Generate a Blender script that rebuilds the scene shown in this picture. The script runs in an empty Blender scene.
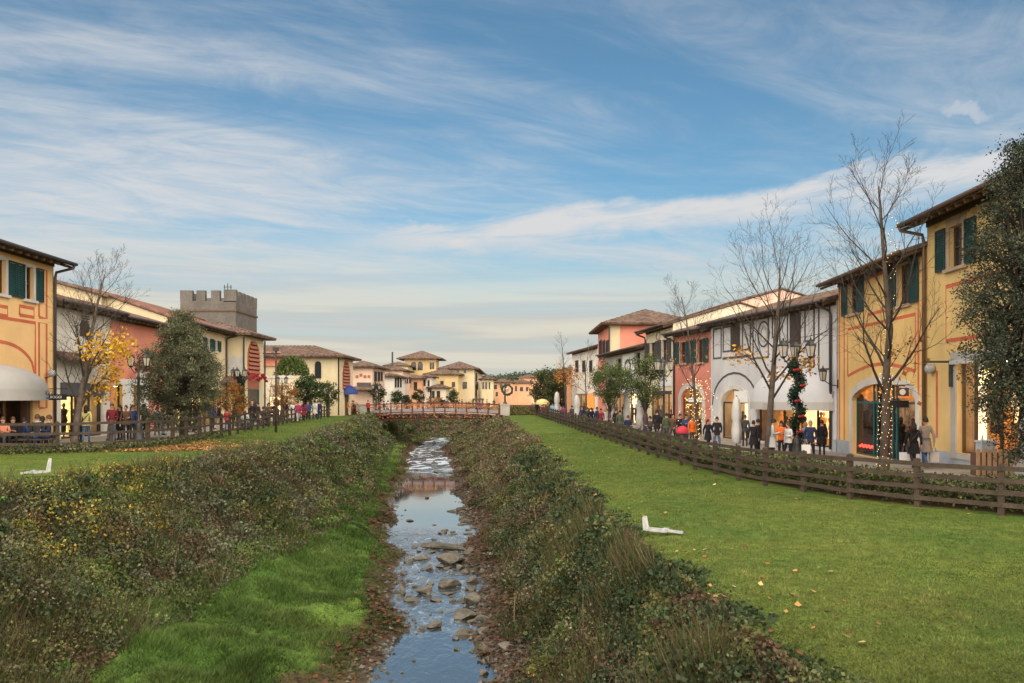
import bpy, bmesh, math, random
import numpy as np
from mathutils import Vector, Matrix
S = bpy.context.scene
COL = S.collection
PI = math.pi
R = math.radians
FPX, HOR, H = 800.0, 397.0, 2.9          # focal length in pixels, row of the horizon, eye height

def at(px, py, Y):
    """world point seen at pixel (px, py) at depth Y"""
    return Vector(((px - 512) / FPX * Y, Y, H - (py - HOR) / FPX * Y))
def atx(px, Y): return (px - 512) / FPX * Y

# ------------------------------------------------------------------ camera, world, sun
cam = bpy.data.cameras.new('camera')
cam.sensor_width = 36.0
cam.lens = 36.0 * FPX / 1024
cam.shift_y = (HOR - 341.5) / 1024
cam.clip_start, cam.clip_end = 0.1, 6000
co = bpy.data.objects.new('camera', cam); COL.objects.link(co)
co.location = (0, 0, H); co.rotation_euler = (PI / 2, 0, 0)
S.camera = co
S.render.engine = 'CYCLES'
S.cycles.use_denoising = True
S.cycles.max_bounces = 5
S.cycles.diffuse_bounces = 2
S.cycles.glossy_bounces = 2
S.cycles.transparent_max_bounces = 6
S.cycles.transmission_bounces = 2
S.cycles.caustics_reflective = S.cycles.caustics_refractive = False
S.cycles.sample_clamp_indirect = 4
S.view_settings.view_transform = 'Standard'
S.view_settings.look = 'None'
S.view_settings.gamma = 1
S.view_settings.exposure = 1.42

SUN_EL, SUN_AZ = R(17), R(178)           # azimuth measured clockwise from +Y: behind the camera, to the right
W = bpy.data.worlds.new('World'); S.world = W; W.use_nodes = True

class NT:
    """tiny helper for building node trees"""
    def __init__(s, tree): s.t = tree; tree.nodes.clear()
    def n(s, kind, **kw):
        nd = s.t.nodes.new(kind)
        for k, v in kw.items():
            if k.startswith('i_'):
                key = k[2:]
                nd.inputs[int(key) if key.isdigit() else key.replace('_', ' ')].default_value = v
            else: setattr(nd, k, v)
        return nd
    def l(s, a, b): s.t.links.new(a, b)
    def val(s, x, sock):
        if hasattr(x, 'is_output'): s.l(x, sock)
        else: sock.default_value = x
    def math(s, op, a, b=0.0, c=None, clamp=False):
        nd = s.t.nodes.new('ShaderNodeMath'); nd.operation = op; nd.use_clamp = clamp
        s.val(a, nd.inputs[0]); s.val(b, nd.inputs[1])
        if c is not None: s.val(c, nd.inputs[2])
        return nd.outputs[0]
    def ramp(s, x, a, b, lo=0.0, hi=1.0):
        nd = s.t.nodes.new('ShaderNodeMapRange'); nd.interpolation_type = 'SMOOTHSTEP'
        s.val(x, nd.inputs['Value']); s.val(a, nd.inputs['From Min']); s.val(b, nd.inputs['From Max'])
        s.val(lo, nd.inputs['To Min']); s.val(hi, nd.inputs['To Max'])
        return nd.outputs['Result']
    def mix(s, f, a, b, mode='MIX'):
        nd = s.t.nodes.new('ShaderNodeMix'); nd.data_type = 'RGBA'; nd.blend_type = mode
        s.val(f, nd.inputs[0]); s.val(a, nd.inputs[6]); s.val(b, nd.inputs[7])
        return nd.outputs[2]
    def noise(s, vec, scale, detail=4, rough=0.55, dist=0.0):
        nd = s.t.nodes.new('ShaderNodeTexNoise')
        if vec is not None: s.l(vec, nd.inputs['Vector'])
        nd.inputs['Scale'].default_value = scale; nd.inputs['Detail'].default_value = detail
        nd.inputs['Roughness'].default_value = rough; nd.inputs['Distortion'].default_value = dist
        return nd.outputs['Fac']
    def comb(s, x, y, z):
        nd = s.t.nodes.new('ShaderNodeCombineXYZ')
        for i, v in enumerate((x, y, z)): s.val(v, nd.inputs[i])
        return nd.outputs[0]

def build_world():
    t = NT(W.node_tree)
    sky = t.n('ShaderNodeTexSky', sky_type='NISHITA', sun_disc=False, sun_elevation=SUN_EL, sun_rotation=SUN_AZ,
              altitude=100, air_density=1.0, dust_density=0.6, ozone_density=2.0)
    tc = t.n('ShaderNodeTexCoord')
    sep = t.n('ShaderNodeSeparateXYZ'); t.l(tc.outputs['Generated'], sep.inputs[0])
    x, y, z = sep.outputs
    zc = t.math('MAXIMUM', z, 0.0)
    zz = t.math('ADD', zc, 0.09)
    u = t.math('DIVIDE', x, zz); v = t.math('DIVIDE', y, zz)          # the direction projected on a flat cloud deck
    # wispy cirrus: stretched noise on the cloud deck, warped
    def deck(ax, ay, rot, seed):
        cr, sr = math.cos(rot), math.sin(rot)
        a = t.math('ADD', t.math('MULTIPLY', u, cr * ax), t.math('MULTIPLY', v, sr * ax))
        b = t.math('ADD', t.math('MULTIPLY', u, -sr * ay), t.math('MULTIPLY', v, cr * ay))
        return t.comb(a, b, seed)
    n1 = t.noise(deck(0.55, 1.5, R(18), 3.1), 1.0, 7, 0.58, 0.9)
    n2 = t.noise(deck(1.7, 3.6, R(24), 7.7), 1.0, 8, 0.66, 1.6)
    n3 = t.noise(deck(0.30, 0.55, R(5), 1.3), 1.0, 3, 0.5, 0.3)
    c = t.math('ADD', t.math('MULTIPLY', n1, 0.55), t.math('MULTIPLY', n2, 0.18))
    c = t.math('ADD', c, t.math('MULTIPLY', n3, 0.40))
    az = t.math('ARCTAN2', x, y)                                    # 0 straight ahead, positive to the right
    el = t.math('ARCSINE', z)
    veil_left = t.ramp(az, 0.10, -0.55, 0.0, 0.085)
    veil_low = t.ramp(el, 0.30, 0.10, 0.0, 0.10)
    c = t.math('ADD', t.math('ADD', c, veil_left), veil_low)
    cir = t.math('MULTIPLY', t.ramp(c, 0.50, 0.84, 0.0, 0.95), t.ramp(n2, 0.30, 0.66, 0.58, 0.95))
    # one long bright bank of cirrus rising to the right
    wob = t.math('MULTIPLY', t.math('SUBTRACT', t.noise(t.comb(t.math('MULTIPLY', az, 5.0), t.math('MULTIPLY', el, 9.0), 0.0), 1.0, 6, 0.6, 0.4), 0.5), 0.085)
    line = t.math('SUBTRACT', t.math('ADD', t.math('MULTIPLY', az, 0.07), 0.214), t.math('MULTIPLY', t.math('MULTIPLY', t.math('MINIMUM', az, 0.0), t.math('MINIMUM', az, 0.0)), 0.35))
    dlt = t.math('SUBTRACT', t.math('ADD', el, wob), line)
    up = t.ramp(dlt, 0.020, 0.002); dn = t.ramp(dlt, -0.052, -0.010)
    band = t.math('MULTIPLY', t.math('MULTIPLY', up, dn), t.ramp(az, -0.34, -0.05))
    tex = t.noise(t.comb(t.math('MULTIPLY', az, 9.0), t.math('MULTIPLY', t.math('SUBTRACT', el, t.math('MULTIPLY', az, 0.07)), 60.0), 2.0), 1.0, 6, 0.6, 0.8)
    band = t.math('MULTIPLY', band, t.ramp(tex, 0.20, 0.60, 0.25, 1.0))
    band = t.math('MULTIPLY', band, t.ramp(az, 0.62, 0.95, 1.0, 0.2))
    # a small puff high on the right
    pa = t.math('DIVIDE', t.math('SUBTRACT', az, 0.515), 0.030); pe = t.math('DIVIDE', t.math('SUBTRACT', t.math('ADD', el, t.math('MULTIPLY', wob, 1.6)), 0.300), 0.009)
    puff = t.ramp(t.math('ADD', t.math('MULTIPLY', pa, pa), t.math('MULTIPLY', pe, pe)), 1.6, 0.0, 0.0, 0.6)
    # flat grey layers just above the horizon
    lay = t.noise(t.comb(t.math('MULTIPLY', az, 1.6), t.math('MULTIPLY', el, 34.0), 5.0), 1.0, 4, 0.55, 0.4)
    low = t.math('MULTIPLY', t.ramp(el, 0.215, 0.07), t.ramp(lay, 0.30, 0.56, 0.55, 0.97))
    white = t.math('MAXIMUM', t.math('MAXIMUM', cir, band), puff)
    tint = t.n('ShaderNodeMix', data_type='RGBA', blend_type='MULTIPLY'); tint.inputs['Factor'].default_value = 1.0
    t.l(sky.outputs[0], tint.inputs[6]); tint.inputs[7].default_value = SKY_TINT
    col = t.mix(white, tint.outputs[2], CLOUD_WHITE)
    lowcol = t.mix(t.ramp(lay, 0.40, 0.62), LOW_GREY, LOW_CREAM)
    col = t.mix(low, col, lowcol)
    bg = t.n('ShaderNodeBackground'); t.l(col, bg.inputs['Color']); bg.inputs['Strength'].default_value = 0.05
    out = t.n('ShaderNodeOutputWorld'); t.l(bg.outputs[0], out.inputs['Surface'])
SKY_TINT = (0.60, 0.80, 0.82, 1)
CLOUD_WHITE = (5.2, 5.25, 5.35, 1)
LOW_GREY = (4.0, 4.0, 3.75, 1)
LOW_CREAM = (5.45, 5.15, 4.35, 1)
build_world()
sun = bpy.data.lights.new('sun', 'SUN'); sun.energy = 4.2; sun.angle = R(165); sun.color = (1.0, 0.86, 0.68)
so = bpy.data.objects.new('sun', sun); COL.objects.link(so)
sd = Vector((math.sin(SUN_AZ) * math.cos(SUN_EL), math.cos(SUN_AZ) * math.cos(SUN_EL), math.sin(SUN_EL)))
so.rotation_euler = sd.to_track_quat('Z', 'Y').to_euler()

# ------------------------------------------------------------------ materials
MATS = {}
def mat(name, color, rough=0.8, var=0.12, scale=1.5, bump=0.0, bscale=25.0, spec=0.3, metal=0.0, streak=0.0, emit=None, es=0.0, attr=False, transl=0.0, grain=0.0):
    if name in MATS: return MATS[name]
    m = bpy.data.materials.new(name); m.use_nodes = True
    t = NT(m.node_tree)
    out = t.n('ShaderNodeOutputMaterial')
    p = t.n('ShaderNodeBsdfPrincipled')
    p.inputs['Roughness'].default_value = rough; p.inputs['Metallic'].default_value = metal
    p.inputs['Specular IOR Level'].default_value = spec
    geo = t.n('ShaderNodeNewGeometry'); pos = geo.outputs['Position']
    base = (*color, 1)
    if attr:
        a = t.n('ShaderNodeAttribute', attribute_name='Col'); src = a.outputs['Color']
    else: src = None
    n = t.noise(pos, scale, 5, 0.6)
    fac = t.ramp(n, 0.25, 0.75, 1 - var, 1 + var)
    if grain:
        g = t.noise(pos, bscale, 3, 0.7)
        fac = t.math('MULTIPLY', fac, t.ramp(g, 0.25, 0.75, 1 - grain, 1 + grain))
    if streak:                                                  # rain streaks and dirt running down a wall
        mp = t.n('ShaderNodeMapping'); mp.inputs['Scale'].default_value = (0.8, 0.8, 0.10); t.l(pos, mp.inputs['Vector'])
        sn = t.noise(mp.outputs[0], 1.6, 5, 0.65)
        fac = t.math('MULTIPLY', fac, t.ramp(sn, 0.40, 0.80, 1.0, 1 - streak))
    vm = t.n('ShaderNodeVectorMath', operation='SCALE')
    if src is not None: t.l(src, vm.inputs[0])
    else: vm.inputs[0].default_value = color
    t.l(fac, vm.inputs['Scale'])
    t.l(vm.outputs[0], p.inputs['Base Color'])
    if bump:
        bn = t.noise(pos, bscale, 4, 0.6)
        b = t.n('ShaderNodeBump'); b.inputs['Strength'].default_value = bump; b.inputs['Distance'].default_value = 0.02
        t.l(bn, b.inputs['Height']); t.l(b.outputs[0], p.inputs['Normal'])
    if emit:
        p.inputs['Emission Color'].default_value = (*emit, 1); p.inputs['Emission Strength'].default_value = es
    if transl:
        tr = t.n('ShaderNodeBsdfTranslucent'); t.l(vm.outputs[0], tr.inputs['Color'])
        ms = t.n('ShaderNodeMixShader'); ms.inputs[0].default_value = transl
        t.l(p.outputs[0], ms.inputs[1]); t.l(tr.outputs[0], ms.inputs[2]); t.l(ms.outputs[0], out.inputs[0])
    else: t.l(p.outputs[0], out.inputs[0])
    MATS[name] = m
    return m

def glass_mat():
    m = bpy.data.materials.new('shop_glass'); m.use_nodes = True
    t = NT(m.node_tree); out = t.n('ShaderNodeOutputMaterial')
    g = t.n('ShaderNodeBsdfGlossy'); g.inputs['Roughness'].default_value = 0.03
    tr = t.n('ShaderNodeBsdfTransparent'); tr.inputs[0].default_value = (0.93, 0.95, 0.95, 1)
    lw = t.n('ShaderNodeFresnel'); lw.inputs[0].default_value = 1.5
    ms = t.n('ShaderNodeMixShader'); t.l(lw.outputs[0], ms.inputs[0]); t.l(tr.outputs[0], ms.inputs[1]); t.l(g.outputs[0], ms.inputs[2])
    t.l(ms.outputs[0], out.inputs[0]); return m
GLASS = glass_mat()
def lit_mat(name, c1, c2, strength, scale=2.2):
    """a lit shop wall: emission broken up by shelves of goods"""
    m = bpy.data.materials.new(name); m.use_nodes = True
    t = NT(m.node_tree); out = t.n('ShaderNodeOutputMaterial')
    p = t.n('ShaderNodeBsdfPrincipled'); p.inputs['Roughness'].default_value = 0.7
    geo = t.n('ShaderNodeNewGeometry')
    mp = t.n('ShaderNodeMapping'); mp.inputs['Scale'].default_value = (1.3, 1.3, 0.8); t.l(geo.outputs['Position'], mp.inputs['Vector'])
    n = t.noise(mp.outputs[0], scale, 3, 0.6)
    col = t.mix(t.ramp(n, 0.38, 0.62), (*c1, 1), (*c2, 1))
    t.l(col, p.inputs['Base Color']); t.l(col, p.inputs['Emission Color']); p.inputs['Emission Strength'].default_value = strength
    t.l(p.outputs[0], out.inputs[0]); return m

def M(k): return MATS[k]
for k, a in {
    'plaster_yellow': dict(color=(0.68, 0.48, 0.21), rough=0.9, var=0.10, scale=0.5, bump=0.15, bscale=9, streak=0.20),
    'plaster_gold': dict(color=(0.71, 0.48, 0.20), rough=0.9, var=0.10, scale=0.5, bump=0.15, bscale=9, streak=0.20),
    'plaster_orange': dict(color=(0.82, 0.53, 0.25), rough=0.9, var=0.08, scale=0.5, bump=0.15, bscale=9, streak=0.08),
    'plaster_white': dict(color=(0.53, 0.53, 0.56), rough=0.9, var=0.10, scale=0.5, bump=0.12, bscale=9, streak=0.22),
    'plaster_warmwhite': dict(color=(0.72, 0.68, 0.62), rough=0.9, var=0.08, scale=0.5, bump=0.12, bscale=9, streak=0.12),
    'plaster_red': dict(color=(0.56, 0.21, 0.16), rough=0.9, var=0.10, scale=0.6, bump=0.15, bscale=9, streak=0.12),
    'plaster_coral': dict(color=(0.70, 0.27, 0.19), rough=0.9, var=0.10, scale=0.6, bump=0.15, bscale=9, streak=0.08),
    'plaster_cream': dict(color=(0.66, 0.55, 0.36), rough=0.9, var=0.09, scale=0.5, bump=0.12, bscale=9, streak=0.12),
    'plaster_pale_cream': dict(color=(0.70, 0.62, 0.47), rough=0.9, var=0.09, scale=0.5, bump=0.12, bscale=9, streak=0.12),
    'plaster_pink': dict(color=(0.66, 0.47, 0.37), rough=0.9, var=0.09, scale=0.5, bump=0.12, bscale=9, streak=0.10),
    'plaster_peach': dict(color=(0.74, 0.40, 0.24), rough=0.9, var=0.10, scale=0.5, streak=0.1),
    'plaster_ochre': dict(color=(0.66, 0.48, 0.25), rough=0.9, var=0.10, scale=0.5, streak=0.1),
    'plaster_grey': dict(color=(0.40, 0.38, 0.35), rough=0.9, var=0.10, scale=0.5, streak=0.15),
    'stone_grey': dict(color=(0.40, 0.38, 0.36), rough=0.85, var=0.14, scale=1.5, bump=0.2, bscale=14),
    'stone_pale': dict(color=(0.56, 0.53, 0.50), rough=0.85, var=0.10, scale=1.5, bump=0.15, bscale=14),
    'stone_warm': dict(color=(0.42, 0.31, 0.23), rough=0.85, var=0.12, scale=1.5, bump=0.2, bscale=14),
    'plinth': dict(color=(0.34, 0.37, 0.42), rough=0.85, var=0.16, scale=1.2, bump=0.15, bscale=14),
    'stripe': dict(color=(0.55, 0.14, 0.07), rough=0.9, var=0.14, scale=2.0),
    'shutter_green': dict(color=(0.014, 0.050, 0.046), rough=0.5, var=0.15, scale=2),
    'shutter_brown': dict(color=(0.060, 0.045, 0.042), rough=0.55, var=0.15, scale=2),
    'frame_brown': dict(color=(0.10, 0.055, 0.035), rough=0.5, var=0.15, scale=2),
    'frame_dark': dict(color=(0.035, 0.030, 0.030), rough=0.5, var=0.15, scale=2),
    'frame_teal': dict(color=(0.02, 0.10, 0.11), rough=0.45, var=0.12, scale=2),
    'trim_dark': dict(color=(0.085, 0.078, 0.085), rough=0.8, var=0.15, scale=2),
    'gutter': dict(color=(0.14, 0.075, 0.05), rough=0.45, var=0.15, scale=2, spec=0.5),
    'gutter_dark': dict(color=(0.05, 0.042, 0.045), rough=0.45, var=0.15, scale=2, spec=0.5),
    'wood_soffit': dict(color=(0.11, 0.068, 0.042), rough=0.8, var=0.2, scale=3),
    'awning_white': dict(color=(0.52, 0.53, 0.57), rough=0.75, var=0.05, scale=1.0, bump=0.1, bscale=5),
    'awning_grey': dict(color=(0.44, 0.43, 0.42), rough=0.75, var=0.05, scale=1.0, bump=0.1, bscale=5),
    'awning_blue': dict(color=(0.03, 0.05, 0.20), rough=0.7, var=0.1),
    'window_dark': dict(color=(0.030, 0.034, 0.042), rough=0.12, var=0.3, scale=1.5, spec=0.6),
    'window_blue': dict(color=(0.20, 0.24, 0.30), rough=0.15, var=0.3, scale=1.5, spec=0.6),
    'louver_red': dict(color=(0.36, 0.13, 0.085), rough=0.8, var=0.12, scale=2),
    'brick_tower': dict(color=(0.120, 0.108, 0.098), rough=0.9, var=0.18, scale=0.8, bump=0.5, bscale=6, grain=0.22, streak=0.15),
    'white_paint': dict(color=(0.72, 0.72, 0.72), rough=0.6, var=0.05),
    'sign_dark': dict(color=(0.03, 0.028, 0.03), rough=0.4, var=0.1),
    'sign_brown': dict(color=(0.085, 0.045, 0.035), rough=0.4, var=0.1),
    'lettering_white': dict(color=(0.75, 0.74, 0.72), rough=0.6, var=0.02),
    'lettering_grey': dict(color=(0.13, 0.13, 0.15), rough=0.6, var=0.02),
    'lettering_pale': dict(color=(0.40, 0.40, 0.44), rough=0.6, var=0.02),
    'iron_black': dict(color=(0.022, 0.024, 0.025), rough=0.45, var=0.2, scale=4, spec=0.5),
    'iron_green': dict(color=(0.035, 0.05, 0.045), rough=0.45, var=0.2, scale=4, spec=0.5),
    'lamp_glass': dict(color=(0.46, 0.42, 0.36), rough=0.15, var=0.15, scale=6, spec=0.5),
    'wood_fence': dict(color=(0.058, 0.042, 0.031), rough=0.85, var=0.28, scale=3, bump=0.4, bscale=22, grain=0.25),
    'wood_pale': dict(color=(0.38, 0.24, 0.14), rough=0.8, var=0.2, scale=3),
    'bark': dict(color=(0.088, 0.068, 0.055), rough=0.95, var=0.3, scale=5, bump=0.6, bscale=28, grain=0.3),
    'bark_dark': dict(color=(0.045, 0.036, 0.030), rough=0.95, var=0.3, scale=5, bump=0.5, bscale=28),
    'leaf': dict(color=(0.1, 0.1, 0.05), rough=0.55, var=0.22, scale=1.2, attr=True, transl=0.22, spec=0.25),
    'leaf_dry': dict(color=(0.1, 0.1, 0.05), rough=0.75, var=0.15, scale=1.2, attr=True, transl=0.15, spec=0.15),
    'blade': dict(color=(0.1, 0.1, 0.05), rough=0.6, var=0.25, scale=0.5, attr=True, transl=0.25, spec=0.2),
    'rock': dict(color=(0.105, 0.095, 0.078), rough=0.75, var=0.30, scale=2.5, bump=0.7, bscale=10, grain=0.25),
    'plastic_white': dict(color=(0.38, 0.385, 0.40), rough=0.5, var=0.22, scale=9),
    'bulb': dict(color=(0.9, 0.6, 0.25), rough=0.4, var=0.0, emit=(1.0, 0.62, 0.22), es=1.6),
    'red_bow': dict(color=(0.26, 0.015, 0.018), rough=0.5, var=0.1),
    'red_light': dict(color=(0.7, 0.02, 0.02), rough=0.5, var=0.1, emit=(1.0, 0.05, 0.03), es=1.6),
    'lit_letters': dict(color=(0.9, 0.7, 0.3), rough=0.5, var=0.0, emit=(1.0, 0.72, 0.30), es=2.2),
    'bridge_red': dict(color=(0.11, 0.036, 0.030), rough=0.6, var=0.2, scale=3),
    'bridge_orange': dict(color=(0.34, 0.14, 0.06), rough=0.7, var=0.3, scale=3),
    'bridge_grey': dict(color=(0.31, 0.27, 0.28), rough=0.7, var=0.15, scale=1.5),
    'concrete': dict(color=(0.42, 0.38, 0.34), rough=0.9, var=0.15, scale=1.2, bump=0.2, bscale=10, streak=0.2),
    'cloth_white': dict(color=(0.50, 0.495, 0.49), rough=0.85, var=0.06, scale=3),
    'cloth_grey': dict(color=(0.48, 0.48, 0.49), rough=0.85, var=0.06, scale=3),
    'pram_red': dict(color=(0.46, 0.03, 0.05), rough=0.6, var=0.1),
    'goods_dark': dict(color=(0.05, 0.035, 0.035), rough=0.8, var=0.4, scale=4),
    'goods_red': dict(color=(0.42, 0.04, 0.03), rough=0.8, var=0.4, scale=4),
    'goods_orange': dict(color=(0.55, 0.20, 0.05), rough=0.8, var=0.4, scale=4, emit=(0.9, 0.3, 0.06), es=0.25),
    'interior': dict(color=(0.42, 0.30, 0.18), rough=0.9, var=0.2, scale=2),
    'interior_dark': dict(color=(0.10, 0.07, 0.05), rough=0.9, var=0.3, scale=2),
    'ceiling_lamp': dict(color=(0.9, 0.8, 0.6), rough=0.5, var=0.0, emit=(1.0, 0.80, 0.50), es=9.0),
    'skin': dict(color=(0.46, 0.26, 0.18), rough=0.6, var=0.06),
    'hair_dark': dict(color=(0.018, 0.012, 0.010), rough=0.6, var=0.2, scale=20),
    'hair_brown': dict(color=(0.07, 0.035, 0.018), rough=0.6, var=0.2, scale=20),
    'hair_fair': dict(color=(0.28, 0.18, 0.09), rough=0.6, var=0.2, scale=20),
    'hair_grey': dict(color=(0.30, 0.29, 0.28), rough=0.6, var=0.2, scale=20),
    'shoe': dict(color=(0.03, 0.025, 0.022), rough=0.5, var=0.1),
}.items(): mat(k, **a)
LIT_WARM = lit_mat('lit_shop_warm', (0.92, 0.62, 0.32), (0.72, 0.42, 0.18), 0.72)
LIT_PALE = lit_mat('lit_shop_pale', (0.95, 0.72, 0.46), (0.82, 0.54, 0.30), 0.85)
LIT_DIM = lit_mat('lit_shop_dim', (0.35, 0.20, 0.09), (0.09, 0.05, 0.03), 0.35)
LIT_YELLOW = lit_mat('lit_shop_yellow', (0.95, 0.70, 0.22), (0.35, 0.20, 0.06), 0.8, 3.0)

def roof_material(name, c1, c2):
    m = bpy.data.materials.new(name); m.use_nodes = True
    t = NT(m.node_tree); out = t.n('ShaderNodeOutputMaterial')
    p = t.n('ShaderNodeBsdfPrincipled'); p.inputs['Roughness'].default_value = 0.9; p.inputs['Specular IOR Level'].default_value = 0.15
    geo = t.n('ShaderNodeNewGeometry')
    vor = t.n('ShaderNodeTexVoronoi'); vor.inputs['Scale'].default_value = 3.2; t.l(geo.outputs['Position'], vor.inputs['Vector'])
    sp = t.n('ShaderNodeSeparateColor'); t.l(vor.outputs['Color'], sp.inputs[0])
    n = t.noise(geo.outputs['Position'], 0.7, 5, 0.65)
    f = t.math('ADD', t.math('MULTIPLY', sp.outputs[0], 0.55), t.math('MULTIPLY', n, 0.55))
    col = t.mix(t.ramp(f, 0.25, 0.85), (*c1, 1), (*c2, 1))
    moss = t.noise(geo.outputs['Position'], 2.4, 4, 0.7)
    col = t.mix(t.ramp(moss, 0.58, 0.78, 0, 0.6), col, (0.085, 0.085, 0.06, 1))
    t.l(col, p.inputs['Base Color']); t.l(p.outputs[0], out.inputs[0]); return m
TILE = roof_material('roof_tiles', (0.080, 0.054, 0.043), (0.165, 0.110, 0.085))
TILE_GREY = roof_material('roof_tiles_weathered', (0.095, 0.075, 0.06), (0.20, 0.15, 0.115))

# ------------------------------------------------------------------ mesh building
class MB:
    def __init__(s): s.v = []; s.f = []; s.m = []; s.mi = 0
    def add(s, vs, fs):
        b = len(s.v); s.v += [tuple(p) for p in vs]
        for f in fs: s.f.append(tuple(i + b for i in f)); s.m.append(s.mi)
        return s
    def quad(s, a, b, c, d): return s.add((a, b, c, d), ((0, 1, 2, 3),))
    def hexa(s, p):                                   # 8 corners: bottom ring 0-3, top ring 4-7
        return s.add(p, ((3, 2, 1, 0), (4, 5, 6, 7), (0, 1, 5, 4), (1, 2, 6, 5), (2, 3, 7, 6), (3, 0, 4, 7)))
    def box(s, c, sx, sy, sz, rz=0.0):
        c = Vector(c); r = Matrix.Rotation(rz, 3, 'Z'); hx, hy, hz = sx / 2, sy / 2, sz / 2
        return s.hexa([c + r @ Vector(q) for q in ((-hx, -hy, -hz), (hx, -hy, -hz), (hx, hy, -hz), (-hx, hy, -hz), (-hx, -hy, hz), (hx, -hy, hz), (hx, hy, hz), (-hx, hy, hz))])
    def bar(s, a, b, w, h):                           # beam of w (sideways) by h (upwards) from a to b
        a, b = Vector(a), Vector(b); d = (b - a).normalized()
        up = Vector((0, 0, 1)) if abs(d.z) < 0.95 else Vector((0, 1, 0))
        x = d.cross(up).normalized() * w / 2; y = x.cross(d).normalized() * h / 2
        return s.hexa([a - x - y, a + x - y, b + x - y, b - x - y, a - x + y, a + x + y, b + x + y, b - x + y])
    def tube(s, pts, rad, n=8, cap=True):
        pts = [Vector(p) for p in pts]; k = len(pts)
        if not hasattr(rad, '__len__'): rad = [rad] * k
        vs, fs = [], []
        ref = None
        for i, p in enumerate(pts):
            d = (pts[min(i + 1, k - 1)] - pts[max(i - 1, 0)])
            d = d.normalized() if d.length > 1e-9 else Vector((0, 0, 1))
            if ref is None: ref = Vector((1, 0, 0)) if abs(d.x) < 0.8 else Vector((0, 1, 0))
            x = (ref - d * ref.dot(d))
            x = x.normalized() if x.length > 1e-6 else d.orthogonal().normalized()
            ref = x; y = d.cross(x)
            for j in range(n):
                a = 2 * PI * j / n; vs.append(p + (x * math.cos(a) + y * math.sin(a)) * rad[i])
        for i in range(k - 1):
            for j in range(n):
                j2 = (j + 1) % n; fs.append((i * n + j, i * n + j2, (i + 1) * n + j2, (i + 1) * n + j))
        if cap: fs.append(tuple(range(n - 1, -1, -1))); fs.append(tuple(range((k - 1) * n, k * n)))
        return s.add(vs, fs)
    def lathe(s, c, prof, n=12, sx=1.0, sy=1.0):      # prof: (radius, z) pairs
        c = Vector(c); vs, fs = [], []
        for r, z in prof:
            for j in range(n):
                a = 2 * PI * j / n; vs.append(c + Vector((r * sx * math.cos(a), r * sy * math.sin(a), z)))
        for i in range(len(prof) - 1):
            for j in range(n):
                j2 = (j + 1) % n; fs.append((i * n + j, i * n + j2, (i + 1) * n + j2, (i + 1) * n + j))
        fs.append(tuple(range(n - 1, -1, -1))); fs.append(tuple(range((len(prof) - 1) * n, len(prof) * n)))
        return s.add(vs, fs)
    def ball(s, c, rx, ry=None, rz=None, n=8, m=6):
        ry = ry or rx; rz = rz or rx
        return s.lathe_e(c, rx, ry, rz, n, m)
    def lathe_e(s, c, rx, ry, rz, n, m):
        prof = [(max(0.02, math.sin(PI * i / m)), -math.cos(PI * i / m)) for i in range(m + 1)]
        c = Vector(c); vs, fs = [], []
        for r, z in prof:
            for j in range(n):
                a = 2 * PI * j / n; vs.append(c + Vector((rx * r * math.cos(a), ry * r * math.sin(a), rz * z)))
        for i in range(m):
            for j in range(n):
                j2 = (j + 1) % n; fs.append((i * n + j, i * n + j2, (i + 1) * n + j2, (i + 1) * n + j))
        return s.add(vs, fs)
    def build(s, name, material, parent=None, o=None, smooth=False):
        """link as one mesh object; vertices are world coordinates, o = world position of the (root) parent"""
        me = bpy.data.meshes.new(name)
        ox, oy, oz = o if o is not None else (0, 0, 0)
        me.from_pydata([(x - ox, y - oy, z - oz) for x, y, z in s.v], [], s.f)
        for m in (material if isinstance(material, (list, tuple)) else [material]): me.materials.append(m)
        if any(s.m): me.polygons.foreach_set('material_index', s.m)
        if smooth: me.polygons.foreach_set('use_smooth', [True] * len(me.polygons))
        me.update()
        return link(name, me, parent, o if parent is None else None)

def link(name, me, parent=None, loc=None):
    ob = bpy.data.objects.new(name, me); COL.objects.link(ob)
    if parent is not None: ob.parent = parent
    if loc is not None: ob.location = loc
    return ob
def tag(o, label=None, cat=None, group=None, kind=None):
    for k, v in (('label', label), ('category', cat), ('group', group), ('kind', kind)):
        if v: o[k] = v
    return o
def empty(name, loc, label, cat, group=None):
    o = bpy.data.objects.new(name, None); COL.objects.link(o); o.location = loc; o.empty_display_size = 0.3
    return tag(o, label, cat, group)
def kids(o): return list(o.children)
def copy_tree(o, parent=None):
    c = o.copy(); COL.objects.link(c)
    if parent is not None: c.parent = parent
    for ch in kids(o): copy_tree(ch, c)
    return c
def np_mesh(name, verts, nper, colors, material, parent=None, o=None, smooth=False):
    """verts (N*nper,3) as separate faces of nper corners; colors (N,3) or (N,nper,3)"""
    n = len(verts) // nper
    me = bpy.data.meshes.new(name)
    v = np.asarray(verts, np.float32).copy()
    if o is not None: v -= np.asarray(o, np.float32)
    me.vertices.add(len(v)); me.vertices.foreach_set('co', v.ravel())
    me.loops.add(len(v)); me.loops.foreach_set('vertex_index', np.arange(len(v), dtype=np.int32))
    me.polygons.add(n)
    me.polygons.foreach_set('loop_start', np.arange(0, len(v), nper, dtype=np.int32))
    if colors is not None:
        c = np.asarray(colors, np.float32)
        if c.ndim == 2: c = np.repeat(c[:, None, :], nper, 1)
        c = np.concatenate([c.reshape(-1, 3), np.ones((len(v), 1), np.float32)], 1)
        at_ = me.color_attributes.new('Col', 'FLOAT_COLOR', 'CORNER'); at_.data.foreach_set('color', c.ravel())
    me.materials.append(material)
    me.update(); me.validate()
    return link(name, me, parent, o if parent is None else None)
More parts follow.
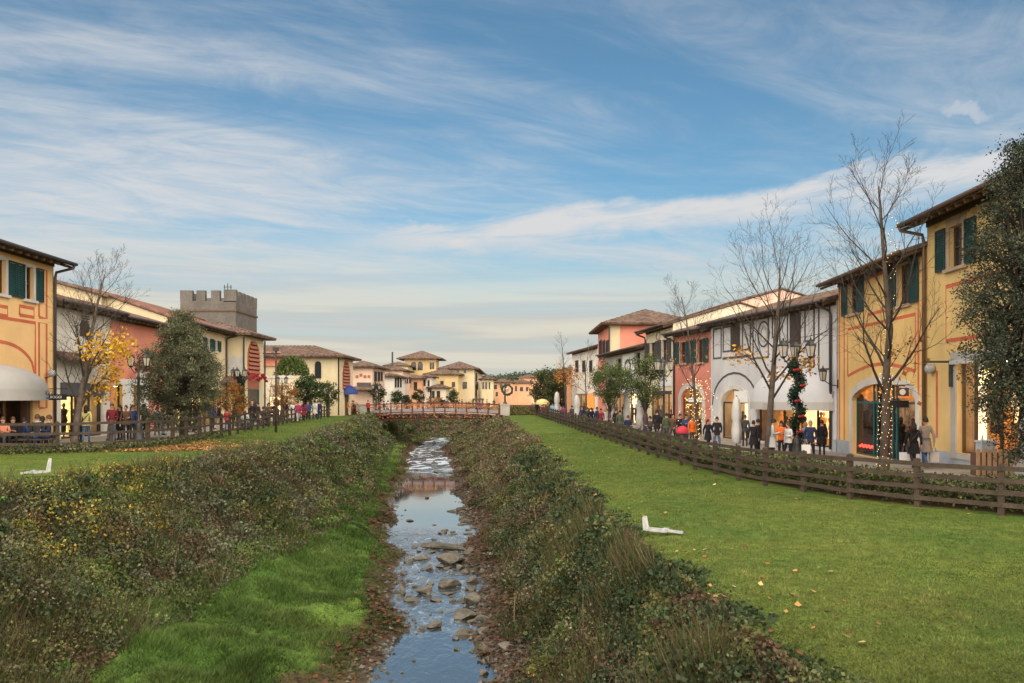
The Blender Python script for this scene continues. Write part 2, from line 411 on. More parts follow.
# ------------------------------------------------------------------ ground: cross-sections of the two lawns, the banks and the stream
def ip(pairs): 
    xs, ys = zip(*pairs); return lambda y: np.interp(y, xs, ys)
XL_TOP = ip([(-60, -12), (14, -11.8), (20, -11.5), (28, -9.9), (38, -9.8), (54, -11.7), (75, -14.3), (100, -17.3), (112, -16.6), (130, -16), (170, -16)])
XL_BOT = ip([(-60, -8.4), (14, -8.2), (20, -8.0), (30, -7.5), (36, -7.4), (60, -10.2), (80, -12.7), (100, -15), (112, -14.4), (130, -13.8), (170, -13.8)])
ZL_BERM = ip([(0, -2.0), (25, -2.1), (60, -2.6), (100, -2.9), (170, -3.0)])
XW_L = ip([(-60, -3), (17, -3.16), (21, -3.0), (27, -3.85), (35, -5.4), (50, -7.6), (64, -8.4), (76, -10.0), (94, -11.7), (112, -12), (150, -13), (175, -12)])
XW_R = ip([(-60, -.5), (17, -.56), (21, -.34), (28, -1.5), (38, -1.8), (47, -2.9), (62, -4.4), (76, -5.7), (94, -8.2), (112, -8.5), (150, -9), (175, -9)])
_wl, _wr = XW_L, XW_R                     # the water's edge wanders
def _wob(y, s): return .34 * np.sin(y * .61 + s) + .24 * np.sin(y * 1.37 + s * 2.1) + .13 * np.sin(y * 3.1 + s * 3.7)
XW_L = lambda y: _wl(y) - .22 * (np.asarray(y) < 24) + _wob(np.asarray(y, float), 1.3) * .75
XW_R = lambda y: _wr(y) - .18 * (np.asarray(y) < 24) + _wob(np.asarray(y, float), 4.1) * .9
XR_TOP = ip([(-60, 5), (0, 4.2), (8, 3.15), (17, 2.55), (30, 2.0), (54, 1.2), (83, -.6), (100, -1.5), (130, -4), (170, -6)])
FENCE_R = [(60.0, 6.0), (24.0, 13.0), (15.5, 16.2), (12.1, 18.9), (9.6, 21.9), (8.3, 25.8), (7.3, 31.8), (6.3, 46.0), (4.7, 72.0), (3.0, 98.0)]
FENCE_L = [(-30.0, 28.0), (-18.6, 29.0), (-15.7, 30.5), (-14.6, 33.6), (-15.3, 42.0), (-17.6, 62.0), (-21.0, 98.0)]
Z_L = ip([(0, 0.8), (200, 0.8)])
Z_R = ip([(0, 0.0), (40, 0.0), (60, 0.2), (100, 0.6), (200, 0.8)])
WATER_Z = -3.3
def fence_x_r(Y): return np.interp(Y, [p[1] for p in FENCE_R], [p[0] for p in FENCE_R])
def fence_x_l(Y): return np.interp(Y, [0, 28.6, 30.5, 33.6, 42, 62, 98, 200], [-45, -45, -15.7, -14.6, -15.3, -17.6, -21, -24])
def hash2(x, y, s=0.0):
    v = np.sin(x * 127.1 + y * 311.7 + s * 74.7) * 43758.5453; return v - np.floor(v)
def vnoise(x, y, s=0.0):
    xi, yi = np.floor(x), np.floor(y); xf, yf = x - xi, y - yi
    u, v = xf * xf * (3 - 2 * xf), yf * yf * (3 - 2 * yf)
    a, b, c, d = hash2(xi, yi, s), hash2(xi + 1, yi, s), hash2(xi, yi + 1, s), hash2(xi + 1, yi + 1, s)
    return a + (b - a) * u + (c - a) * v + (a - b - c + d) * u * v
def fbm(x, y, s=0.0, o=4):
    r = 0; a = 0.5
    for i in range(o): r = r + a * vnoise(x * 2 ** i, y * 2 ** i, s + i * 3.3); a *= 0.5
    return r
def section(Y):
    """control points (x, z, zone) across the valley at depth Y"""
    close = np.clip((Y - 121) / 22.0, 0, 1); close = close * close * (3 - 2 * close)
    zl, zr = float(Z_L(Y)), float(Z_R(Y))
    lt, lb, wl, wr, rt = (float(f(Y)) for f in (XL_TOP, XL_BOT, XW_L, XW_R, XR_TOP))
    rb = min(wr + 1.1, rt - 1.2)
    lift = float(np.interp(Y, [26, 37], [.32, 0.0]))
    pts = [(-3000, zl), (-70, zl), (float(fence_x_l(Y)) - 0.8, zl), (lt - 0.9, zl), (lt, zl - 0.12), (lb, float(ZL_BERM(Y))), (wl - 0.9, -2.95), (wl, -3.27), (wl + 0.5, -3.5), (wr - 0.5, -3.5), (wr, -3.27), (rb, -2.75), (rt, zr - 0.12), (rt + 0.9, zr), (max(float(fence_x_r(Y)), rt + 1.5) + 0.6, zr + 0.05), (max(float(fence_x_r(Y)), rt + 1.5) + 2.4, zr + 0.12 + lift), (70, zr + 0.2 + lift), (3000, zr + 0.2)]
    return [(x, z * (1 - close) + 0.8 * close) for x, z in pts]
SEGN = [3, 6, 12, 5, 16, 26, 6, 4, 8, 4, 8, 18, 6, 26, 3, 8, 4]
Z_GRASS, Z_BERM, Z_SOIL, Z_BED, Z_PAVE, Z_LEAF = (0.080, 0.128, 0.026), (0.070, 0.135, 0.028), (0.055, 0.046, 0.026), (0.075, 0.062, 0.045), (0.22, 0.20, 0.18), (0.062, 0.055, 0.03)
SEGC = [Z_PAVE, Z_PAVE, Z_GRASS, Z_GRASS, Z_SOIL, Z_BERM, Z_LEAF, Z_BED, Z_BED, Z_BED, Z_BED, Z_SOIL, Z_GRASS, Z_GRASS, Z_SOIL, Z_PAVE, Z_PAVE]
def build_ground():
    ys = [-200, -60, -20, -8]
    y = -2.0
    while y < 180: ys.append(y); y += 0.22 + max(y, 0) * 0.011
    ys += [190, 215, 260, 350, 600, 1200, 3000]
    V, C, ncol = [], [], None
    for Y in ys:
        sp = section(min(max(Y, -60), 180))
        rx, rz, rc = [], [], []
        for i, n in enumerate(SEGN):
            (x0, z0), (x1, z1) = sp[i], sp[i + 1]
            for k in range(n):
                t = k / n; rx.append(x0 + (x1 - x0) * t)
                s = t
                rz.append(z0 + (z1 - z0) * s); rc.append(SEGC[i])
        rx.append(sp[-1][0]); rz.append(sp[-1][1]); rc.append(SEGC[-1])
        rx, rz = np.array(rx), np.array(rz); yy = np.full_like(rx, Y)
        lt, rt = float(XL_TOP(Y)), float(XR_TOP(Y))
        inside = np.clip((rx - lt) / 0.8, 0, 1) * np.clip((rt - rx) / 0.8, 0, 1)
        wl, wr = float(XW_L(Y)), float(XW_R(Y))
        dry = np.clip((wl - rx) / 1.2, 0, 1) + np.clip((rx - wr) / 0.8, 0, 1)
        rz = rz + inside * np.clip(dry, 0, 1) * (fbm(rx * 0.8, yy * 0.8, 4) - 0.47) * 1.0
        rz = rz + (np.abs(rx) < 60) * (1 - inside) * (fbm(rx * .25, yy * .25, 9) - .47) * 0.16
        rz = rz + (1 - np.clip(dry, 0, 1)) * inside * (fbm(rx * 1.6, yy * 1.6, 14) - .47) * 0.30
        V.append(np.stack([rx, yy, rz], 1)); C.append(np.array(rc))
    nr, nc = len(V), len(V[0])
    v = np.concatenate(V); c = np.concatenate(C)
    idx = np.arange(nr * nc).reshape(nr, nc)
    q = np.stack([idx[:-1, :-1], idx[:-1, 1:], idx[1:, 1:], idx[1:, :-1]], -1).reshape(-1, 4)
    me = bpy.data.meshes.new('ground')
    me.vertices.add(len(v)); me.vertices.foreach_set('co', v.astype(np.float32).ravel())
    me.loops.add(q.size); me.loops.foreach_set('vertex_index', q.ravel().astype(np.int32))
    me.polygons.add(len(q)); me.polygons.foreach_set('loop_start', np.arange(0, q.size, 4, dtype=np.int32))
    me.polygons.foreach_set('use_smooth', np.ones(len(q), bool))
    ca = me.color_attributes.new('Col', 'FLOAT_COLOR', 'POINT')
    ca.data.foreach_set('color', np.concatenate([c, np.ones((len(c), 1))], 1).astype(np.float32).ravel())
    me.update(); me.validate()
    # lawn and soil: colour by zone, mottled
    m = bpy.data.materials.new('ground'); m.use_nodes = True; t = NT(m.node_tree)
    out = t.n('ShaderNodeOutputMaterial'); p = t.n('ShaderNodeBsdfPrincipled'); p.inputs['Roughness'].default_value = 0.95; p.inputs['Specular IOR Level'].default_value = 0.1
    a = t.n('ShaderNodeAttribute', attribute_name='Col'); g = t.n('ShaderNodeNewGeometry')
    n1 = t.noise(g.outputs['Position'], 0.35, 4, 0.6); n2 = t.noise(g.outputs['Position'], 3.0, 4, 0.65); n3 = t.noise(g.outputs['Position'], 28, 3, 0.7)
    tn = t.mix(t.ramp(n1, 0.35, 0.65), (0.9, 0.95, 0.9, 1), (1.42, 1.16, 1.15, 1)); col = t.mix(1.0, a.outputs['Color'], tn, 'MULTIPLY')
    f = t.math('MULTIPLY', t.ramp(n2, 0.3, 0.7, 0.72, 1.22), t.ramp(n3, 0.3, 0.7, 0.6, 1.35))
    vm = t.n('ShaderNodeVectorMath', operation='SCALE'); t.l(col, vm.inputs[0]); t.l(f, vm.inputs['Scale'])
    t.l(vm.outputs[0], p.inputs['Base Color'])
    b = t.n('ShaderNodeBump'); b.inputs['Strength'].default_value = 0.6; b.inputs['Distance'].default_value = 0.05
    t.l(t.math('ADD', n2, n3), b.inputs['Height']); t.l(b.outputs[0], p.inputs['Normal']); t.l(p.outputs[0], out.inputs[0])
    me.materials.append(m)
    tag(link('ground', me), kind='structure')
    return v.reshape(nr, nc, 3), np.array(ys, float)
GV, GY = build_ground()
def ground_z(x, y):
    """height of the ground sheet at arrays x, y (bilinear in its own rows)"""
    x = np.atleast_1d(np.asarray(x, float)); y = np.atleast_1d(np.asarray(y, float))
    i = np.clip(np.searchsorted(GY, y) - 1, 0, len(GY) - 2)
    t = (y - GY[i]) / (GY[i + 1] - GY[i])
    out = np.empty_like(x)
    for r in np.unique(i):
        m = i == r
        za = np.interp(x[m], GV[r, :, 0], GV[r, :, 2]); zb = np.interp(x[m], GV[r + 1, :, 0], GV[r + 1, :, 2])
        out[m] = za * (1 - t[m]) + zb * t[m]
    return out
def gz(x, y): return float(ground_z(x, y)[0])

# paved promenades behind the two fences
def pavement(side):
    mb = MB(); prev = None
    for Y in np.concatenate([np.arange(8 if side > 0 else 31, 61, 2.0), np.arange(60, 112, 4.0)]):
        if side > 0: xa, xb = float(fence_x_r(Y)) + 1.6, 30.0
        else: xa, xb = -60.0, min(float(fence_x_l(Y)) - 1.2, -15.9 if Y < 34 else 99)
        xs = np.linspace(xa, xb, 12)
        row = [(x, Y, gz(x, Y) + 0.03) for x in xs]
        if prev:
            for k in range(11): mb.quad(prev[k], prev[k + 1], row[k + 1], row[k])
        prev = row
    return tag(mb.build('pavement', mat('paving', (0.25, 0.225, 0.20), rough=0.85, var=0.18, scale=0.8, grain=0.15, bscale=6, bump=0.2)), kind='structure')
pavement(1); pavement(-1)

# ------------------------------------------------------------------ water
def build_water():
    mb = MB(); prev = None
    for Y in np.concatenate([np.arange(-10, 60, 1.0), np.arange(60, 176, 2.0)]):
        row = [(float(XW_L(Y)) - 0.6, Y, WATER_Z), (float(XW_R(Y)) + 0.9, Y, WATER_Z)]
        if prev: mb.quad(prev[0], prev[1], row[1], row[0])
        prev = row
    m = bpy.data.materials.new('stream_water'); m.use_nodes = True; t = NT(m.node_tree)
    out = t.n('ShaderNodeOutputMaterial'); p = t.n('ShaderNodeBsdfPrincipled')
    p.inputs['Base Color'].default_value = (0.025, 0.033, 0.035, 1); p.inputs['Roughness'].default_value = 0.05
    p.inputs['IOR'].default_value = 1.33; p.inputs['Specular IOR Level'].default_value = 1.0
    g = t.n('ShaderNodeNewGeometry'); sx = t.n('ShaderNodeSeparateXYZ'); t.l(g.outputs['Position'], sx.inputs[0])
    Yp = sx.outputs[1]
    mp = t.n('ShaderNodeMapping'); mp.inputs['Scale'].default_value = (1.0, 0.55, 1.0); t.l(g.outputs['Position'], mp.inputs['Vector'])
    fine = t.noise(mp.outputs[0], 7.0, 3, 0.55, 0.6); coarse = t.noise(mp.outputs[0], 1.7, 3, 0.5, 0.8)
    hgt = t.math('ADD', t.math('MULTIPLY', fine, 0.35), coarse)
    # riffles where the bed is stony (two reaches), a calm pool between them
    rif = t.math('MULTIPLY', t.ramp(Yp, 19.0, 23.0), t.ramp(Yp, 40.0, 34.0))
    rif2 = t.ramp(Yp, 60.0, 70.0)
    near = t.ramp(Yp, 23.0, 19.0, 0.0, 0.30)
    amt = t.math('ADD', t.math('MAXIMUM', t.math('MAXIMUM', rif, t.math('MULTIPLY', rif2, 2.2)), near), 0.02)
    b = t.n('ShaderNodeBump'); b.inputs['Distance'].default_value = 0.16
    t.l(t.math('MULTIPLY', amt, 0.42), b.inputs['Strength']); t.l(hgt, b.inputs['Height']); t.l(b.outputs[0], p.inputs['Normal'])
    foam2 = t.noise(mp.outputs[0], 0.55, 5, 0.62, 1.4)  # blue-white patches painted on the far reach in place of reflected sky
    foam = t.noise(mp.outputs[0], 3.6, 5, 0.7, 0.9)
    foam_sheen = t.math('MULTIPLY', t.math('MAXIMUM', t.math('MULTIPLY', t.ramp(foam, 0.53, 0.70), t.math('MULTIPLY', rif, 0.45)), t.math('MULTIPLY', t.ramp(foam2, 0.47, 0.60), t.math('MULTIPLY', rif2, 0.80))), 1.0)
    d = t.n('ShaderNodeBsdfDiffuse'); d.inputs[0].default_value = (0.50, 0.57, 0.66, 1)  # one pale colour for the riffle foam and the painted sky reflection
    # the surface mirrors the sky at these grazing angles
    gl = t.n('ShaderNodeBsdfGlossy'); gl.inputs['Roughness'].default_value = 0.04; gl.inputs['Color'].default_value = (0.93, 0.95, 0.97, 1); t.l(b.outputs[0], gl.inputs['Normal'])
    fr = t.n('ShaderNodeFresnel'); fr.inputs[0].default_value = 1.75; t.l(b.outputs[0], fr.inputs['Normal'])
    bed = t.n('ShaderNodeBsdfDiffuse'); bed.inputs[0].default_value = (0.032, 0.036, 0.034, 1)
    s1 = t.n('ShaderNodeMixShader'); t.l(t.math('ADD', fr.outputs[0], 0.18, clamp=True), s1.inputs[0]); t.l(bed.outputs[0], s1.inputs[1]); t.l(gl.outputs[0], s1.inputs[2])
    s2 = t.n('ShaderNodeMixShader'); t.l(foam_sheen, s2.inputs[0]); t.l(s1.outputs[0], s2.inputs[1]); t.l(d.outputs[0], s2.inputs[2])
    t.l(s2.outputs[0], out.inputs[0])
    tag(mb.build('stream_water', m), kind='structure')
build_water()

# ------------------------------------------------------------------ wooded hills beyond the town
def build_hills():
    rng = np.random.default_rng(5)
    xs = np.linspace(-500, 700, 160); ys = np.linspace(560, 900, 14)
    X, Y = np.meshgrid(xs, ys)
    ridge = np.interp(X, [-500, -80, -30, 20, 50, 90, 150, 260, 420, 700], [6, 8, 17, 21, 25, 31, 31, 24, 14, 8])
    Z = ridge * np.sin(np.clip((Y - 560) / 200, 0, 1) * PI / 2) + (fbm(X * .03, Y * .03, 3) - .5) * 3
    v = np.stack([X, Y, Z], -1).reshape(-1, 3); idx = np.arange(X.size).reshape(X.shape)
    q = np.stack([idx[:-1, :-1], idx[:-1, 1:], idx[1:, 1:], idx[1:, :-1]], -1).reshape(-1, 4)
    me = bpy.data.meshes.new('hill'); me.from_pydata(v.tolist(), [], q.tolist())
    me.materials.append(mat('hill', (0.05, 0.065, 0.035), var=0.3, scale=0.03))
    tag(link('hill', me), kind='structure')
    n = 9000                                                    # crowns of the far wood, one mass
    px = rng.uniform(-120, 330, n); py = rng.uniform(570, 790, n)
    pz = np.interp(px, [-500, -80, -30, 20, 50, 90, 150, 260, 420, 700], [6, 8, 17, 21, 25, 31, 31, 24, 14, 8]) * np.sin(np.clip((py - 560) / 200, 0, 1) * PI / 2)
    c = np.repeat(np.stack([px, py, pz + 2], 1), 5, 0) + rng.normal(0, 1, (n * 5, 3)) * (1.8, 1.8, 1.6)
    col = np.repeat(rng.uniform(0.6, 1.3, (n, 1)) * (0.075, 0.092, 0.055) , 5, 0)
    leaf_quads('forest', c, np.full(n * 5, 2.6), col, rng, M('leaf'), kind='stuff')
def leaf_quads(name, pos, size, col, rng, material, parent=None, o=None, aspect=0.55, up=0.35, kind=None, bend=0.25):
    """many diamond leaves, randomly turned"""
    n = len(pos)
    d = rng.normal(size=(n, 3)); d /= np.linalg.norm(d, axis=1, keepdims=True)
    nrm = rng.normal(size=(n, 3)); nrm[:, 2] += up * 2; nrm -= d * (nrm * d).sum(1, keepdims=True); nrm /= np.linalg.norm(nrm, axis=1, keepdims=True) + 1e-9
    s = np.cross(d, nrm)
    L = np.asarray(size)[:, None]
    a = pos - d * L * .5; c = pos + d * L * .5 - nrm * L * bend * .5; b = pos + s * L * aspect * .5; e = pos - s * L * aspect * .5
    v = np.stack([a, b, c, e], 1).reshape(-1, 3)
    ob = np_mesh(name, v, 4, col, material, parent, o)
    if kind: ob['kind'] = kind
    return ob
build_hills()
# ------------------------------------------------------------------ facades and roofs
class Fac:
    """a vertical wall plane: A is its left end as one stands in front of it, B its right end"""
    def __init__(s, A, B, zb=0.0):
        s.A, s.B, s.zb = Vector((*A, 0)), Vector((*B, 0)), zb
        s.L = (s.B - s.A).length; s.d = (s.B - s.A) / s.L; s.n = Vector((s.d.y, -s.d.x, 0))
    def pt(s, u, z, d=0.0): return s.A + s.d * u + s.n * d + Vector((0, 0, z))
    def u(s, px):
        k = (px - 512) / FPX                                    # ray: x = k*y
        # A + d*u : (Ax + dx u) = k (Ay + dy u)
        return (k * s.A.y - s.A.x) / (s.d.x - k * s.d.y)
    def z(s, px, py):
        y = s.A.y + s.d.y * s.u(px); return H - (py - HOR) / FPX * y
    def box(s, mb, u0, u1, z0, z1, d0, d1):
        if u1 < u0: u0, u1 = u1, u0
        return mb.hexa([s.pt(u0, z0, d0), s.pt(u1, z0, d0), s.pt(u1, z0, d1), s.pt(u0, z0, d1), s.pt(u0, z1, d0), s.pt(u1, z1, d0), s.pt(u1, z1, d1), s.pt(u0, z1, d1)])
    def frame(s, mb, u0, u1, z0, z1, w, d0, d1, bottom=True):
        s.box(mb, u0, u0 + w, z0, z1, d0, d1); s.box(mb, u1 - w, u1, z0, z1, d0, d1)
        s.box(mb, u0 + w, u1 - w, z1 - w, z1, d0, d1)
        if bottom: s.box(mb, u0 + w, u1 - w, z0, z0 + w, d0, d1)
    def arc(s, u0, u1, zs, rise, n=12):
        """points of an arch springing at height zs"""
        return [((u0 + u1) / 2 - (u1 - u0) / 2 * math.cos(PI * i / n), zs + rise * math.sin(PI * i / n)) for i in range(n + 1)]
    def band(s, mb, pts, w, d0, d1):
        """a raised band of width w along a polyline of (u, z)"""
        k = len(pts)
        L, Rr = [], []
        for i, (u, z) in enumerate(pts):
            du = pts[min(i + 1, k - 1)][0] - pts[max(i - 1, 0)][0]; dz = pts[min(i + 1, k - 1)][1] - pts[max(i - 1, 0)][1]
            l = math.hypot(du, dz) or 1; nx, nz = -dz / l * w / 2, du / l * w / 2
            L.append((u + nx, z + nz)); Rr.append((u - nx, z - nz))
        for i in range(k - 1):
            a, b, c, e = L[i], L[i + 1], Rr[i + 1], Rr[i]
            mb.hexa([s.pt(*a, d0), s.pt(*b, d0), s.pt(*c, d0), s.pt(*e, d0), s.pt(*a, d1), s.pt(*b, d1), s.pt(*c, d1), s.pt(*e, d1)])
    def wall(s, mb, u0, u1, z0, z1, holes, depth=0.28):
        """front wall with openings. hole: (u0,u1,z0,z1,rise): rise > 0 gives an arched head"""
        hs = [(min(h[0], h[1]), max(h[0], h[1]), h[2], h[3], h[4] if len(h) > 4 else 0.0) for h in holes]
        us = sorted({u0, u1, *[min(max(x, u0), u1) for h in hs for x in h[:2]]}); zs = sorted({z0, z1, *[min(max(x, z0), z1) for h in hs for x in h[2:4]]})
        for i in range(len(us) - 1):
            for j in range(len(zs) - 1):
                uc, zc = (us[i] + us[i + 1]) / 2, (zs[j] + zs[j + 1]) / 2
                if any(h[0] < uc < h[1] and h[2] < zc < h[3] for h in hs): continue
                mb.quad(s.pt(us[i], zs[j]), s.pt(us[i + 1], zs[j]), s.pt(us[i + 1], zs[j + 1]), s.pt(us[i], zs[j + 1]))
        for a, b, c, e, rise in hs:
            sp = e - rise
            for x in (a, b): mb.quad(s.pt(x, c), s.pt(x, c, -depth), s.pt(x, sp, -depth), s.pt(x, sp))
            mb.quad(s.pt(a, c), s.pt(b, c), s.pt(b, c, -depth), s.pt(a, c, -depth))
            if rise <= 0: mb.quad(s.pt(a, e), s.pt(b, e), s.pt(b, e, -depth), s.pt(a, e, -depth))
            else:
                P = s.arc(a, b, sp, rise, 14)
                for k in range(14):
                    (x0, y0), (x1, y1) = P[k], P[k + 1]
                    mb.quad(s.pt(x0, y0), s.pt(x1, y1), s.pt(x1, y1, -depth), s.pt(x0, y0, -depth))
                    mb.quad(s.pt(x0, y0), s.pt(x1, y1), s.pt(x1, e), s.pt(x0, e))
    def dome(s, mb, uc, a, z0, h, p, n=18, m=7, th0=0.0, th1=PI):
        """quarter-ellipsoid awning standing off the wall, and the strip that hangs from its edge"""
        vs = []
        for i in range(n + 1):
            t = th0 + (th1 - th0) * i / n
            for j in range(m + 1):
                q = PI / 2 * j / m
                r = math.sin(t)
                vs.append(s.pt(uc - a * math.cos(t), z0 + h * r * math.cos(q), 0.02 + p * r * math.sin(q)))
        fs = [(i * (m + 1) + j, (i + 1) * (m + 1) + j, (i + 1) * (m + 1) + j + 1, i * (m + 1) + j + 1) for i in range(n) for j in range(m)]
        mb.add(vs, fs)

def roof_plane(mb, P0, ud, L, run_dir, run, rise, a0=0.0, a1=0.0, du=0.13, amp=0.035, thick=0.13):
    """one tiled slope with a hollow-and-cover profile: eave from P0 along ud for L, climbing along run_dir; a0/a1 pull the top in (hips)"""
    P0, ud, rd = Vector(P0), Vector(ud), Vector(run_dir)
    n = max(2, int(L / du)); top, bot = [], []
    slope = (rd * run + Vector((0, 0, rise)))
    sl = slope.length; sd_ = slope / sl; nrm = ud.cross(sd_).normalized()
    if nrm.z < 0: nrm = -nrm
    rows = 2
    V = []
    for i in range(n + 1):
        s = L * i / n
        f = 1.0
        if a0 > 0: f = min(f, s / a0)
        if a1 > 0: f = min(f, (L - s) / a1)
        w = amp * (1 if i % 2 else -1)
        e = P0 + ud * s; r = e + slope * f
        V += [e + nrm * w, r + nrm * w, e - nrm * thick, r - nrm * thick]
    F = []
    for i in range(n):
        b, c = i * 4, i * 4 + 4
        F += [(b, c, c + 1, b + 1), (b + 2, b + 3, c + 3, c + 2), (b, b + 2, c + 2, c)]
    F += [(0, 1, 3, 2), (n * 4, n * 4 + 2, n * 4 + 3, n * 4 + 1)]
    mb.add(V, F)
def hip_roof(mb, x0, x1, y0, y1, z, pitch, over=0.6, du=0.3):
    """four tiled slopes over an axis-aligned rectangle"""
    x0 -= over; x1 += over; y0 -= over; y1 += over
    w, d = x1 - x0, y1 - y0; run = min(w, d) / 2; rise = run * pitch
    roof_plane(mb, (x0, y0, z), (1, 0, 0), w, (0, 1, 0), run, rise, run, run, du)
    roof_plane(mb, (x1, y1, z), (-1, 0, 0), w, (0, -1, 0), run, rise, run, run, du)
    roof_plane(mb, (x0, y1, z), (0, -1, 0), d, (1, 0, 0), run, rise, run, run, du)
    roof_plane(mb, (x1, y0, z), (0, 1, 0), d, (-1, 0, 0), run, rise, run, run, du)
    mb.box(((x0 + x1) / 2, (y0 + y1) / 2, z - 0.16), w - 0.1, d - 0.1, 0.06)

class Building:
    def __init__(s, name, label, F, depth, z0, z1, wallmat, holes=(), cat='building', extra_u=(0, 0), group=None):
        s.F, s.depth, s.z0, s.z1 = F, depth, z0, z1
        p = F.pt(F.L / 2, z0); s.o = p
        s.root = empty(name, p, label, cat, group)
        mb = MB(); u0, u1 = -extra_u[0], F.L + extra_u[1]; s.u0, s.u1 = u0, u1
        F.wall(mb, u0, u1, z0 - 0.6, z1, holes)
        for u in (u0, u1): mb.quad(F.pt(u, z0 - .6, 0), F.pt(u, z0 - .6, -depth), F.pt(u, z1, -depth), F.pt(u, z1, 0))
        mb.quad(F.pt(u0, z0 - .6, -depth), F.pt(u1, z0 - .6, -depth), F.pt(u1, z1, -depth), F.pt(u0, z1, -depth))
        mb.quad(F.pt(u0, z1, 0), F.pt(u1, z1, 0), F.pt(u1, z1, -depth), F.pt(u0, z1, -depth))
        s.wall = mb.build('wall', wallmat, s.root, s.o)
    def part(s, name, mb, m, parent=None, smooth=False): return mb.build(name, m, parent or s.root, s.o, smooth)
    def gable(s, over=0.9, half=4.5, pitch=0.32, m=None, ends=0.15, zoff=0.02, du=0.13, rafters=True):
        F = s.F; mb = MB(); ze = s.z1 + zoff - over * pitch + 0.16
        roof_plane(mb, F.pt(s.u0 - ends, ze, over), F.d, s.u1 - s.u0 + 2 * ends, -F.n, half + over, (half + over) * pitch, du=du)
        zr = ze + (half + over) * pitch; back = max(0.5, s.depth - half) + 0.4
        roof_plane(mb, F.pt(s.u1 + ends, zr - back * pitch, -half - back), -F.d, s.u1 - s.u0 + 2 * ends, F.n, back, back * pitch, du=du * 2)
        r = s.part('roof', mb, m or TILE)
        if rafters:
            rb = MB(); k = int((s.u1 - s.u0) / 0.55)
            for i in range(k + 1):
                u = s.u0 + (s.u1 - s.u0) * i / k
                rb.bar(F.pt(u, ze - 0.20, over - 0.08), F.pt(u, ze - 0.20 + over * pitch, 0.0), 0.09, 0.12)
            F.box(rb, s.u0, s.u1, s.z1 - 0.28, s.z1 - 0.06, 0.0, 0.05)
            s.part('rafters', rb, M('wood_soffit'), r)
        # gable triangles
        for u in (s.u0, s.u1):
            g = MB(); g.add([F.pt(u, s.z1, 0), F.pt(u, s.z1 + half * pitch, -half), F.pt(u, s.z1, -s.depth)], [(0, 1, 2)]); s.part('gable_wall', g, s.wall.data.materials[0])
        s.ze, s.over = ze, over
        return r
    def gutter(s, m, pipe_u=None, pipe_to=None, elbow=True, d=0.10):
        F = s.F; mb = MB()
        mb.tube([F.pt(s.u0 - .1, s.ze - 0.03, s.over + 0.06), F.pt(s.u1 + .1, s.ze - 0.03, s.over + 0.06)], 0.075, 8)
        g = s.part('gutter', mb, m, smooth=True)
        if pipe_u is not None:
            p = MB()
            p.tube([F.pt(pipe_u, s.ze - 0.08, s.over + .04), F.pt(pipe_u, s.ze - 0.22, s.over - .02), F.pt(pipe_u, s.z1 - 0.55, d + 0.05), F.pt(pipe_u, s.z1 - 0.8, d), F.pt(pipe_u, pipe_to if pipe_to is not None else s.z0 + 0.1, d)], 0.065, 8)
            s.part('drainpipe', p, m, smooth=True)
    def window(s, u0, u1, z0, z1, frame='frame_brown', pane='window_dark', surround=None, sw=0.16, rise=0.0, bars=(1, 1), sill=True, depth=0.16, shutters=None, shw=None, shdir=(1, 1), side=(True, True)):
        F = s.F; u0, u1 = min(u0, u1), max(u0, u1)
        f = MB(); w = 0.06
        F.frame(f, u0, u1, z0, z1, w, -depth - 0.04, -depth + 0.03)
        for i in range(bars[0]):
            x = u0 + (u1 - u0) * (i + 1) / (bars[0] + 1); F.box(f, x - .025, x + .025, z0 + w, z1 - w, -depth - .03, -depth + .02)
        for i in range(bars[1]):
            zz = z0 + (z1 - z0) * (i + 1) / (bars[1] + 1); F.box(f, u0 + w, u1 - w, zz - .02, zz + .02, -depth - .025, -depth + .015)
        win = s.part('window', f, M(frame))
        p = MB(); F.box(p, u0, u1, z0, z1, -depth - .10, -depth - .05); s.part('pane', p, M(pane) if isinstance(pane, str) else pane, win)
        if surround:
            q = MB(); F.frame(q, u0 - sw, u1 + sw, z0 - 0.02, z1 + sw, sw, 0.0, 0.045, bottom=False)
            if sill: F.box(q, u0 - sw - .08, u1 + sw + .08, z0 - 0.14, z0 - 0.02, 0.0, 0.13)
            s.part('surround', q, M(surround), win)
        if shutters:
            sw_ = shw or (u1 - u0) / 2
            off = sw if surround else 0.02
            for k, on in enumerate(side):
                if not on: continue
                a, b = (u0 - off - sw_, u0 - off) if k == 0 else (u1 + off, u1 + off + sw_)
                q = MB(); F.frame(q, a, b, z0 - .03, z1 + .05, 0.06, 0.05, 0.10)
                nl = max(6, int((z1 - z0) / 0.09))
                for i in range(nl):
                    zz = z0 + .05 + (z1 - z0 - .1) * i / nl
                    mbz = (z1 - z0 - .1) / nl
                    q.hexa([F.pt(a + .06, zz, .085), F.pt(b - .06, zz, .085), F.pt(b - .06, zz, .095), F.pt(a + .06, zz, .095), F.pt(a + .06, zz + mbz, .06), F.pt(b - .06, zz + mbz, .06), F.pt(b - .06, zz + mbz, .07), F.pt(a + .06, zz + mbz, .07)])
                s.part('shutter', q, M(shutters), win)
        return win
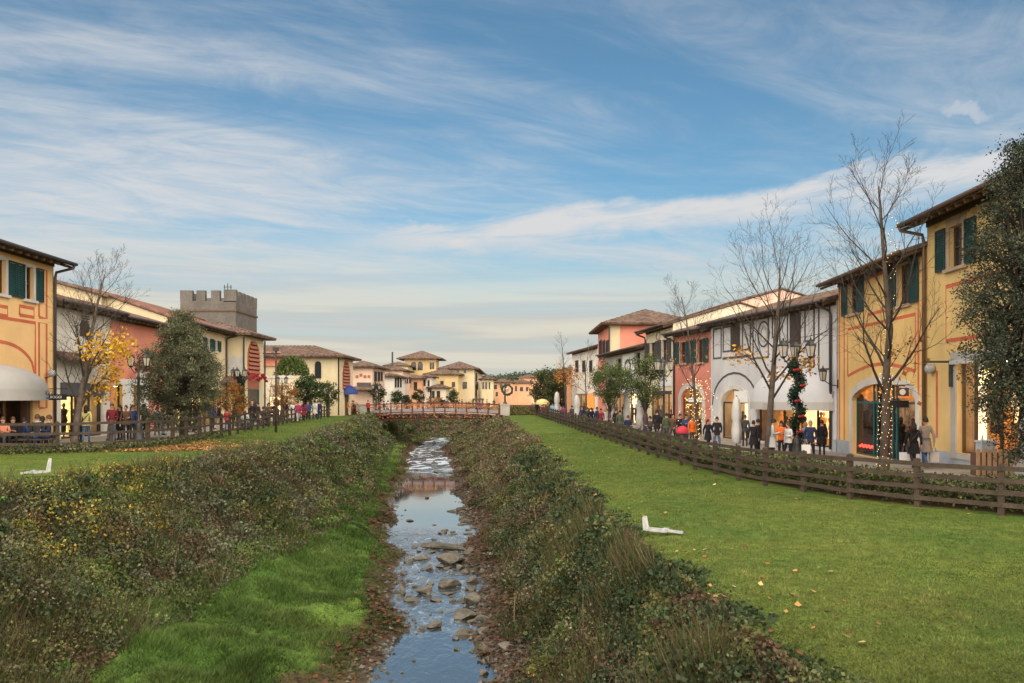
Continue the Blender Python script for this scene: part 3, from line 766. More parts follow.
    def shopfront(s, u0, u1, z0, z1, frame='frame_brown', lit=None, deep=1.6, mullions=(), transom=None, goods=('goods_dark',), seed=0, door=None, lamp=True, rise=0.0):
        """a glazed opening with a lit room behind it, shelves and clothes in the window"""
        F = s.F; u0, u1 = min(u0, u1), max(u0, u1); rng = random.Random(seed); d = 0.22
        f = MB(); F.frame(f, u0, u1, z0, z1, .07, -d - .05, -d + .04)
        for x in mullions: F.box(f, x - .045, x + .045, z0 + .07, z1 - .07, -d - .045, -d + .035)
        if transom: F.box(f, u0 + .07, u1 - .07, transom - .045, transom + .045, -d - .043, -d + .033)
        sf = s.part('shop_window', f, M(frame))
        p = MB(); p.quad(F.pt(u0 + .02, z0 + .02, -d), F.pt(u1 - .02, z0 + .02, -d), F.pt(u1 - .02, z1 - .02, -d), F.pt(u0 + .02, z1 - .02, -d)); s.part('pane', p, GLASS, sf)
        r = MB(); e = d + deep
        r.quad(F.pt(u0, z0, -d - .06), F.pt(u1, z0, -d - .06), F.pt(u1, z0, -e), F.pt(u0, z0, -e)); r.quad(F.pt(u0, z1, -d - .06), F.pt(u1, z1, -d - .06), F.pt(u1, z1, -e), F.pt(u0, z1, -e))
        for x in (u0, u1): r.quad(F.pt(x, z0, -d - .06), F.pt(x, z0, -e), F.pt(x, z1, -e), F.pt(x, z1, -d - .06))
        s.part('shop_interior', r, M('interior' if lamp else 'interior_dark'), sf)
        b = MB(); b.quad(F.pt(u0, z0, -e), F.pt(u1, z0, -e), F.pt(u1, z1, -e), F.pt(u0, z1, -e)); s.part('lit_back_wall', b, lit or LIT_WARM, sf)
        if lamp:
            l = MB(); F.box(l, u0 + (u1 - u0) * .15, u1 - (u1 - u0) * .15, z1 - .07, z1 - .03, -e + .5, -e + .62); s.part('ceiling_lamp', l, M('ceiling_lamp'), sf)
        k = max(1, int((u1 - u0) / 0.8))
        for gname in goods:
            for i in range(k):
                g = MB()
                u = u0 + .3 + (u1 - u0 - .6) * (i + rng.random() * .8) / k; dd = -d - .35 - rng.random() * (deep - .7)
                if rng.random() < .6:                              # a dressed mannequin
                    hgt = 1.62 + rng.random() * .15; c = F.pt(u, z0, dd)
                    g.lathe(c, [(.02, 0), (.10, .02), (.03, .06), (.11, .35), (.13, .75), (.19, .85), (.15, 1.0), (.12, 1.12), (.19, 1.34), (.17, 1.42), (.05, 1.48), (.05, 1.53), (.09, 1.60), (.08, 1.70), (.02, 1.75)] if hgt else [], 8)
                else:                                             # a stepped shelf of goods
                    w = .25 + rng.random() * .3
                    g.bar(F.pt(u, z0 + .01, dd), F.pt(u, z0 + 1.1, dd), .1, .1)
                    for q in range(3): F.box(g, u - w * (1 - q * .2), u + w * (1 - q * .2), z0 + q * .38 + .02, z0 + q * .38 + .36, dd - .16, dd + .16 - q * .05)
                s.part('display', g, M(gname), sf)
        return sf
    def stripes(s, polys, w=0.13, m='stripe', name='painted_stripe'):
        mb = MB()
        for i, p in enumerate(polys): s.F.band(mb, p, w, 0.0, 0.006 + 0.0008 * (i % 5))
        return s.part(name, mb, M(m))
    def plinth(s, h, gaps=(), m='plinth', d=0.05):
        cuts = sorted((min(a, b), max(a, b)) for a, b in gaps); x = s.u0
        for a, b in cuts + [(s.u1, s.u1)]:
            if a - x > .05: mb = MB(); s.F.box(mb, x, a, s.z0 - .5, s.z0 + h, 0, d); s.part('plinth', mb, M(m))
            x = b

def lettering(text, F, u, z, d, size, m, parent, o, shear=0.0, align='CENTER', name='lettering', extrude=0.008):
    cu = bpy.data.curves.new(name, 'FONT'); cu.body = text; cu.size = size; cu.extrude = extrude; cu.align_x = align; cu.align_y = 'CENTER'; cu.shear = shear
    tmp = bpy.data.objects.new(name, cu); me = bpy.data.meshes.new_from_object(tmp); bpy.data.objects.remove(tmp)
    me.materials.clear(); me.materials.append(m)
    rot = Matrix((F.d, Vector((0, 0, 1)), F.n)).transposed().to_4x4()
    me.transform(Matrix.Translation(F.pt(u, z, d) - Vector(o)) @ rot)
    return link(name, me, parent)
def rect(u0, u1, z0, z1): return [(u0, z0), (u0, z1), (u1, z1), (u1, z0), (u0, z0)]
def segs(*pts): return list(pts)
def wall_lantern(b, u, z, arm=0.7, name='wall_lantern'):
    F = b.F; q = MB()
    q.tube([F.pt(u, z - .35, .02), F.pt(u, z - .30, arm * .5), F.pt(u, z - .05, arm), F.pt(u, z - .15, arm)], .025, 6)
    q.tube([F.pt(u, z - .45, .03), F.pt(u, z - .05, .03)], .04, 6)
    c = F.pt(u, z - .12, arm)
    q.lathe(c, [(.05, 0), (.13, .02), (.13, .05)], 6); q.lathe(c, [(.20, .47), (.22, .50), (.10, .62), (.03, .68), (.03, .74), (.01, .78)], 6)
    for j in range(6):
        a = PI / 3 * j; q.bar(c + Vector((.125 * math.cos(a), .125 * math.sin(a), .05)), c + Vector((.195 * math.cos(a), .195 * math.sin(a), .48)), .018, .018)
    lp = b.part(name, q, M('iron_black'))
    g = MB(); g.lathe(c, [(.11, .05), (.175, .47)], 6); b.part('lamp_glass', g, M('lamp_glass'), lp)
# ------------------------------------------------------------------ shops along the right promenade, from the camera outwards
# tall yellow shop at the right edge
F1 = Fac((15.62, 30.1), (15.2, 18.0)); z0 = 0.2; z1 = 9.55
u = F1.u; z = F1.z
wa, wb = u(950), u(963); wz0, wz1 = z(950, 268.5), z(950, 228)
sa, sb, sz0, sz1 = u(957), u(1021), 0.95, z(957, 361)
b = Building('yellow_shop', 'tall mustard yellow shop behind the dark oak, with dark green shutters and glowing letters', F1, 12, z0, z1, M('plaster_yellow'),
             [(wa, wb, wz0, wz1), (sa, sb, sz0, sz1)])
b.gable(over=1.0, half=5.5, pitch=.34, m=TILE_GREY); b.gutter(M('gutter'), pipe_u=-0.02, d=.12)
w = b.window(wa, wb, wz0, wz1, surround='stone_warm', sw=.22, shutters='shutter_green', shw=abs(u(947.7) - u(938.9)) + .05)
q = MB(); F1.box(q, wa - .25, wb + .25, wz1 + .22, wz1 + .75, 0, .035); F1.box(q, wa - .38, wb + .38, wz1 + .75, wz1 + .85, 0, .12); b.part('lintel', q, M('stone_warm'))
s2 = u(990); 
wc, wd = u(1035), u(1060)
b.stripes([[(s2 + 3, z(966, 281)), (u(946), z(946, 287)), (u(946), z(946, 341)), (s2 + 3, z(946, 341))], [(u(969), wz1 + .3), (u(969), wz1 + .62), (u(985), wz1 + .62)],
           [(u(937), sz1 - .3), (u(937), 1.4)]], .15)
q = MB(); F1.frame(q, sa - .34, sb + .34, .75, sz1 + .30, .34, 0, .06, bottom=False); F1.box(q, sa - .34, sb + .34, .75, .95, 0.0, .10); b.part('stone_surround', q, M('stone_grey'))
b.shopfront(sa, sb, sz0, sz1, lit=LIT_WARM, mullions=[sa + (sb - sa) * .22, sa + (sb - sa) * .62], goods=('goods_dark', 'goods_orange'), seed=3)
q = MB(); F1.box(q, sa + .10, sa + (sb - sa) * .20, sz0 + .12, sz1 - .10, -.62, -.58); b.part('display_panel', q, LIT_PALE)
lettering('illa', F1, u(983), z(983, 377), -.15, .75, M('lit_letters'), b.root, b.o, name='glowing_letters', extrude=.03)
b.plinth(.75)
q = MB(); q.lathe_e(F1.pt(u(934.5), z(934.5, 368.7), .16), .19, .19, .19, 12, 8); q.tube([F1.pt(u(934.5), z(934.5, 368.7), .0), F1.pt(u(934.5), z(934.5, 368.7), .1)], .07, 8); b.part('wall_lamp', q, M('plastic_white'), smooth=True)
q = MB(); q.bar(F1.pt(sa - .2, sz1 + .05, .1), F1.pt(sa - .2, sz1 - .9, .1), .12, .12); q.bar(F1.pt(sa - .2, sz1 - .02, .1), F1.pt(sa - .2, sz1 - .02, 1.0), .07, .07); b.part('awning_bracket', q, M('iron_green'))
q = MB(); F1.box(q, sa - .1, sb, sz1 - .12, sz1 + .02, .07, .22); b.part('rolled_awning', q, M('cloth_grey'))

# lower yellow shop with the arched green door
F2 = Fac((16.05, 39.35), (15.6, 30.2)); u = F2.u; z = F2.z; z1 = 8.55
A = (u(849.5), u(857.5), z(849, 314.5), z(849, 281)); Bw = (u(898.5), u(909.5), z(898, 306), z(898, 266))
da, db = u(852.5), u(916.5); dz1 = z(878, 383.5)
b = Building('yellow_shop', 'lower mustard yellow shop with two green-shuttered windows and an arched teal-framed door', F2, 12, .2, z1, M('plaster_gold'),
             [A, Bw, (da, db, .25, dz1, .75)])
b.gable(over=.95, half=5.5, pitch=.33, m=TILE_GREY); b.gutter(M('gutter'))
b.window(*A, surround='stone_warm', sw=.12, shutters='shutter_green', shw=.72)
b.window(*Bw, surround='stone_warm', sw=.12, shutters='shutter_green', shw=.75)
sp = dz1 - .75
P = [(da - .16, .25)] + F2.arc(da - .16, db + .16, sp, .92) + [(db + .16, .25)]
q = MB(); F2.band(q, P, .34, 0, .05); b.part('stone_surround', q, M('stone_pale'))
w = db - da
b.shopfront(da, db, .25, dz1, frame='frame_teal', lit=LIT_DIM, mullions=[da + w * .30, da + w * .36, da + w * .60, da + w * .66], transom=2.65, goods=('goods_dark', 'goods_red'), seed=5, lamp=False, deep=1.8)
q = MB(); rr = random.Random(4)
for i in range(26): q.lathe_e(F2.pt(da + .2 + rr.random() * w * .8, 2.85 + rr.random() * .5, -.35 - rr.random() * .2), .22, .22, .20, 6, 4)
b.part('autumn_leaf_garland', q, M('goods_orange'))
q = MB()
for i in range(9): q.lathe_e(F2.pt(da + .15 + w * .27 * i / 9, .62 + .06 * (i % 2), -.3), .07, .07, .06, 6, 4)
b.part('red_window_lights', q, M('red_light'))
zl = z(850, 329); zt = z(845, 317)
b.stripes([rect(u(839.6), u(844.2), z(840, 441), z(840, 276)),
           [(u(847.8), z(848, 376)), (u(847.8), zl), (u(915.5), zl), (u(915.5), z(915, 371))],
           [(u(847.8), z(848, 376))] + [(u(847.8) + (u(915.5) - u(847.8)) * t, z(848, 376) + .42 * math.sin(PI * t)) for t in (.1, .2, .3, .4, .5, .6, .7, .8, .9)] + [(u(915.5), z(848, 376))],
           [(u(867.5), z(867, 315)), (u(889), z(867, 315))], [(u(918.5), z(918.5, 440)), (u(918.5), z(918.5, 302))], [(u(847), 8.2), (u(890), 8.2)]], .14)
b.plinth(.62, [(da - .33, db + .33)])
q = MB(); sgx = u(914); q.bar(F2.pt(sgx, z(914, 385), 0), F2.pt(sgx, z(914, 385), .75), .03, .03); q.box(F2.pt(sgx, z(914, 392), .45), .5, .05, .32)
b.part('hanging_sign', q, M('frame_brown'))
q = MB(); q.tube([F2.pt(sgx + .01, z(914, 392), .45) + Vector((.0, -.03, 0)), F2.pt(sgx, z(914, 392), .45) + Vector((.0, -.032, 0))], .12, 10); b.part('sign_disc', q, M('lettering_white'))
q = MB(); q.box(F2.pt(u(908), z(908, 404), .35), .75, .06, .28); q.bar(F2.pt(u(908), z(908, 399), 0), F2.pt(u(908), z(908, 399), .75), .03, .03); b.part('hanging_sign', q, M('sign_dark'))
wall_lantern(b, .02, z(838, 392) + .65, .75)

# white shop with the big domed awning
F3 = Fac((13.1, 52.7), (16.0, 39.45)); u = F3.u; z = F3.z; z1 = 7.72
la, lb, lz1 = u(720.5), u(748.5), z(734, 389)
fa, fb, fz1 = u(757), u(831), z(800, 409)
b = Building('white_shop', 'white shop with dark painted panels, an arched glass door and a large domed awning', F3, 12, .2, z1, M('plaster_white'), [(la, lb, .25, lz1, 1.1), (fa, fb, .35, fz1)])
b.gable(over=.85, half=5, pitch=.28); b.gutter(M('gutter_dark'), pipe_u=F3.L - .35)
def X3(cx, cy): return 690 + cx / 6.206, 290 + cy / 6.206
q = MB(); frames = []
for a0, a1, t, bt in ((145, 197, 240, 430), (205, 258, 228, 388), (325, 378, 205, 378), (390, 490, 180, 430), (510, 540, 170, 300), (555, 610, 158, 330), (712, 775, 120, 325), (797, 872, 104, 500), (745, 775, 362, 480)):
    x0, y0 = X3(a0, t); x1, _ = X3(a1, t); _, y1 = X3(a0, bt)
    F3.frame(q, u(x0), u(x1), z(x0, y1), z(x0, y0), .10, 0, .03)
F3.band(q, [(u(723), z(723, 358.5)), (u(751), z(723, 358.5))], .14, 0, .03)
F3.band(q, F3.arc(la - 1.1, lb + 1.1, lz1 - 1.0, 2.0), .12, 0, .028)
x, y = 764, 334; F3.band(q, [(u(x) + .62 * math.cos(t * PI / 8), z(x, y) + .72 * math.sin(t * PI / 8)) for t in range(17)], .09, 0.03, .05)
b.part('painted_panel_frame', q, M('trim_dark'))
q = MB(); F3.band(q, [(u(x) + .36 * math.cos(t * PI / 8), z(x, y) + .42 * math.sin(t * PI / 8)) for t in range(17)], .16, 0.0, .04); b.part('medallion', q, M('stone_grey'))
for x0, x1, yt, yb in ((732.2, 740, 323, 352), (790.7, 800.9, 311, 345)):
    q = MB(); F3.box(q, u(x0), u(x1), z(x0, yb), z(x0, yt), 0, .07)
    q2 = F3.arc(u(x0), u(x1), z(x0, yt) - .02, .25)
    n = len(q2)
    for i in range(n - 1): q.hexa([F3.pt(*q2[i], 0), F3.pt(*q2[i + 1], 0), F3.pt(q2[i + 1][0], q2[0][1], 0), F3.pt(q2[i][0], q2[0][1], 0), F3.pt(*q2[i], .07), F3.pt(*q2[i + 1], .07), F3.pt(q2[i + 1][0], q2[0][1], .07), F3.pt(q2[i][0], q2[0][1], .07)])
    for i in range(14):
        zz = z(x0, yb) + .1 + i * (z(x0, yt) - z(x0, yb) - .2) / 14; F3.box(q, u(x0) + .08, u(x1) - .08, zz, zz + .05, .07, .09)
    b.part('closed_shutter', q, M('shutter_brown'))
b.shopfront(la, lb, .25, lz1, frame='frame_dark', lit=LIT_PALE, mullions=[la + (lb - la) * .52], transom=2.55, goods=('goods_dark',), seed=8, deep=1.5)
q = MB(); F3.box(q, u(735), u(748), z(741, 402.5), z(741, 391), -.1, .05); sg = b.part('shop_sign', q, M('white_paint'))
q = MB(); F3.band(q, [(la - .12, .25)] + F3.arc(la - .12, lb + .12, lz1 - 1.1, 1.22) + [(lb + .12, .25)], .26, 0, .04); b.part('stone_surround', q, M('stone_pale'))
b.shopfront(fa, fb, .35, fz1, frame='frame_dark', lit=LIT_WARM, mullions=[fa + (fb - fa) * t for t in (.18, .36, .55, .62, .8)], goods=('goods_dark', 'goods_orange'), seed=12, deep=2.2)
q = MB(); uc, ha = (u(757) + u(833)) / 2, abs(u(833) - u(757)) / 2 + .1
zb = z(800, 402); F3.dome(q, uc, ha, zb, z(797, 366) - zb, 1.25)
aw = b.part('awning', q, M('awning_white'), smooth=True)
q = MB()
pr = [(uc - ha * math.cos(PI * i / 18), .02 + 1.25 * math.sin(PI * i / 18)) for i in range(19)]
for i in range(18): q.hexa([F3.pt(pr[i][0], zb - .42, pr[i][1]), F3.pt(pr[i + 1][0], zb - .42, pr[i + 1][1]), F3.pt(pr[i + 1][0], zb - .42, pr[i + 1][1] + .015), F3.pt(pr[i][0], zb - .42, pr[i][1] + .015), F3.pt(pr[i][0], zb + .01, pr[i][1]), F3.pt(pr[i + 1][0], zb + .01, pr[i + 1][1]), F3.pt(pr[i + 1][0], zb + .01, pr[i + 1][1] + .015), F3.pt(pr[i][0], zb + .01, pr[i][1] + .015)])
b.part('valance', q, M('awning_grey'), aw)
lettering('CONTE', F3, uc - .1, zb - .2, 1.32, .34, M('lettering_pale'), aw, b.o)
lettering('adL.al', F3, F3.L - .75, z(829, 395), .08, .5, M('lettering_grey'), b.root, b.o, shear=.35)
q = MB(); F3.box(q, u(815), u(827.5), z(821, 409), z(821, 402.5), .55, .62); sgb = b.part('hanging_sign', q, M('sign_brown')); 
b.plinth(.6, [(la - .3, lb + .3), (fa - .05, fb + .05)])

# red shop
F4 = Fac((11.75, 58.0), (13.1, 52.75)); u = F4.u; z = F4.z; z1 = 7.5
da, db, dz1 = u(681), u(702.5), z(691, 387.5)
wins = [(u(680.5), u(686.5), z(678, 363.5), z(678, 343)), (u(697.5), u(703.5), z(697, 362.5), z(697, 340))]
b = Building('red_shop', 'brick red shop with green shutters and an arched doorway, beside the white shop', F4, 12, .2, z1, M('plaster_red'), wins + [(da, db, .25, dz1, .8)])
b.gable(over=.85, half=5, pitch=.28); b.gutter(M('gutter_dark'), pipe_u=.15)
for w_ in wins: b.window(*w_, surround='stone_warm', sw=.12, shutters='shutter_green', shw=.62)
q = MB(); F4.band(q, [(da - .18, .25)] + F4.arc(da - .18, db + .18, dz1 - .8, .98) + [(db + .18, .25)], .38, 0, .05); b.part('stone_surround', q, M('stone_pale'))
b.shopfront(da, db, .25, dz1, lit=LIT_WARM, mullions=[da + (db - da) * .33, da + (db - da) * .66], transom=2.5, goods=('goods_dark',), seed=21, deep=1.6)
q = MB(); q.box(F4.pt(u(702), z(702, 400), .5), .9, .06, .28); b.part('hanging_sign', q, M('white_paint'))
b.plinth(.6, [(da - .35, db + .35)])
# cream shop
F5 = Fac((10.9, 65.0), (11.7, 58.1)); u = F5.u; z = F5.z; z1 = 8.25
wins = [(u(650.5), u(656), z(652, 362), z(652, 343)), (u(662), u(668), z(662, 362), z(662, 340.5))]
sw_ = (u(650), u(672), .5, 3.3)
b = Building('cream_shop', 'cream shop with dark brown shutters and a round plaque under the eaves', F5, 12, .2, z1, M('plaster_pale_cream'), wins + [sw_])
b.gable(over=.85, half=5, pitch=.30); b.gutter(M('gutter_dark'), pipe_u=.1)
for w_ in wins: b.window(*w_, shutters='shutter_brown', shw=.75, surround='stone_pale', sw=.08)
q = MB(); x, y = 658.5, 335.8; F5.band(q, [(u(x) + .5 * math.cos(t * PI / 8), z(x, y) + .32 * math.sin(t * PI / 8)) for t in range(17)], .14, 0, .05); b.part('round_plaque', q, M('stone_warm'))
b.shopfront(*sw_, lit=LIT_PALE, mullions=[sw_[0] + (sw_[1] - sw_[0]) * t for t in (.25, .5, .75)], goods=('goods_dark',), seed=31)
q = MB(); F5.box(q, u(660), u(672), 3.7, 4.4, 0, .05); b.part('shop_sign', q, M('white_paint'))
# upper storey set back behind the red and cream roofs
FU = Fac((15.6, 79.0), (17.3, 62.5)); b = Building('upper_storey_house', 'pale pink upper storey rising behind the red shop roof', FU, 8, .2, 10.2, M('plaster_pink'))
b.gable(over=.8, half=4, pitch=.28, rafters=False)
# low grey shop
F6 = Fac((9.2, 79.0), (10.85, 65.1)); u = F6.u; z = F6.z; z1 = 7.05
sw_ = (1.0, F6.L - 1.0, .5, 3.2)
wins = [(u(x0), u(x1), z(x0, 372), z(x0, y0)) for x0, x1, y0 in ((617, 621, 359), (636, 640, 353))]
b = Building('grey_shop', 'low grey and white shop with dark window bays between the cream shop and the tower', F6, 12, .2, z1, M('plaster_grey'), wins + [sw_])
b.gable(over=.85, half=4.5, pitch=.26); b.gutter(M('gutter_dark'))
for w_ in wins: b.window(*w_, frame='frame_dark', sill=False)
q = MB(); F6.box(q, u(623), u(634), z(623, 392), z(623, 355), 0, .06); b.part('white_panel', q, M('white_paint'))
q = MB(); F6.band(q, [(u(628.5) + .9 * math.cos(t * PI / 8), z(628, 366) + .5 * math.sin(t * PI / 8)) for t in range(17)], .22, .06, .1); b.part('emblem_ring', q, M('trim_dark'))
b.shopfront(*sw_, lit=LIT_PALE, mullions=[sw_[0] + (sw_[1] - sw_[0]) * t for t in (.16, .33, .5, .66, .83)], goods=('goods_dark',), seed=41)
# coral tower house
def block(name, label, x0, x1, y0, y1, zb, z1, wallmat, pitch, over, roofm=None, cat='building', group=None, du=.3):
    """free-standing house on an axis-aligned footprint; returns its builder for the face towards the camera"""
    b = Building(name, label, Fac((x0, y0), (x1, y0)), y1 - y0, zb, z1, wallmat, cat=cat, group=group)
    q = MB(); hip_roof(q, x0, x1, y0, y1, z1 + .12, pitch, over, du); b.part('roof', q, roofm or TILE)
    return b
def flat_window(b, F, px0, px1, py0, py1, frame='frame_dark', pane='window_dark', arch=False, surround=None, back=0.0):
    """a window standing in a shallow frame on a far facade"""
    a, c = F.u(px0), F.u(px1); a, c = min(a, c), max(a, c); z0_, z1_ = F.z(px0, py1), F.z(px0, py0)
    f = MB(); w = max(.06, (c - a) * .10)
    P = [(a, z0_)] + (F.arc(a, c, z1_ - (c - a) / 2, (c - a) / 2, 8) if arch else [(a, z1_), (c, z1_)]) + [(c, z0_), (a, z0_)]
    F.band(f, P, w, 0, .10)
    F.box(f, (a + c) / 2 - w * .3, (a + c) / 2 + w * .3, z0_, z1_ - .1, .03, .07)
    win = b.part('window', f, M(surround or frame))
    p = MB()
    if arch:
        Q = F.arc(a, c, z1_ - (c - a) / 2, (c - a) / 2, 8); p.add([F.pt(a, z0_, .02)] + [F.pt(x, y, .02) for x, y in Q] + [F.pt(c, z0_, .02)], [tuple(range(len(Q) + 2))])
    else: F.box(p, a, c, z0_, z1_, .0, .025)
    b.part('pane', p, M(pane) if isinstance(pane, str) else pane, win)
b = block('tower_house', 'tall coral tower house with a broad hipped tile roof', 9.8, 18.2, 80, 91, .3, 10.15, M('plaster_coral'), .36, 1.0)
FS = Fac((9.8, 91), (9.8, 80))
q = MB(); FA = b.F; FA.box(q, .0, 1.0, 0.3, 10.1, 0, .03); b.part('corner_pilaster', q, M('plaster_cream'))
q = MB(); q.tube([(9.72, 79.9, 9.9), (9.72, 79.9, .4)], .08, 6); b.part('drainpipe', q, M('gutter_dark'))
for x in (599.9, 603.2, 606.6): flat_window(b, FS, x, x + 2.0, 341.5, 359)
# white shops further on
F8 = Fac((7.9, 105.0), (9.75, 91.2)); u = F8.u; z = F8.z
b = Building('white_shop', 'narrow pale pink-white shop beyond the coral tower house', F8, 10, .5, 8.7, M('plaster_warmwhite'), [(2, F8.L - 2, .6, 3.3)])
b.gable(over=.8, half=4, pitch=.28, du=.3); b.shopfront(2, F8.L - 2, .6, 3.3, lit=LIT_PALE, mullions=[4.5, 7, 9], seed=51)
q = MB(); F8.box(q, u(587), u(595), z(587, 408), z(587, 394), .05, .15); b.part('lit_sign', q, M('goods_orange'))
for x in (576, 583, 590): flat_window(b, F8, x, x + 2.4, 361, 372)
F9 = Fac((5.2, 145.0), (7.8, 106.0))
b = Building('peach_shop', 'low peach shop half hidden behind the round dark trees', F9, 10, .6, 6.2, M('plaster_peach'), [(6, 30, .8, 3.2)])
b.gable(over=.8, half=4, pitch=.28, du=.4); b.shopfront(6, 30, .8, 3.2, lit=LIT_PALE, mullions=[10, 14, 18, 22, 26], seed=61, goods=())
# ------------------------------------------------------------------ shops along the left promenade
F = Fac((-21.0, 24.0), (-21.2, 37.0)); u = F.u; z = F.z; z1 = 9.2
wz0, wz1 = z(30, 299.5), z(30, 267.5)
wins = [(u(25.5), u(33), wz0, wz1), (u(-3), u(5), wz0, wz1)]
dr = (u(-30), u(33), .85, z(33, 398))
b = Building('orange_shop', 'warm orange-yellow shop at the left edge with green shutters and a grey domed awning', F, 12, .8, z1, M('plaster_orange'), wins + [dr])
b.gable(over=.95, half=5.5, pitch=.33); b.gutter(M('gutter_dark'), pipe_u=F.L - .05)
b.window(*wins[0], surround='stone_pale', sw=.16, shutters='shutter_green', shw=abs(u(23) - u(15.3)))
b.window(*wins[1], surround='stone_pale', sw=.16, shutters='shutter_green', shw=abs(u(14.8) - u(7.3)))
zs = lambda px, py: z(px, py)
ztop, zbot = zs(38, 268), zs(38, 317)
b.stripes([rect(u(39), u(46.5), zbot, ztop), rect(u(39), u(46.5), zs(39, 408), zs(39, 322.5)), rect(u(19.5), u(34), zs(20, 315), zs(20, 306)), rect(u(-8), u(7.5), zs(0, 315), zs(0, 306)),
           [(u(-40), zs(20, 320.5)), (u(35.2), zs(20, 320.5)), (u(35.2), zs(35, 376))],
           [(u(-40) + (u(35.2) - u(-40)) * t, zs(35, 376) + 1.35 * math.sqrt(max(0, 1 - (2 * t - 1) ** 2))) for t in [i / 20 for i in range(21)]]], .15)
b.shopfront(*dr, frame='frame_brown', lit=LIT_DIM, mullions=[dr[0] + (dr[1] - dr[0]) * t for t in (.3, .6, .88)], goods=('goods_dark', 'goods_dark'), seed=71, lamp=False)
q = MB(); F.frame(q, u(6), u(10), z(8, 413), z(8, 405), .07, -.5, -.45); b.part('framed_picture', q, M('lit_letters'))
q = MB(); q.box(F.pt(u(28), 2.0, -.15), .35, .25, 2.3, 0); b.part('door_post', q, M('frame_brown'))
uc, ha = u(-6), abs(u(38.5) - u(-6)); zb = z(30, 390); 
q = MB(); F.dome(q, uc, ha, zb, z(-4, 369) - zb + .2, 1.3); aw = b.part('awning', q, M('awning_grey'), smooth=True)
pr = [(uc - ha * math.cos(PI * i / 18), .02 + 1.3 * math.sin(PI * i / 18)) for i in range(19)]
q = MB()
for i in range(18): q.hexa([F.pt(pr[i][0], zb - .45, pr[i][1]), F.pt(pr[i + 1][0], zb - .45, pr[i + 1][1]), F.pt(pr[i + 1][0], zb - .45, pr[i + 1][1] + .015), F.pt(pr[i][0], zb - .45, pr[i][1] + .015), F.pt(pr[i][0], zb + .01, pr[i][1]), F.pt(pr[i + 1][0], zb + .01, pr[i + 1][1]), F.pt(pr[i + 1][0], zb + .01, pr[i + 1][1] + .015), F.pt(pr[i][0], zb + .01, pr[i][1] + .015)])
b.part('valance', q, M('awning_grey'), aw)
lettering('BOGGI', F, u(20.5), zb - .14, 1.12, .30, M('lettering_grey'), aw, b.o)
lettering('MILANO', F, u(21.5), zb - .36, 1.10, .12, M('lettering_grey'), aw, b.o)
FH = Fac((-21.1, 36.0), (-19.9, 36.0)); q = MB(); FH.box(q, .15, 1.05, z(50, 400), z(50, 394.3), -.04, .04); q.bar((-21.1, 36, z(50, 389)), (-20.0, 36, z(50, 389)), .03, .03)
hs = b.part('hanging_sign', q, M('sign_dark')); lettering('BOGGI', FH, .6, z(50, 397.2), .045, .17, M('lettering_white'), hs, b.o)
q = MB(); c = F.pt(u(45), z(45, 373), .3); q.lathe_e(c, .17, .17, .17, 12, 8); b.part('wall_lamp', q, M('plastic_white'), smooth=True)
q = MB(); q.tube([F.pt(u(45), z(45, 378), 0), F.pt(u(45), z(45, 376), .3), c], .025, 6); b.part('lamp_arm', q, M('iron_black'))

# white shop with the small tiled canopy
F = Fac((-21.8, 37.3), (-21.9, 43.6)); u = F.u; z = F.z; z1 = 7.5
sf = (u(61), u(104), .85, z(80, 395.5))
b = Building('white_shop', 'white shop with one dark arched shutter, behind the yellow-leaved tree', F, 12, .8, z1, M('plaster_warmwhite'), [sf])
b.gable(over=.9, half=4.5, pitch=.28); b.gutter(M('gutter_dark'))
q = MB(); a, c = u(79.8), u(88.5); zz0, zz1 = z(84, 336.5), z(84, 320.5)
P = [(a, zz0)] + F.arc(a, c, zz1 - .35, .35) + [(c, zz0)]; n = len(P)
q.add([F.pt(x, y, .06) for x, y in P] + [F.pt(x, y, 0) for x, y in P], [tuple(range(n))] + [(i, (i + 1) % n, (i + 1) % n + n, i + n) for i in range(n)])
for i in range(9): F.box(q, a + .08, c - .08, zz0 + .1 + i * .13, zz0 + .16 + i * .13, .06, .085)
b.part('closed_shutter', q, M('shutter_brown'))
b.shopfront(*sf, frame='frame_dark', lit=LIT_YELLOW, mullions=[sf[0] + (sf[1] - sf[0]) * t for t in (.05, .33, .42, .72, .95)], goods=('goods_dark',), seed=81, deep=1.4)
q = MB(); F.box(q, u(60), u(104), z(80, 395), z(80, 383), .02, .12); b.part('shop_fascia', q, mat('fascia_grey', (.10, .10, .11)))
q = MB(); roof_plane(q, F.pt(u(53), z(70, 360.5), .9), F.d, u(92) - u(53), -F.n, .95, .42); b.part('tiled_canopy', q, TILE)
q = MB(); F.box(q, u(86), u(98), z(90, 348), z(90, 345.5), 0, .02); b.part('painted_line', q, M('lettering_pale'))
# coral shop with the white porch
F = Fac((-21.9, 43.7), (-22.0, 51.0)); u = F.u; z = F.z; z1 = 7.4
sf = (u(113.5), u(142), .85, z(120, 385))
b = Building('coral_shop', 'coral-orange shop with a square white porch, half behind the big evergreen', F, 12, .8, z1, M('plaster_coral'), [sf])
b.gable(over=.9, half=4.5, pitch=.28); b.gutter(M('gutter_dark'), pipe_u=F.L)
b.shopfront(*sf, frame='frame_dark', lit=LIT_YELLOW, mullions=[sf[0] + (sf[1] - sf[0]) * t for t in (.3, .6)], goods=('goods_dark',), seed=91)
q = MB(); up = u(129); F.box(q, u(113.2), u(115.4), .8, z(114, 385), .5, 1.0); F.box(q, u(128), u(131.3), .8, z(130, 385), .5, 1.0); F.box(q, u(113), u(131.5), z(120, 385), z(120, 379.5), .0, 1.05); F.box(q, u(128), u(131), z(130, 379), z(130, 368), .5, .9)
b.part('porch', q, M('white_paint'))
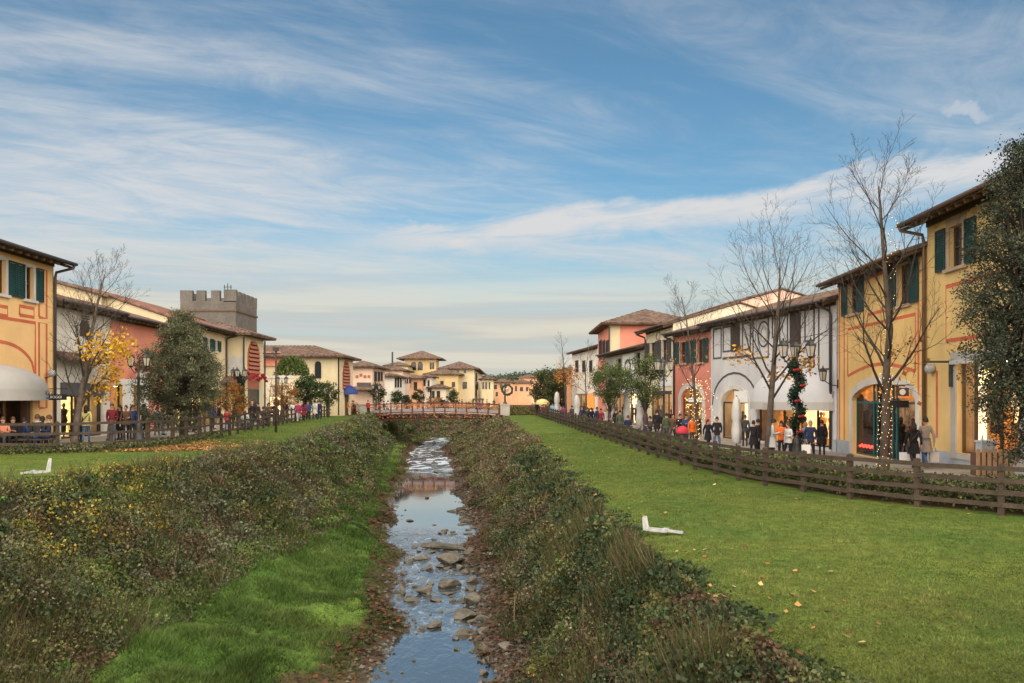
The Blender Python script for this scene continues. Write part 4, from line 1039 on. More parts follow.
q = MB(); rr = random.Random(2)
for i in range(26): q.lathe_e(F.pt(u(114) + (u(137) - u(114)) * i / 26, z(124, 367.5) + rr.uniform(-.15, .12), 1.15), .13, .13, .11, 6, 4)
b.part('red_bow_garland', q, M('red_bow'))
# cream upper storey behind
F = Fac((-26.0, 50.7), (-26.0, 66.0)); b = Building('upper_storey_house', 'cream upper storey under a long sloping roof line behind the coral shop', F, 8, .8, 9.3, M('plaster_cream')); b.gable(over=.6, half=4, pitch=.28, rafters=False, ends=.4)
# cream shop with green shutters
F = Fac((-22.0, 51.1), (-22.2, 62.1)); u = F.u; z = F.z; z1 = 8.0
wins = [(u(199), u(201.5), z(200, 350), z(200, 337)), (u(206.5), u(209), z(208, 350.5), z(208, 339)), (u(214.5), u(216.5), z(215, 351), z(215, 341))]
sf = (1.5, F.L - .6, .9, 3.4)
b = Building('cream_shop', 'cream shop with a row of green shutters, between the big evergreen and the louvred block', F, 12, .8, z1, M('plaster_cream'), wins + [sf])
b.gable(over=.9, half=5, pitch=.34, m=roof_material('roof_tiles_red', (.12, .06, .048), (.21, .115, .092))); b.gutter(M('gutter_dark'), pipe_u=F.L - .15)
for w_ in wins: b.window(*w_, shutters='shutter_green', shw=.7, surround='stone_pale', sw=.08)
b.shopfront(*sf, frame='frame_brown', lit=LIT_YELLOW, mullions=[3, 5, 7, 9], seed=101)
# projecting block with the tall arched louvre
b = block('louvred_shop', 'cream block with a tall arched terracotta louvre and a red bow garland below', -29, -20.9, 62.2, 67.3, .8, 7.75, M('plaster_cream'), .30, .85, du=.2)
FB = Fac((-20.9, 62.2), (-20.9, 67.3)); u, z = FB.u, FB.z
def louvre(b, F, px0, px1, pt, pb, n):
    a, c = F.u(px0), F.u(px1); zz0, zz1 = F.z((px0 + px1) / 2, pb), F.z((px0 + px1) / 2, pt); r = (c - a) / 2
    q = MB(); F.band(q, [(a, zz0)] + F.arc(a, c, zz1 - r, r, 10) + [(c, zz0)], .12, 0, .08)
    for i in range(n):
        zc = zz0 + (zz1 - zz0) * (i + .5) / n; hw = r if zc < zz1 - r else math.sqrt(max(0.02, r * r - (zc - zz1 + r) ** 2)); h_ = (zz1 - zz0) / n * .36
        q.hexa([F.pt((a + c) / 2 - hw, zc - h_, .16), F.pt((a + c) / 2 + hw, zc - h_, .16), F.pt((a + c) / 2 + hw, zc - h_, .20), F.pt((a + c) / 2 - hw, zc - h_, .20), F.pt((a + c) / 2 - hw, zc + h_, .04), F.pt((a + c) / 2 + hw, zc + h_, .04), F.pt((a + c) / 2 + hw, zc + h_, .08), F.pt((a + c) / 2 - hw, zc + h_, .08)])
    lv = b.part('louvre', q, M('louver_red'))
    q = MB(); q.add([F.pt(a, zz0, .02)] + [F.pt(x, y, .02) for x, y in F.arc(a, c, zz1 - r, r, 10)] + [F.pt(c, zz0, .02)], [tuple(range(13))]); b.part('louvre_recess', q, mat('louvre_recess', (.13, .055, .04)), lv)
    return a, c, zz0
a, c, zl = louvre(b, FB, 247.5, 258.6, 341.5, 374, 8)
q = MB(); FB.box(q, a, c, z(253, 389), zl, 0, .05); b.part('terracotta_panel', q, M('louver_red'))
q = MB(); FB.box(q, a + .1, c - .1, .8, z(253, 389), 0, .04); dw = b.part('door', q, M('window_dark')); q = MB(); FB.frame(q, a + .1, c - .1, .8, z(253, 389), .12, .04, .09); b.part('door_frame', q, M('frame_teal'), dw)
q = MB(); F_ = b.F; 
for i in range(4):
    x0 = F_.L - 1.15 + i * .28
    F_.box(q, x0, x0 + .27, z(243, 373) , z(243, 357) + .12 * (i % 2), 0, .03)
b.part('white_banner', q, M('cloth_white'))
q = MB(); rr = random.Random(5)
for i in range(30): q.lathe_e(FB.pt(-1.2 + 5.6 * i / 30, z(250, 377) + rr.uniform(-.15, .15) + .2 * math.sin(i * .6), .55), .13, .13, .11, 6, 4)
b.part('red_bow_garland', q, M('red_bow'))
q = MB(); roof_plane(q, (-20.4, 60.6, 4.05), (-1, 0, 0), 2.4, (0, 1, 0), 1.6, .5, du=.2); b.part('tiled_canopy', q, TILE)
q = MB(); q.tube([(-20.82, 62.1, 7.6), (-20.82, 62.1, .9)], .07, 6); q.tube([(-20.82, 67.4, 7.6), (-20.82, 67.4, .9)], .07, 6); b.part('drainpipe', q, M('gutter_dark'))
# battlemented tower
x0, x1, y0, y1, zt = -31.1, -25.9, 75.0, 81.2, 11.9
FT = Fac((x0, y0), (x1, y0)); b = Building('stone_tower', 'square grey stone tower with battlements rising above the roofs', FT, y1 - y0, .8, zt, M('brick_tower'), cat='tower')
q = MB()
for z_, h_, e in ((11.0, .16, .09),):
    q.box(((x0 + x1) / 2, (y0 + y1) / 2, z_), x1 - x0 + 2 * e, y1 - y0 + 2 * e, h_)
b.part('string_course', q, M('wood_soffit'))
q = MB(); w = .42; mh = 1.0
for i in range(4):
    xx = x0 + .55 + (x1 - x0 - 1.1) * i / 3; wd = 1.15 if i in (0, 3) else .82
    for yy in (y0 + w / 2, y1 - w / 2): q.box((xx, yy, zt + mh / 2), wd, w, mh + (.16 if i == 3 and yy < y0 + 1 else 0))
for i in range(1, 5):
    yy = y0 + .2 + (y1 - y0 - .4) * i / 5
    for xx in (x0 + w / 2, x1 - w / 2): q.box((xx, yy, zt + mh / 2), w, .75, mh)
q.box(((x0 + x1) / 2, (y0 + y1) / 2, zt - .2), x1 - x0 - .1, y1 - y0 - .1, .1)
b.part('battlements', q, M('brick_tower'))
q = MB(); q.tube([(x1 - 1.0, y0 + .7, zt + .5), (x1 - 1.0, y0 + .7, zt + 1.75)], .04, 5); q.bar((x1 - 1.4, y0 + .7, zt + 1.4), (x1 - .6, y0 + .7, zt + 1.4), .05, .05)
for dx in (-.3, 0, .3): q.bar((x1 - 1.0 + dx, y0 + .7, zt + 1.2), (x1 - 1.0 + dx, y0 + .7, zt + 1.6), .05, .10)
b.part('antenna', q, M('iron_black'))
q = MB(); FSd = Fac((x1, y0), (x1, y1)); FSd.box(q, 3.0, 3.25, 7.6, 8.8, 0, .03); b.part('slit_window', q, M('window_dark'))
# cream hall with the long hipped roof
b = block('cream_hall', 'long cream hall with a hipped brown roof, arched window and red louvre', -34, -19, 88, 95.6, .8, 7.3, M('plaster_cream'), .30, .9, du=.22)
FA = b.F; FL = Fac((-19, 88), (-19, 95.6))
flat_window(b, FA, 315.3, 321, 361.5, 378, arch=True)
louvre(b, FL, 342.5, 349.2, 361, 389, 9)
q = MB(); FA.box(q, FA.u(262), FA.u(281), FA.z(270, 366), FA.z(270, 352), 0, .25); b.part('orange_bay', q, M('plaster_coral'))
q = MB(); FA.box(q, FA.u(264.5), FA.u(267), FA.z(270, 358), FA.z(270, 352.5), .25, .28); FA.box(q, FA.u(272), FA.u(275), FA.z(270, 358), FA.z(270, 352.5), .25, .28); b.part('bay_window', q, M('window_dark'))
q = MB()
for i in range(2): q.tube([(-19.05 + (0), 87.93, 7.2), (-19.05, 87.93, .9)], .07, 6)
b.part('drainpipe', q, M('gutter_dark'))
q = MB(); 
uu = (FL.u(342) + FL.u(350.5)) / 2; FL.dome(q, uu, 1.5, 3.2, 1.1, 1.3); b.part('blue_awning', q, M('awning_blue'), smooth=True)
q = MB(); FL.box(q, uu - .8, uu + .8, .8, 3.1, 0, .05); b.part('door', q, M('frame_brown'))
# low cream annexe wall in front of the hall
F = Fac((atx(262, 76), 76), (atx(293, 78), 78)); b = Building('low_annexe', 'low cream annexe with a pale parapet beside the louvred block', F, 5, .8, 4.7, M('plaster_pale_cream'), [(.8, F.L - .5, .9, 3.0)], cat='annexe')
q = MB(); F.box(q, -.1, F.L + .1, 4.7, 4.95, -5, .08); b.part('parapet', q, M('stone_pale')); b.shopfront(.8, F.L - .5, .9, 3.0, lit=LIT_PALE, mullions=[1.5, 2.2], seed=111)

# ------------------------------------------------------------------ town beyond the bridge
def far_house(name, label, px0, px1, Y0, Y1, ytop, wallm, pitch=.3, over=.7, wins=(), side=(), zb=.8, roofm=None, du=.35):
    """house whose camera-side wall spans px0..px1 at depth Y0"""
    x0, x1 = atx(px0, Y0), atx(px1, Y0); z1 = H - (ytop - HOR) / FPX * Y0
    b = block(name, label, x0, x1, Y0, Y1, zb, z1, M(wallm), pitch, over, roofm, du=du)
    for w_ in wins: flat_window(b, b.F, *w_[:4], arch=len(w_) > 4)
    FS_ = Fac((x1, Y0), (x1, Y1))
    for w_ in side: flat_window(b, FS_, *w_[:4], arch=len(w_) > 4)
    b.FS = FS_
    return b
b = far_house('pink_shop', 'pale pink shop with a gabled end next to the bridge', 349, 372.5, 104, 114, 367, 'plaster_pink', side=[(374.2, 376.2, 371.5, 381), (377.6, 379.4, 371.8, 381), (380.6, 382, 372, 380.5)], pitch=.34)
q = MB(); b.F.box(q, b.F.u(357), b.F.u(371), b.F.z(365, 386), b.F.z(365, 382.5), 0, .1); b.part('mural_strip', q, M('trim_dark'))
q = MB()
for i in range(4): q.box(b.F.pt(b.F.u(357 + 4 * i), b.F.z(360, 376.5 - (i == 1) * 1.5), .04), .35, .06, .35)
b.part('wall_ornament', q, M('louver_red'))
q = MB(); roof_plane(q, b.F.pt(b.F.u(353), b.F.z(360, 389.5), 1.2), (1, 0, 0), 2.6, (0, 1, 0), 1.2, .4, du=.25); b.part('tiled_canopy', q, TILE)
b = far_house('white_shop', 'white house with a sloping roof just past the pink shop', 383.5, 394, 118, 130, 376.5, 'plaster_warmwhite', side=[(394.8, 396, 378, 387), (397.3, 398.6, 378, 387), (400, 401, 378, 387)])
b = far_house('pale_pink_house', 'tall pale pink house behind the white sloping-roofed house', 381, 403, 133, 143, 370.5, 'plaster_pink', side=[(404, 405.2, 377, 383), (406.5, 407.6, 377, 383), (409, 410, 377, 383)])
b = far_house('cream_house', 'cream house with a long brown roof behind the pale pink house', 386, 408, 168, 182, 366, 'plaster_cream', wins=[(388, 390, 372, 377), (394, 396, 372, 377)])
b = far_house('white_house', 'low white shop front between the ochre house and the bridge', 430, 446, 150, 158, 388, 'plaster_pale_cream', wins=[(432, 434.5, 391, 398), (437, 440, 391, 398)])
b = far_house('coral_house', 'small coral house with dark windows behind the round clipped trees', 404, 421, 146, 156, 378.5, 'plaster_peach', wins=[(405, 407, 380, 388), (409, 411, 380, 388), (414, 417, 382, 390)])
b = far_house('white_house', 'narrow white house with blue-grey windows near the middle of the town', 421.5, 431.5, 150, 158, 377, 'plaster_warmwhite', wins=[(423.5, 425.5, 380, 386), (428, 429.5, 380, 386), (428, 429.5, 388, 392)])
b = far_house('ochre_house', 'wide ochre house with a broad brown roof below the arched lookout', 428, 458, 160, 172, 374.5, 'plaster_ochre', over=1.0, wins=[(440.5, 443.5, 381, 387.5), (452, 455, 382, 387), (432, 434, 380, 386)])
b = far_house('lookout_tower', 'ochre lookout tower with paired arched windows under a hipped roof', 404.5, 436, 176, 183, 359, 'plaster_ochre', pitch=.38, over=1.6, wins=[(411.5, 416, 362, 370, 1), (418, 422.5, 362, 370, 1), (430, 431.5, 362.5, 369), (432.5, 434, 362.5, 369)])
b = far_house('tower_house', 'square cream tower house with a pyramid roof left of the hills', 443, 474, 166, 206, 369, 'plaster_cream', pitch=.36, over=1.2, wins=[(456.5, 459.8, 382, 388.5), (463, 466.8, 382, 388.5), (457, 459, 370.5, 373), (464, 466, 370.5, 373), (450, 452, 370.5, 373)], side=[(475.5, 477, 374, 379), (477, 478, 383, 388)])
q = MB(); b.F.box(q, b.F.u(473), b.F.u(484), 2.2, 2.6, .2, 2.6)
for t in (473.5, 483): q.box(b.F.pt(b.F.u(t), 1.5, 2.3), .3, .3, 1.6)
b.part('pergola', q, M('frame_brown'))
b = far_house('cream_house', 'low cream house right of the square tower house', 481.5, 493, 170, 180, 379.5, 'plaster_cream', wins=[(482.5, 484, 382, 389), (485.5, 487, 382, 389), (489, 490, 382, 389)])
b = far_house('peach_house', 'peach-orange house with a dark balcony below the wooded hill', 493.5, 512, 185, 197, 382.5, 'plaster_peach', wins=[(494, 497, 385, 389), (500, 502, 384, 388), (505, 507, 384, 388), (496, 498, 392, 396)])
b = far_house('ochre_house', 'pale ochre house at the foot of the wooded hill behind the dark trees', 512, 531, 205, 220, 383, 'plaster_peach', wins=[(515, 517, 386, 391), (520, 523, 387, 391), (526, 528, 387, 391)])
b = far_house('hillside_house', 'distant peach house with a wide roof higher on the hillside', 519, 540, 260, 275, 378, 'plaster_peach', wins=[(522, 524, 380, 383), (530, 532, 380, 383)], zb=.8)
mst = MB(); mst.tube([(atx(392.4, 150), 150, .8), (atx(392.4, 150), 150, H - (352 - HOR) / FPX * 150)], .16, 6); tag(mst.build('mast', M('iron_black'), None, (atx(392.4, 150), 150, .8)), 'thin dark mast standing above the pink houses', 'mast')
# ------------------------------------------------------------------ undergrowth on the two banks
PAL = {                                                  # leaf colours by kind of plant
    'ivy': [(.038, .066, .026), (.052, .082, .032), (.082, .108, .050), (.028, .046, .022)],
    'olive': [(.125, .140, .045), (.160, .165, .055), (.095, .110, .040), (.190, .175, .075)],
    'yellow': [(.34, .27, .04), (.22, .20, .04), (.14, .155, .038), (.42, .28, .05)],
    'bramble': [(.140, .085, .055), (.180, .110, .065), (.105, .095, .050), (.110, .062, .040)],
    'dry': [(.21, .165, .105), (.26, .205, .125), (.155, .120, .075), (.135, .125, .065)],
    'grey': [(.150, .165, .095), (.125, .140, .082), (.18, .18, .115), (.10, .115, .065)],
    'green': [(.085, .155, .035), (.115, .185, .045), (.070, .125, .034), (.15, .19, .05)],
}
def pick(rng, pal, n):
    p = np.array(PAL[pal]) * .92; return p[rng.integers(0, len(p), n)] * rng.uniform(.7, 1.3, (n, 1))
CLEAR = [(2.75, 16.5, .5), (-12.2, 20.6, .6), (-17.6, 97, 2.2), (-16.8, 93, 1.5)]            # the two floodlights stand free of the creeper
def bank_cover(name, label, xa, xb, Y0, Y1, mound_density, mix, rng, leaf_near=.055, hmax=.75, per=130):
    """mounds of creeper, bramble and ivy between the lines xa(Y) and xb(Y)"""
    P, Sz, C, TW, TC = [], [], [], [], []
    Y = Y0
    nm = 0
    while Y < Y1:
        dY = .35 + Y * .010
        w = abs(float(xb(Y)) - float(xa(Y)))
        for _ in range(max(1, int(w * dY * mound_density * min(1.0, (22 / max(Y, 8)) ** .7) + rng.random()))):
            t = rng.random(); yy = Y + rng.random() * dY; xx = float(xa(yy)) + (float(xb(yy)) - float(xa(yy))) * t
            if any(abs(xx - ex) < er and abs(yy - ey) < er * 1.3 for ex, ey, er in CLEAR): continue
            kind = mix(xx, yy, t, rng); hv = float(fbm(xx * .55 + 3, yy * .40, 71))
            if hv < .34 and rng.random() < (.75 if xb(yy) < -3 else .25): continue
            zc = gz(xx, yy); r = rng.uniform(.30, .62) * (1 + Y * .006); hh = rng.uniform(.35, 1.0) * hmax * (.35 + 1.5 * max(0, hv - .22)) * (1.5 if rng.random() < .06 else 1) * (.55 if kind in ('ivy', 'green') else 1) * (.45 + .55 * (1 - abs(2 * t - 1)) + .25) * (.6 if t > .85 and xb(yy) > 0 else 1)
            k = int(per * rng.uniform(.7, 1.3) * (1.25 if Y < 18 else 1))
            d = rng.normal(size=(k, 3)); d /= np.linalg.norm(d, axis=1, keepdims=True); d[:, 2] = np.abs(d[:, 2]) * 1.0 - .15
            rr = rng.uniform(.35, 1.08, (k, 1)) ** .6
            pos = np.array((xx, yy, zc + .02)) + d * rr * (r, r, hh) + rng.normal(0, .035, (k, 3))
            pos[:, 2] = np.maximum(pos[:, 2], ground_z(pos[:, 0], pos[:, 1]) + .02)
            lf = (leaf_near + .0016 * Y) * rng.uniform(.6, 1.35, k) * rng.choice([.6, .8, 1.0, 1.3]) * (1.15 if kind == 'ivy' else .85)
            shade = rng.uniform(.58, 1.32)
            P.append(pos); Sz.append(lf); C.append(pick(rng, kind, k) * shade)
            if kind in ('bramble', 'dry', 'grey') and Y < 60 and rng.random() < .35:
                m = int(rng.integers(2, 6)); a = rng.uniform(0, 2 * PI, m); l = rng.uniform(.4, 1.1, m) * (hh + .2)
                b0 = np.stack([xx + rng.normal(0, r * .4, m), yy + rng.normal(0, r * .4, m), np.full(m, zc)], 1)
                tip = b0 + np.stack([np.cos(a) * l * .5, np.sin(a) * l * .5, l], 1)
                wv = np.stack([np.sin(a), -np.cos(a), np.zeros(m)], 1) * (.006 + .00022 * Y)
                mid = (b0 + tip) / 2 + np.stack([np.cos(a) * l * .12, np.sin(a) * l * .12, l * .12], 1)
                TW.append(np.concatenate([np.stack([b0 - wv, b0 + wv, mid + wv * .8, mid - wv * .8], 1), np.stack([mid - wv * .8, mid + wv * .8, tip + wv * .3, tip - wv * .3], 1)]).reshape(-1, 3))
                tc = np.array((.16, .12, .085)) * rng.uniform(.4, 1.3, (m, 1)); TC.append(np.concatenate([tc, tc]))
            nm += 1
        Y += dY
    ob = leaf_quads(name, np.concatenate(P), np.concatenate(Sz), np.concatenate(C), rng, M('leaf'), up=.45, aspect=.7)
    tag(ob, label, 'undergrowth', kind='stuff')
    if TW:
        tw = np_mesh('dry_stems', np.concatenate(TW), 4, np.concatenate(TC), M('leaf_dry')); tag(tw, 'dry bramble stems standing up among the bank plants', 'stems', kind='stuff')
def mix_left(x, y, t, rng):
    n = float(fbm(x * .45, y * .22, 21)); r = rng.random()
    if t > .84: return 'dry' if r < .22 else 'olive' if r < .55 else 'green'
    if y < 26 and n > .49 and t < .62 and r < .5: return 'yellow' if r < .30 else 'olive'
    if n < .36: return 'bramble' if r < .18 else 'grey' if r < .70 else 'dry' if r < .78 else 'olive'
    if n > .50: return 'olive' if r < .55 else 'green' if r < .82 else 'ivy'
    return 'ivy' if r < .22 else 'dry' if r < .26 else 'grey' if r < .50 else 'olive' if r < .80 else 'green' if r < .96 else 'bramble'
def mix_right(x, y, t, rng):
    n = float(fbm(x * .6, y * .25, 33)); r = rng.random()
    if t > .62 and y < 48: return 'ivy' if r < .84 else 'olive'
    if y > 44: return 'dry' if r < .24 else 'bramble' if r < .48 else 'grey' if r < .72 else 'olive'
    if n > .53: return 'olive' if r < .55 else 'yellow' if r < .60 else 'ivy' if r < .85 else 'green'
    if n < .40: return 'bramble' if r < .34 else 'dry' if r < .50 else 'grey' if r < .75 else 'ivy'
    return 'ivy' if r < .48 else 'olive' if r < .74 else 'bramble' if r < .84 else 'grey' if r < .95 else 'dry'
rng = np.random.default_rng(11)
bank_cover('undergrowth', 'tangled creeper and bramble covering the left bank', lambda y: XL_TOP(y) - .5, lambda y: XL_BOT(y) + .1, 9.0, 118, 8.0, mix_left, rng, hmax=.75, leaf_near=.042, per=125)
rng = np.random.default_rng(12)
bank_cover('undergrowth', 'dark ivy and bramble covering the right bank', lambda y: XW_R(y) + 1.0, lambda y: XR_TOP(y) + .15, 5.5, 118, 9.0, mix_right, rng, hmax=.75, leaf_near=.042, per=125)
# ------------------------------------------------------------------ grass
rng = np.random.default_rng(13)
def blades(name, label, x, y, h, w, lean, col, rng, z=None):
    n = len(x); z = ground_z(x, y) if z is None else z
    a = rng.uniform(0, 2 * PI, n); b = rng.uniform(0, 2 * PI, n)
    base = np.stack([x, y, z - .02], 1); wv = np.stack([np.cos(a), np.sin(a), np.zeros(n)], 1) * (w / 2)[:, None]
    off = np.stack([np.cos(b) * lean * h, np.sin(b) * lean * h, h], 1)
    tip = base + off
    v = np.stack([base - wv, base + wv, tip], 1).reshape(-1, 3)
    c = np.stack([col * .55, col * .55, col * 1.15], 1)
    return tag(np_mesh(name, v, 3, c, M('blade')), label, 'grass', kind='stuff')
def scatter(n, Y0, Y1, xa, xb, rng, power=2.0):
    """points thinning with distance so that they stay even in the view"""
    q = rng.random(n); y = 1 / ((1 / Y0) * (1 - q) + (1 / Y1) * q) if power == 2 else Y0 * (Y1 / Y0) ** q
    lo, hi = xa(y), xb(y); return lo + (hi - lo) * rng.random(n), y
rng = np.random.default_rng(21)
x, y = scatter(150000, 13.0, 75.0, lambda y: XL_BOT(y) - .3, lambda y: XW_L(y) - .1, rng)
tuft = fbm(x * 1.1, y * 1.1, 5); keep = rng.random(len(x)) < np.clip(tuft * 2.2 - .25, .15, 1); x, y, tuft = x[keep], y[keep], tuft[keep]
edge = np.clip((XW_L(y) - .05 - x + .9 * (fbm(x * .5, y * .5, 77) - .5)) / .8, 0, 1); keep = rng.random(len(x)) < .15 + .85 * edge; x, y, tuft, edge = x[keep], y[keep], tuft[keep], edge[keep]
n = len(x); hgt = (.07 + .30 * np.clip(tuft - .25, 0, 1) * rng.uniform(.6, 1.4, n)) * (.5 + .5 * edge)
col = np.array((.080, .150, .030)) * rng.uniform(.6, 1.35, (n, 1)); mixv = np.clip(fbm(x * .7, y * .7, 8) * 1.8 - .55, 0, 1)[:, None]
col = col * (1 - mixv) + np.array((.145, .20, .055)) * rng.uniform(.7, 1.2, (n, 1)) * mixv
dk = np.clip(fbm(x * .5, y * .5, 18) * 2.4 - 1.15, 0, 1)[:, None]; col = col * (1 - dk * .5)
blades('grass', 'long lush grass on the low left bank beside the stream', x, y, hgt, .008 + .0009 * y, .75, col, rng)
rng = np.random.default_rng(22)
x, y = scatter(230000, 7.2, 60.0, lambda y: XR_TOP(y) - .1, lambda y: np.minimum(fence_x_r(y) - .2, y * .70 + 1), rng)
keep = (x > XR_TOP(y) - .1 + .5 * (fbm(x * 1.3, y * 1.3, 61) - .4)) & (fence_x_r(y) - x > .25 + .5 * fbm(x * .9, y * .9, 62)) & (rng.random(len(x)) < .55 + fbm(x * .8, y * .8, 63)); x, y = x[keep], y[keep]; n = len(x)
pt = np.clip(fbm(x * .45, y * .45, 3) * 2.0 - .5, 0, 1)[:, None]; p2 = np.clip(fbm(x * 1.7, y * 1.7, 6) * 2 - .6, 0, 1)[:, None]
p3 = np.clip(fbm(x * 6, y * 6, 16) * 2 - .5, 0, 1)[:, None]
col = (np.array((.080, .138, .028)) * (1 - pt) + np.array((.158, .168, .046)) * pt) * (.70 + .6 * p2) * (.65 + .7 * p3) * rng.uniform(.55, 1.45, (n, 1))
dry = rng.random(n) < .07; col[dry] = np.array((.17, .14, .06)) * rng.uniform(.6, 1.1, (dry.sum(), 1))
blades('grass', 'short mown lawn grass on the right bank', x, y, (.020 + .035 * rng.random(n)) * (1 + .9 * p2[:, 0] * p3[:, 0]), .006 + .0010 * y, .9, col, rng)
rng = np.random.default_rng(23)
x, y = scatter(60000, 16.0, 95.0, lambda y: fence_x_l(y) + .2, lambda y: XL_TOP(y) + .1, rng)
keep = (x > -y * .70 - 1); x, y = x[keep], y[keep]; n = len(x); pt = np.clip(fbm(x * .45, y * .45, 7) * 2.0 - .5, 0, 1)[:, None]
col = (np.array((.075, .130, .028)) * (1 - pt) + np.array((.140, .148, .044)) * pt) * rng.uniform(.65, 1.3, (n, 1))
blades('grass', 'short mown lawn grass on the left bank', x, y, .025 + .035 * rng.random(n), .006 + .0010 * y, .9, col, rng)

rng = np.random.default_rng(14)
bank_cover('undergrowth', 'brown scrub on the far banks beyond the bridge', lambda y: XL_BOT(y) - 1, lambda y: XW_L(y) - .2, 101, 170, 1.2, lambda x, y, t, r: 'olive' if r.random() < .5 else 'dry', rng, per=60)
bank_cover('undergrowth', 'brown and green scrub closing the stream bed behind the bridge', lambda y: XL_BOT(y) - .5, lambda y: XR_TOP(y) - .5, 121, 146, 1.3, lambda x, y, t, r: 'olive' if r.random() < .45 else 'grey' if r.random() < .5 else 'dry', rng, per=60)
bank_cover('undergrowth', 'brown scrub on the far right bank beyond the bridge', lambda y: XW_R(y) + .4, lambda y: XR_TOP(y) - .2, 118, 175, 1.2, lambda x, y, t, r: 'olive' if r.random() < .4 else 'dry', rng, per=60)


# low ground cover between the mounds
rng = np.random.default_rng(15)
for lab, xa, xb, nn, Y0, Y1, pal in (('low leafy ground cover on the left bank', lambda y: XL_TOP(y) - .5, lambda y: XL_BOT(y) + .5, 70000, 9, 118, ('olive', 'green', 'grey', 'bramble')), ('low ivy ground cover on the right bank', lambda y: XW_R(y) + 1.0, lambda y: XR_TOP(y) + .05, 80000, 5.5, 118, ('ivy', 'ivy', 'olive', 'bramble')), ('low ground cover behind the bridge', lambda y: XL_BOT(y) - .5, lambda y: XR_TOP(y), 7000, 120, 147, ('olive', 'grey', 'dry', 'green'))):
    x, y = scatter(nn, Y0, Y1, xa, xb, rng); z = ground_z(x, y) + .02 + .10 * rng.random(nn); q = (fbm(x * .8, y * .6, 90) * 5.2).astype(int) % 4
    col = np.empty((nn, 3))
    for k in range(4): m_ = q == k; col[m_] = pick(rng, pal[k], int(m_.sum())) * .9
    tag(leaf_quads('undergrowth', np.stack([x, y, z], 1), (.05 + .0024 * y) * rng.uniform(.6, 1.35, nn), col, rng, M('leaf'), up=.9, aspect=.7), lab, 'undergrowth', kind='stuff')
# rank grass and dead stalks through the creeper of both banks
rng = np.random.default_rng(24)
for lab, xa, xb in (('rank dry grass growing through the left bank creeper', lambda y: XL_TOP(y) - .4, lambda y: XL_BOT(y) + .6), ('rank dry grass growing through the right bank creeper', lambda y: XW_R(y) + .7, lambda y: XR_TOP(y) - .1)):
    x, y = scatter(52000, 8.0, 80.0, xa, xb, rng); cl = fbm(x * .9, y * .6, 55 + len(lab)); keep = rng.random(len(x)) < np.clip(cl * 3.4 - 1.35, .02, 1); x, y = x[keep], y[keep]; n = len(x)
    c1 = np.array([(.11, .10, .042), (.16, .125, .066), (.07, .095, .03), (.09, .11, .036), (.10, .068, .04)])[rng.integers(0, 5, n)] * rng.uniform(.6, 1.3, (n, 1))
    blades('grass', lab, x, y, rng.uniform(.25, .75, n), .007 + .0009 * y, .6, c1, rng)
# ------------------------------------------------------------------ fallen leaves
def fallen(name, label, x, y, size, cols, rng, lift=.03):
    n = len(x); z = ground_z(x, y) + lift * rng.random(n) + .012
    a = rng.uniform(0, 2 * PI, n); d = np.stack([np.cos(a), np.sin(a), rng.normal(0, .25, n)], 1); s = np.stack([-np.sin(a), np.cos(a), rng.normal(0, .25, n)], 1)
    c = np.stack([x, y, z], 1); L = size[:, None]
    v = np.stack([c - d * L / 2, c + s * L * .4, c + d * L / 2 + np.array((0, 0, .3)) * L * .4, c - s * L * .4], 1).reshape(-1, 3)
    v[:, 2] = np.maximum(v[:, 2], np.repeat(z - .01, 4))
    col = np.array(cols)[rng.integers(0, len(cols), n)] * rng.uniform(.6, 1.25, (n, 1))
    return tag(np_mesh(name, v, 4, col, M('leaf_dry')), label, 'leaves', kind='stuff')
rng = np.random.default_rng(31)
LEAFC = [(.36, .17, .05), (.42, .24, .08), (.26, .10, .04), (.45, .30, .12), (.20, .09, .045)]
y = 22 + 17 * rng.random(9000); x = fence_x_l(y) + .0 + np.abs(rng.normal(0, 1.6, 9000)); keep = (x < XL_TOP(y) + .3) & (rng.random(9000) < .25 + .75 * (fbm(x * .8, y * .8, 40) > .46)); x, y = x[keep], y[keep]
y2 = np.where(rng.random(len(y)) < .6, 29.5 + rng.random(len(y)) * 5, y); x2 = np.where(y2 != y, fence_x_l(y2) + .3 + np.abs(rng.normal(0, 1.5, len(y))), x)
fallen('fallen_leaves', 'drift of orange fallen leaves along the left fence', x2, y2, rng.uniform(.07, .15, len(x2)), LEAFC, rng)
n = 300; y = 9 * (70 / 9) ** rng.random(n); x = XR_TOP(y) + .1 + np.abs(rng.normal(0, 1.0, n)); q = rng.random(n) < .35; x = np.where(q, fence_x_r(y) - np.abs(rng.normal(0, 1.6, n)) - .2, x)
fallen('fallen_leaves', 'scattered orange and yellow leaves on the right lawn', x, y, rng.uniform(.06, .13, n), LEAFC + [(.5, .42, .2)], rng, .05)
n = 9000; y = 14 * (100 / 14) ** rng.random(n); x = XW_L(y) - .42 + rng.normal(0, .28, n) - np.where(y > 60, .8, 0) * rng.random(n)
keep = rng.random(n) < np.clip(fbm(x * .5, y * .35, 78) * 3.2 - 1.0, .12, 1); x, y = x[keep], y[keep]; n = len(x)
fallen('fallen_leaves', 'brown leaf litter lining the left water edge', x, y, rng.uniform(.07, .15, n) * (1 + y * .008), [(.115, .05, .03), (.09, .045, .03), (.16, .075, .04), (.07, .05, .028), (.06, .06, .03), (.05, .065, .025)], rng, .16)
n = 9000; y = 14 * (100 / 14) ** rng.random(n); x = XW_R(y) + .75 + rng.normal(0, .42, n)
fallen('fallen_leaves', 'brown leaf litter lining the right water edge', x, y, rng.uniform(.07, .14, n) * (1 + y * .008), [(.10, .05, .03), (.08, .05, .035), (.14, .075, .045), (.07, .06, .035)], rng, .14)

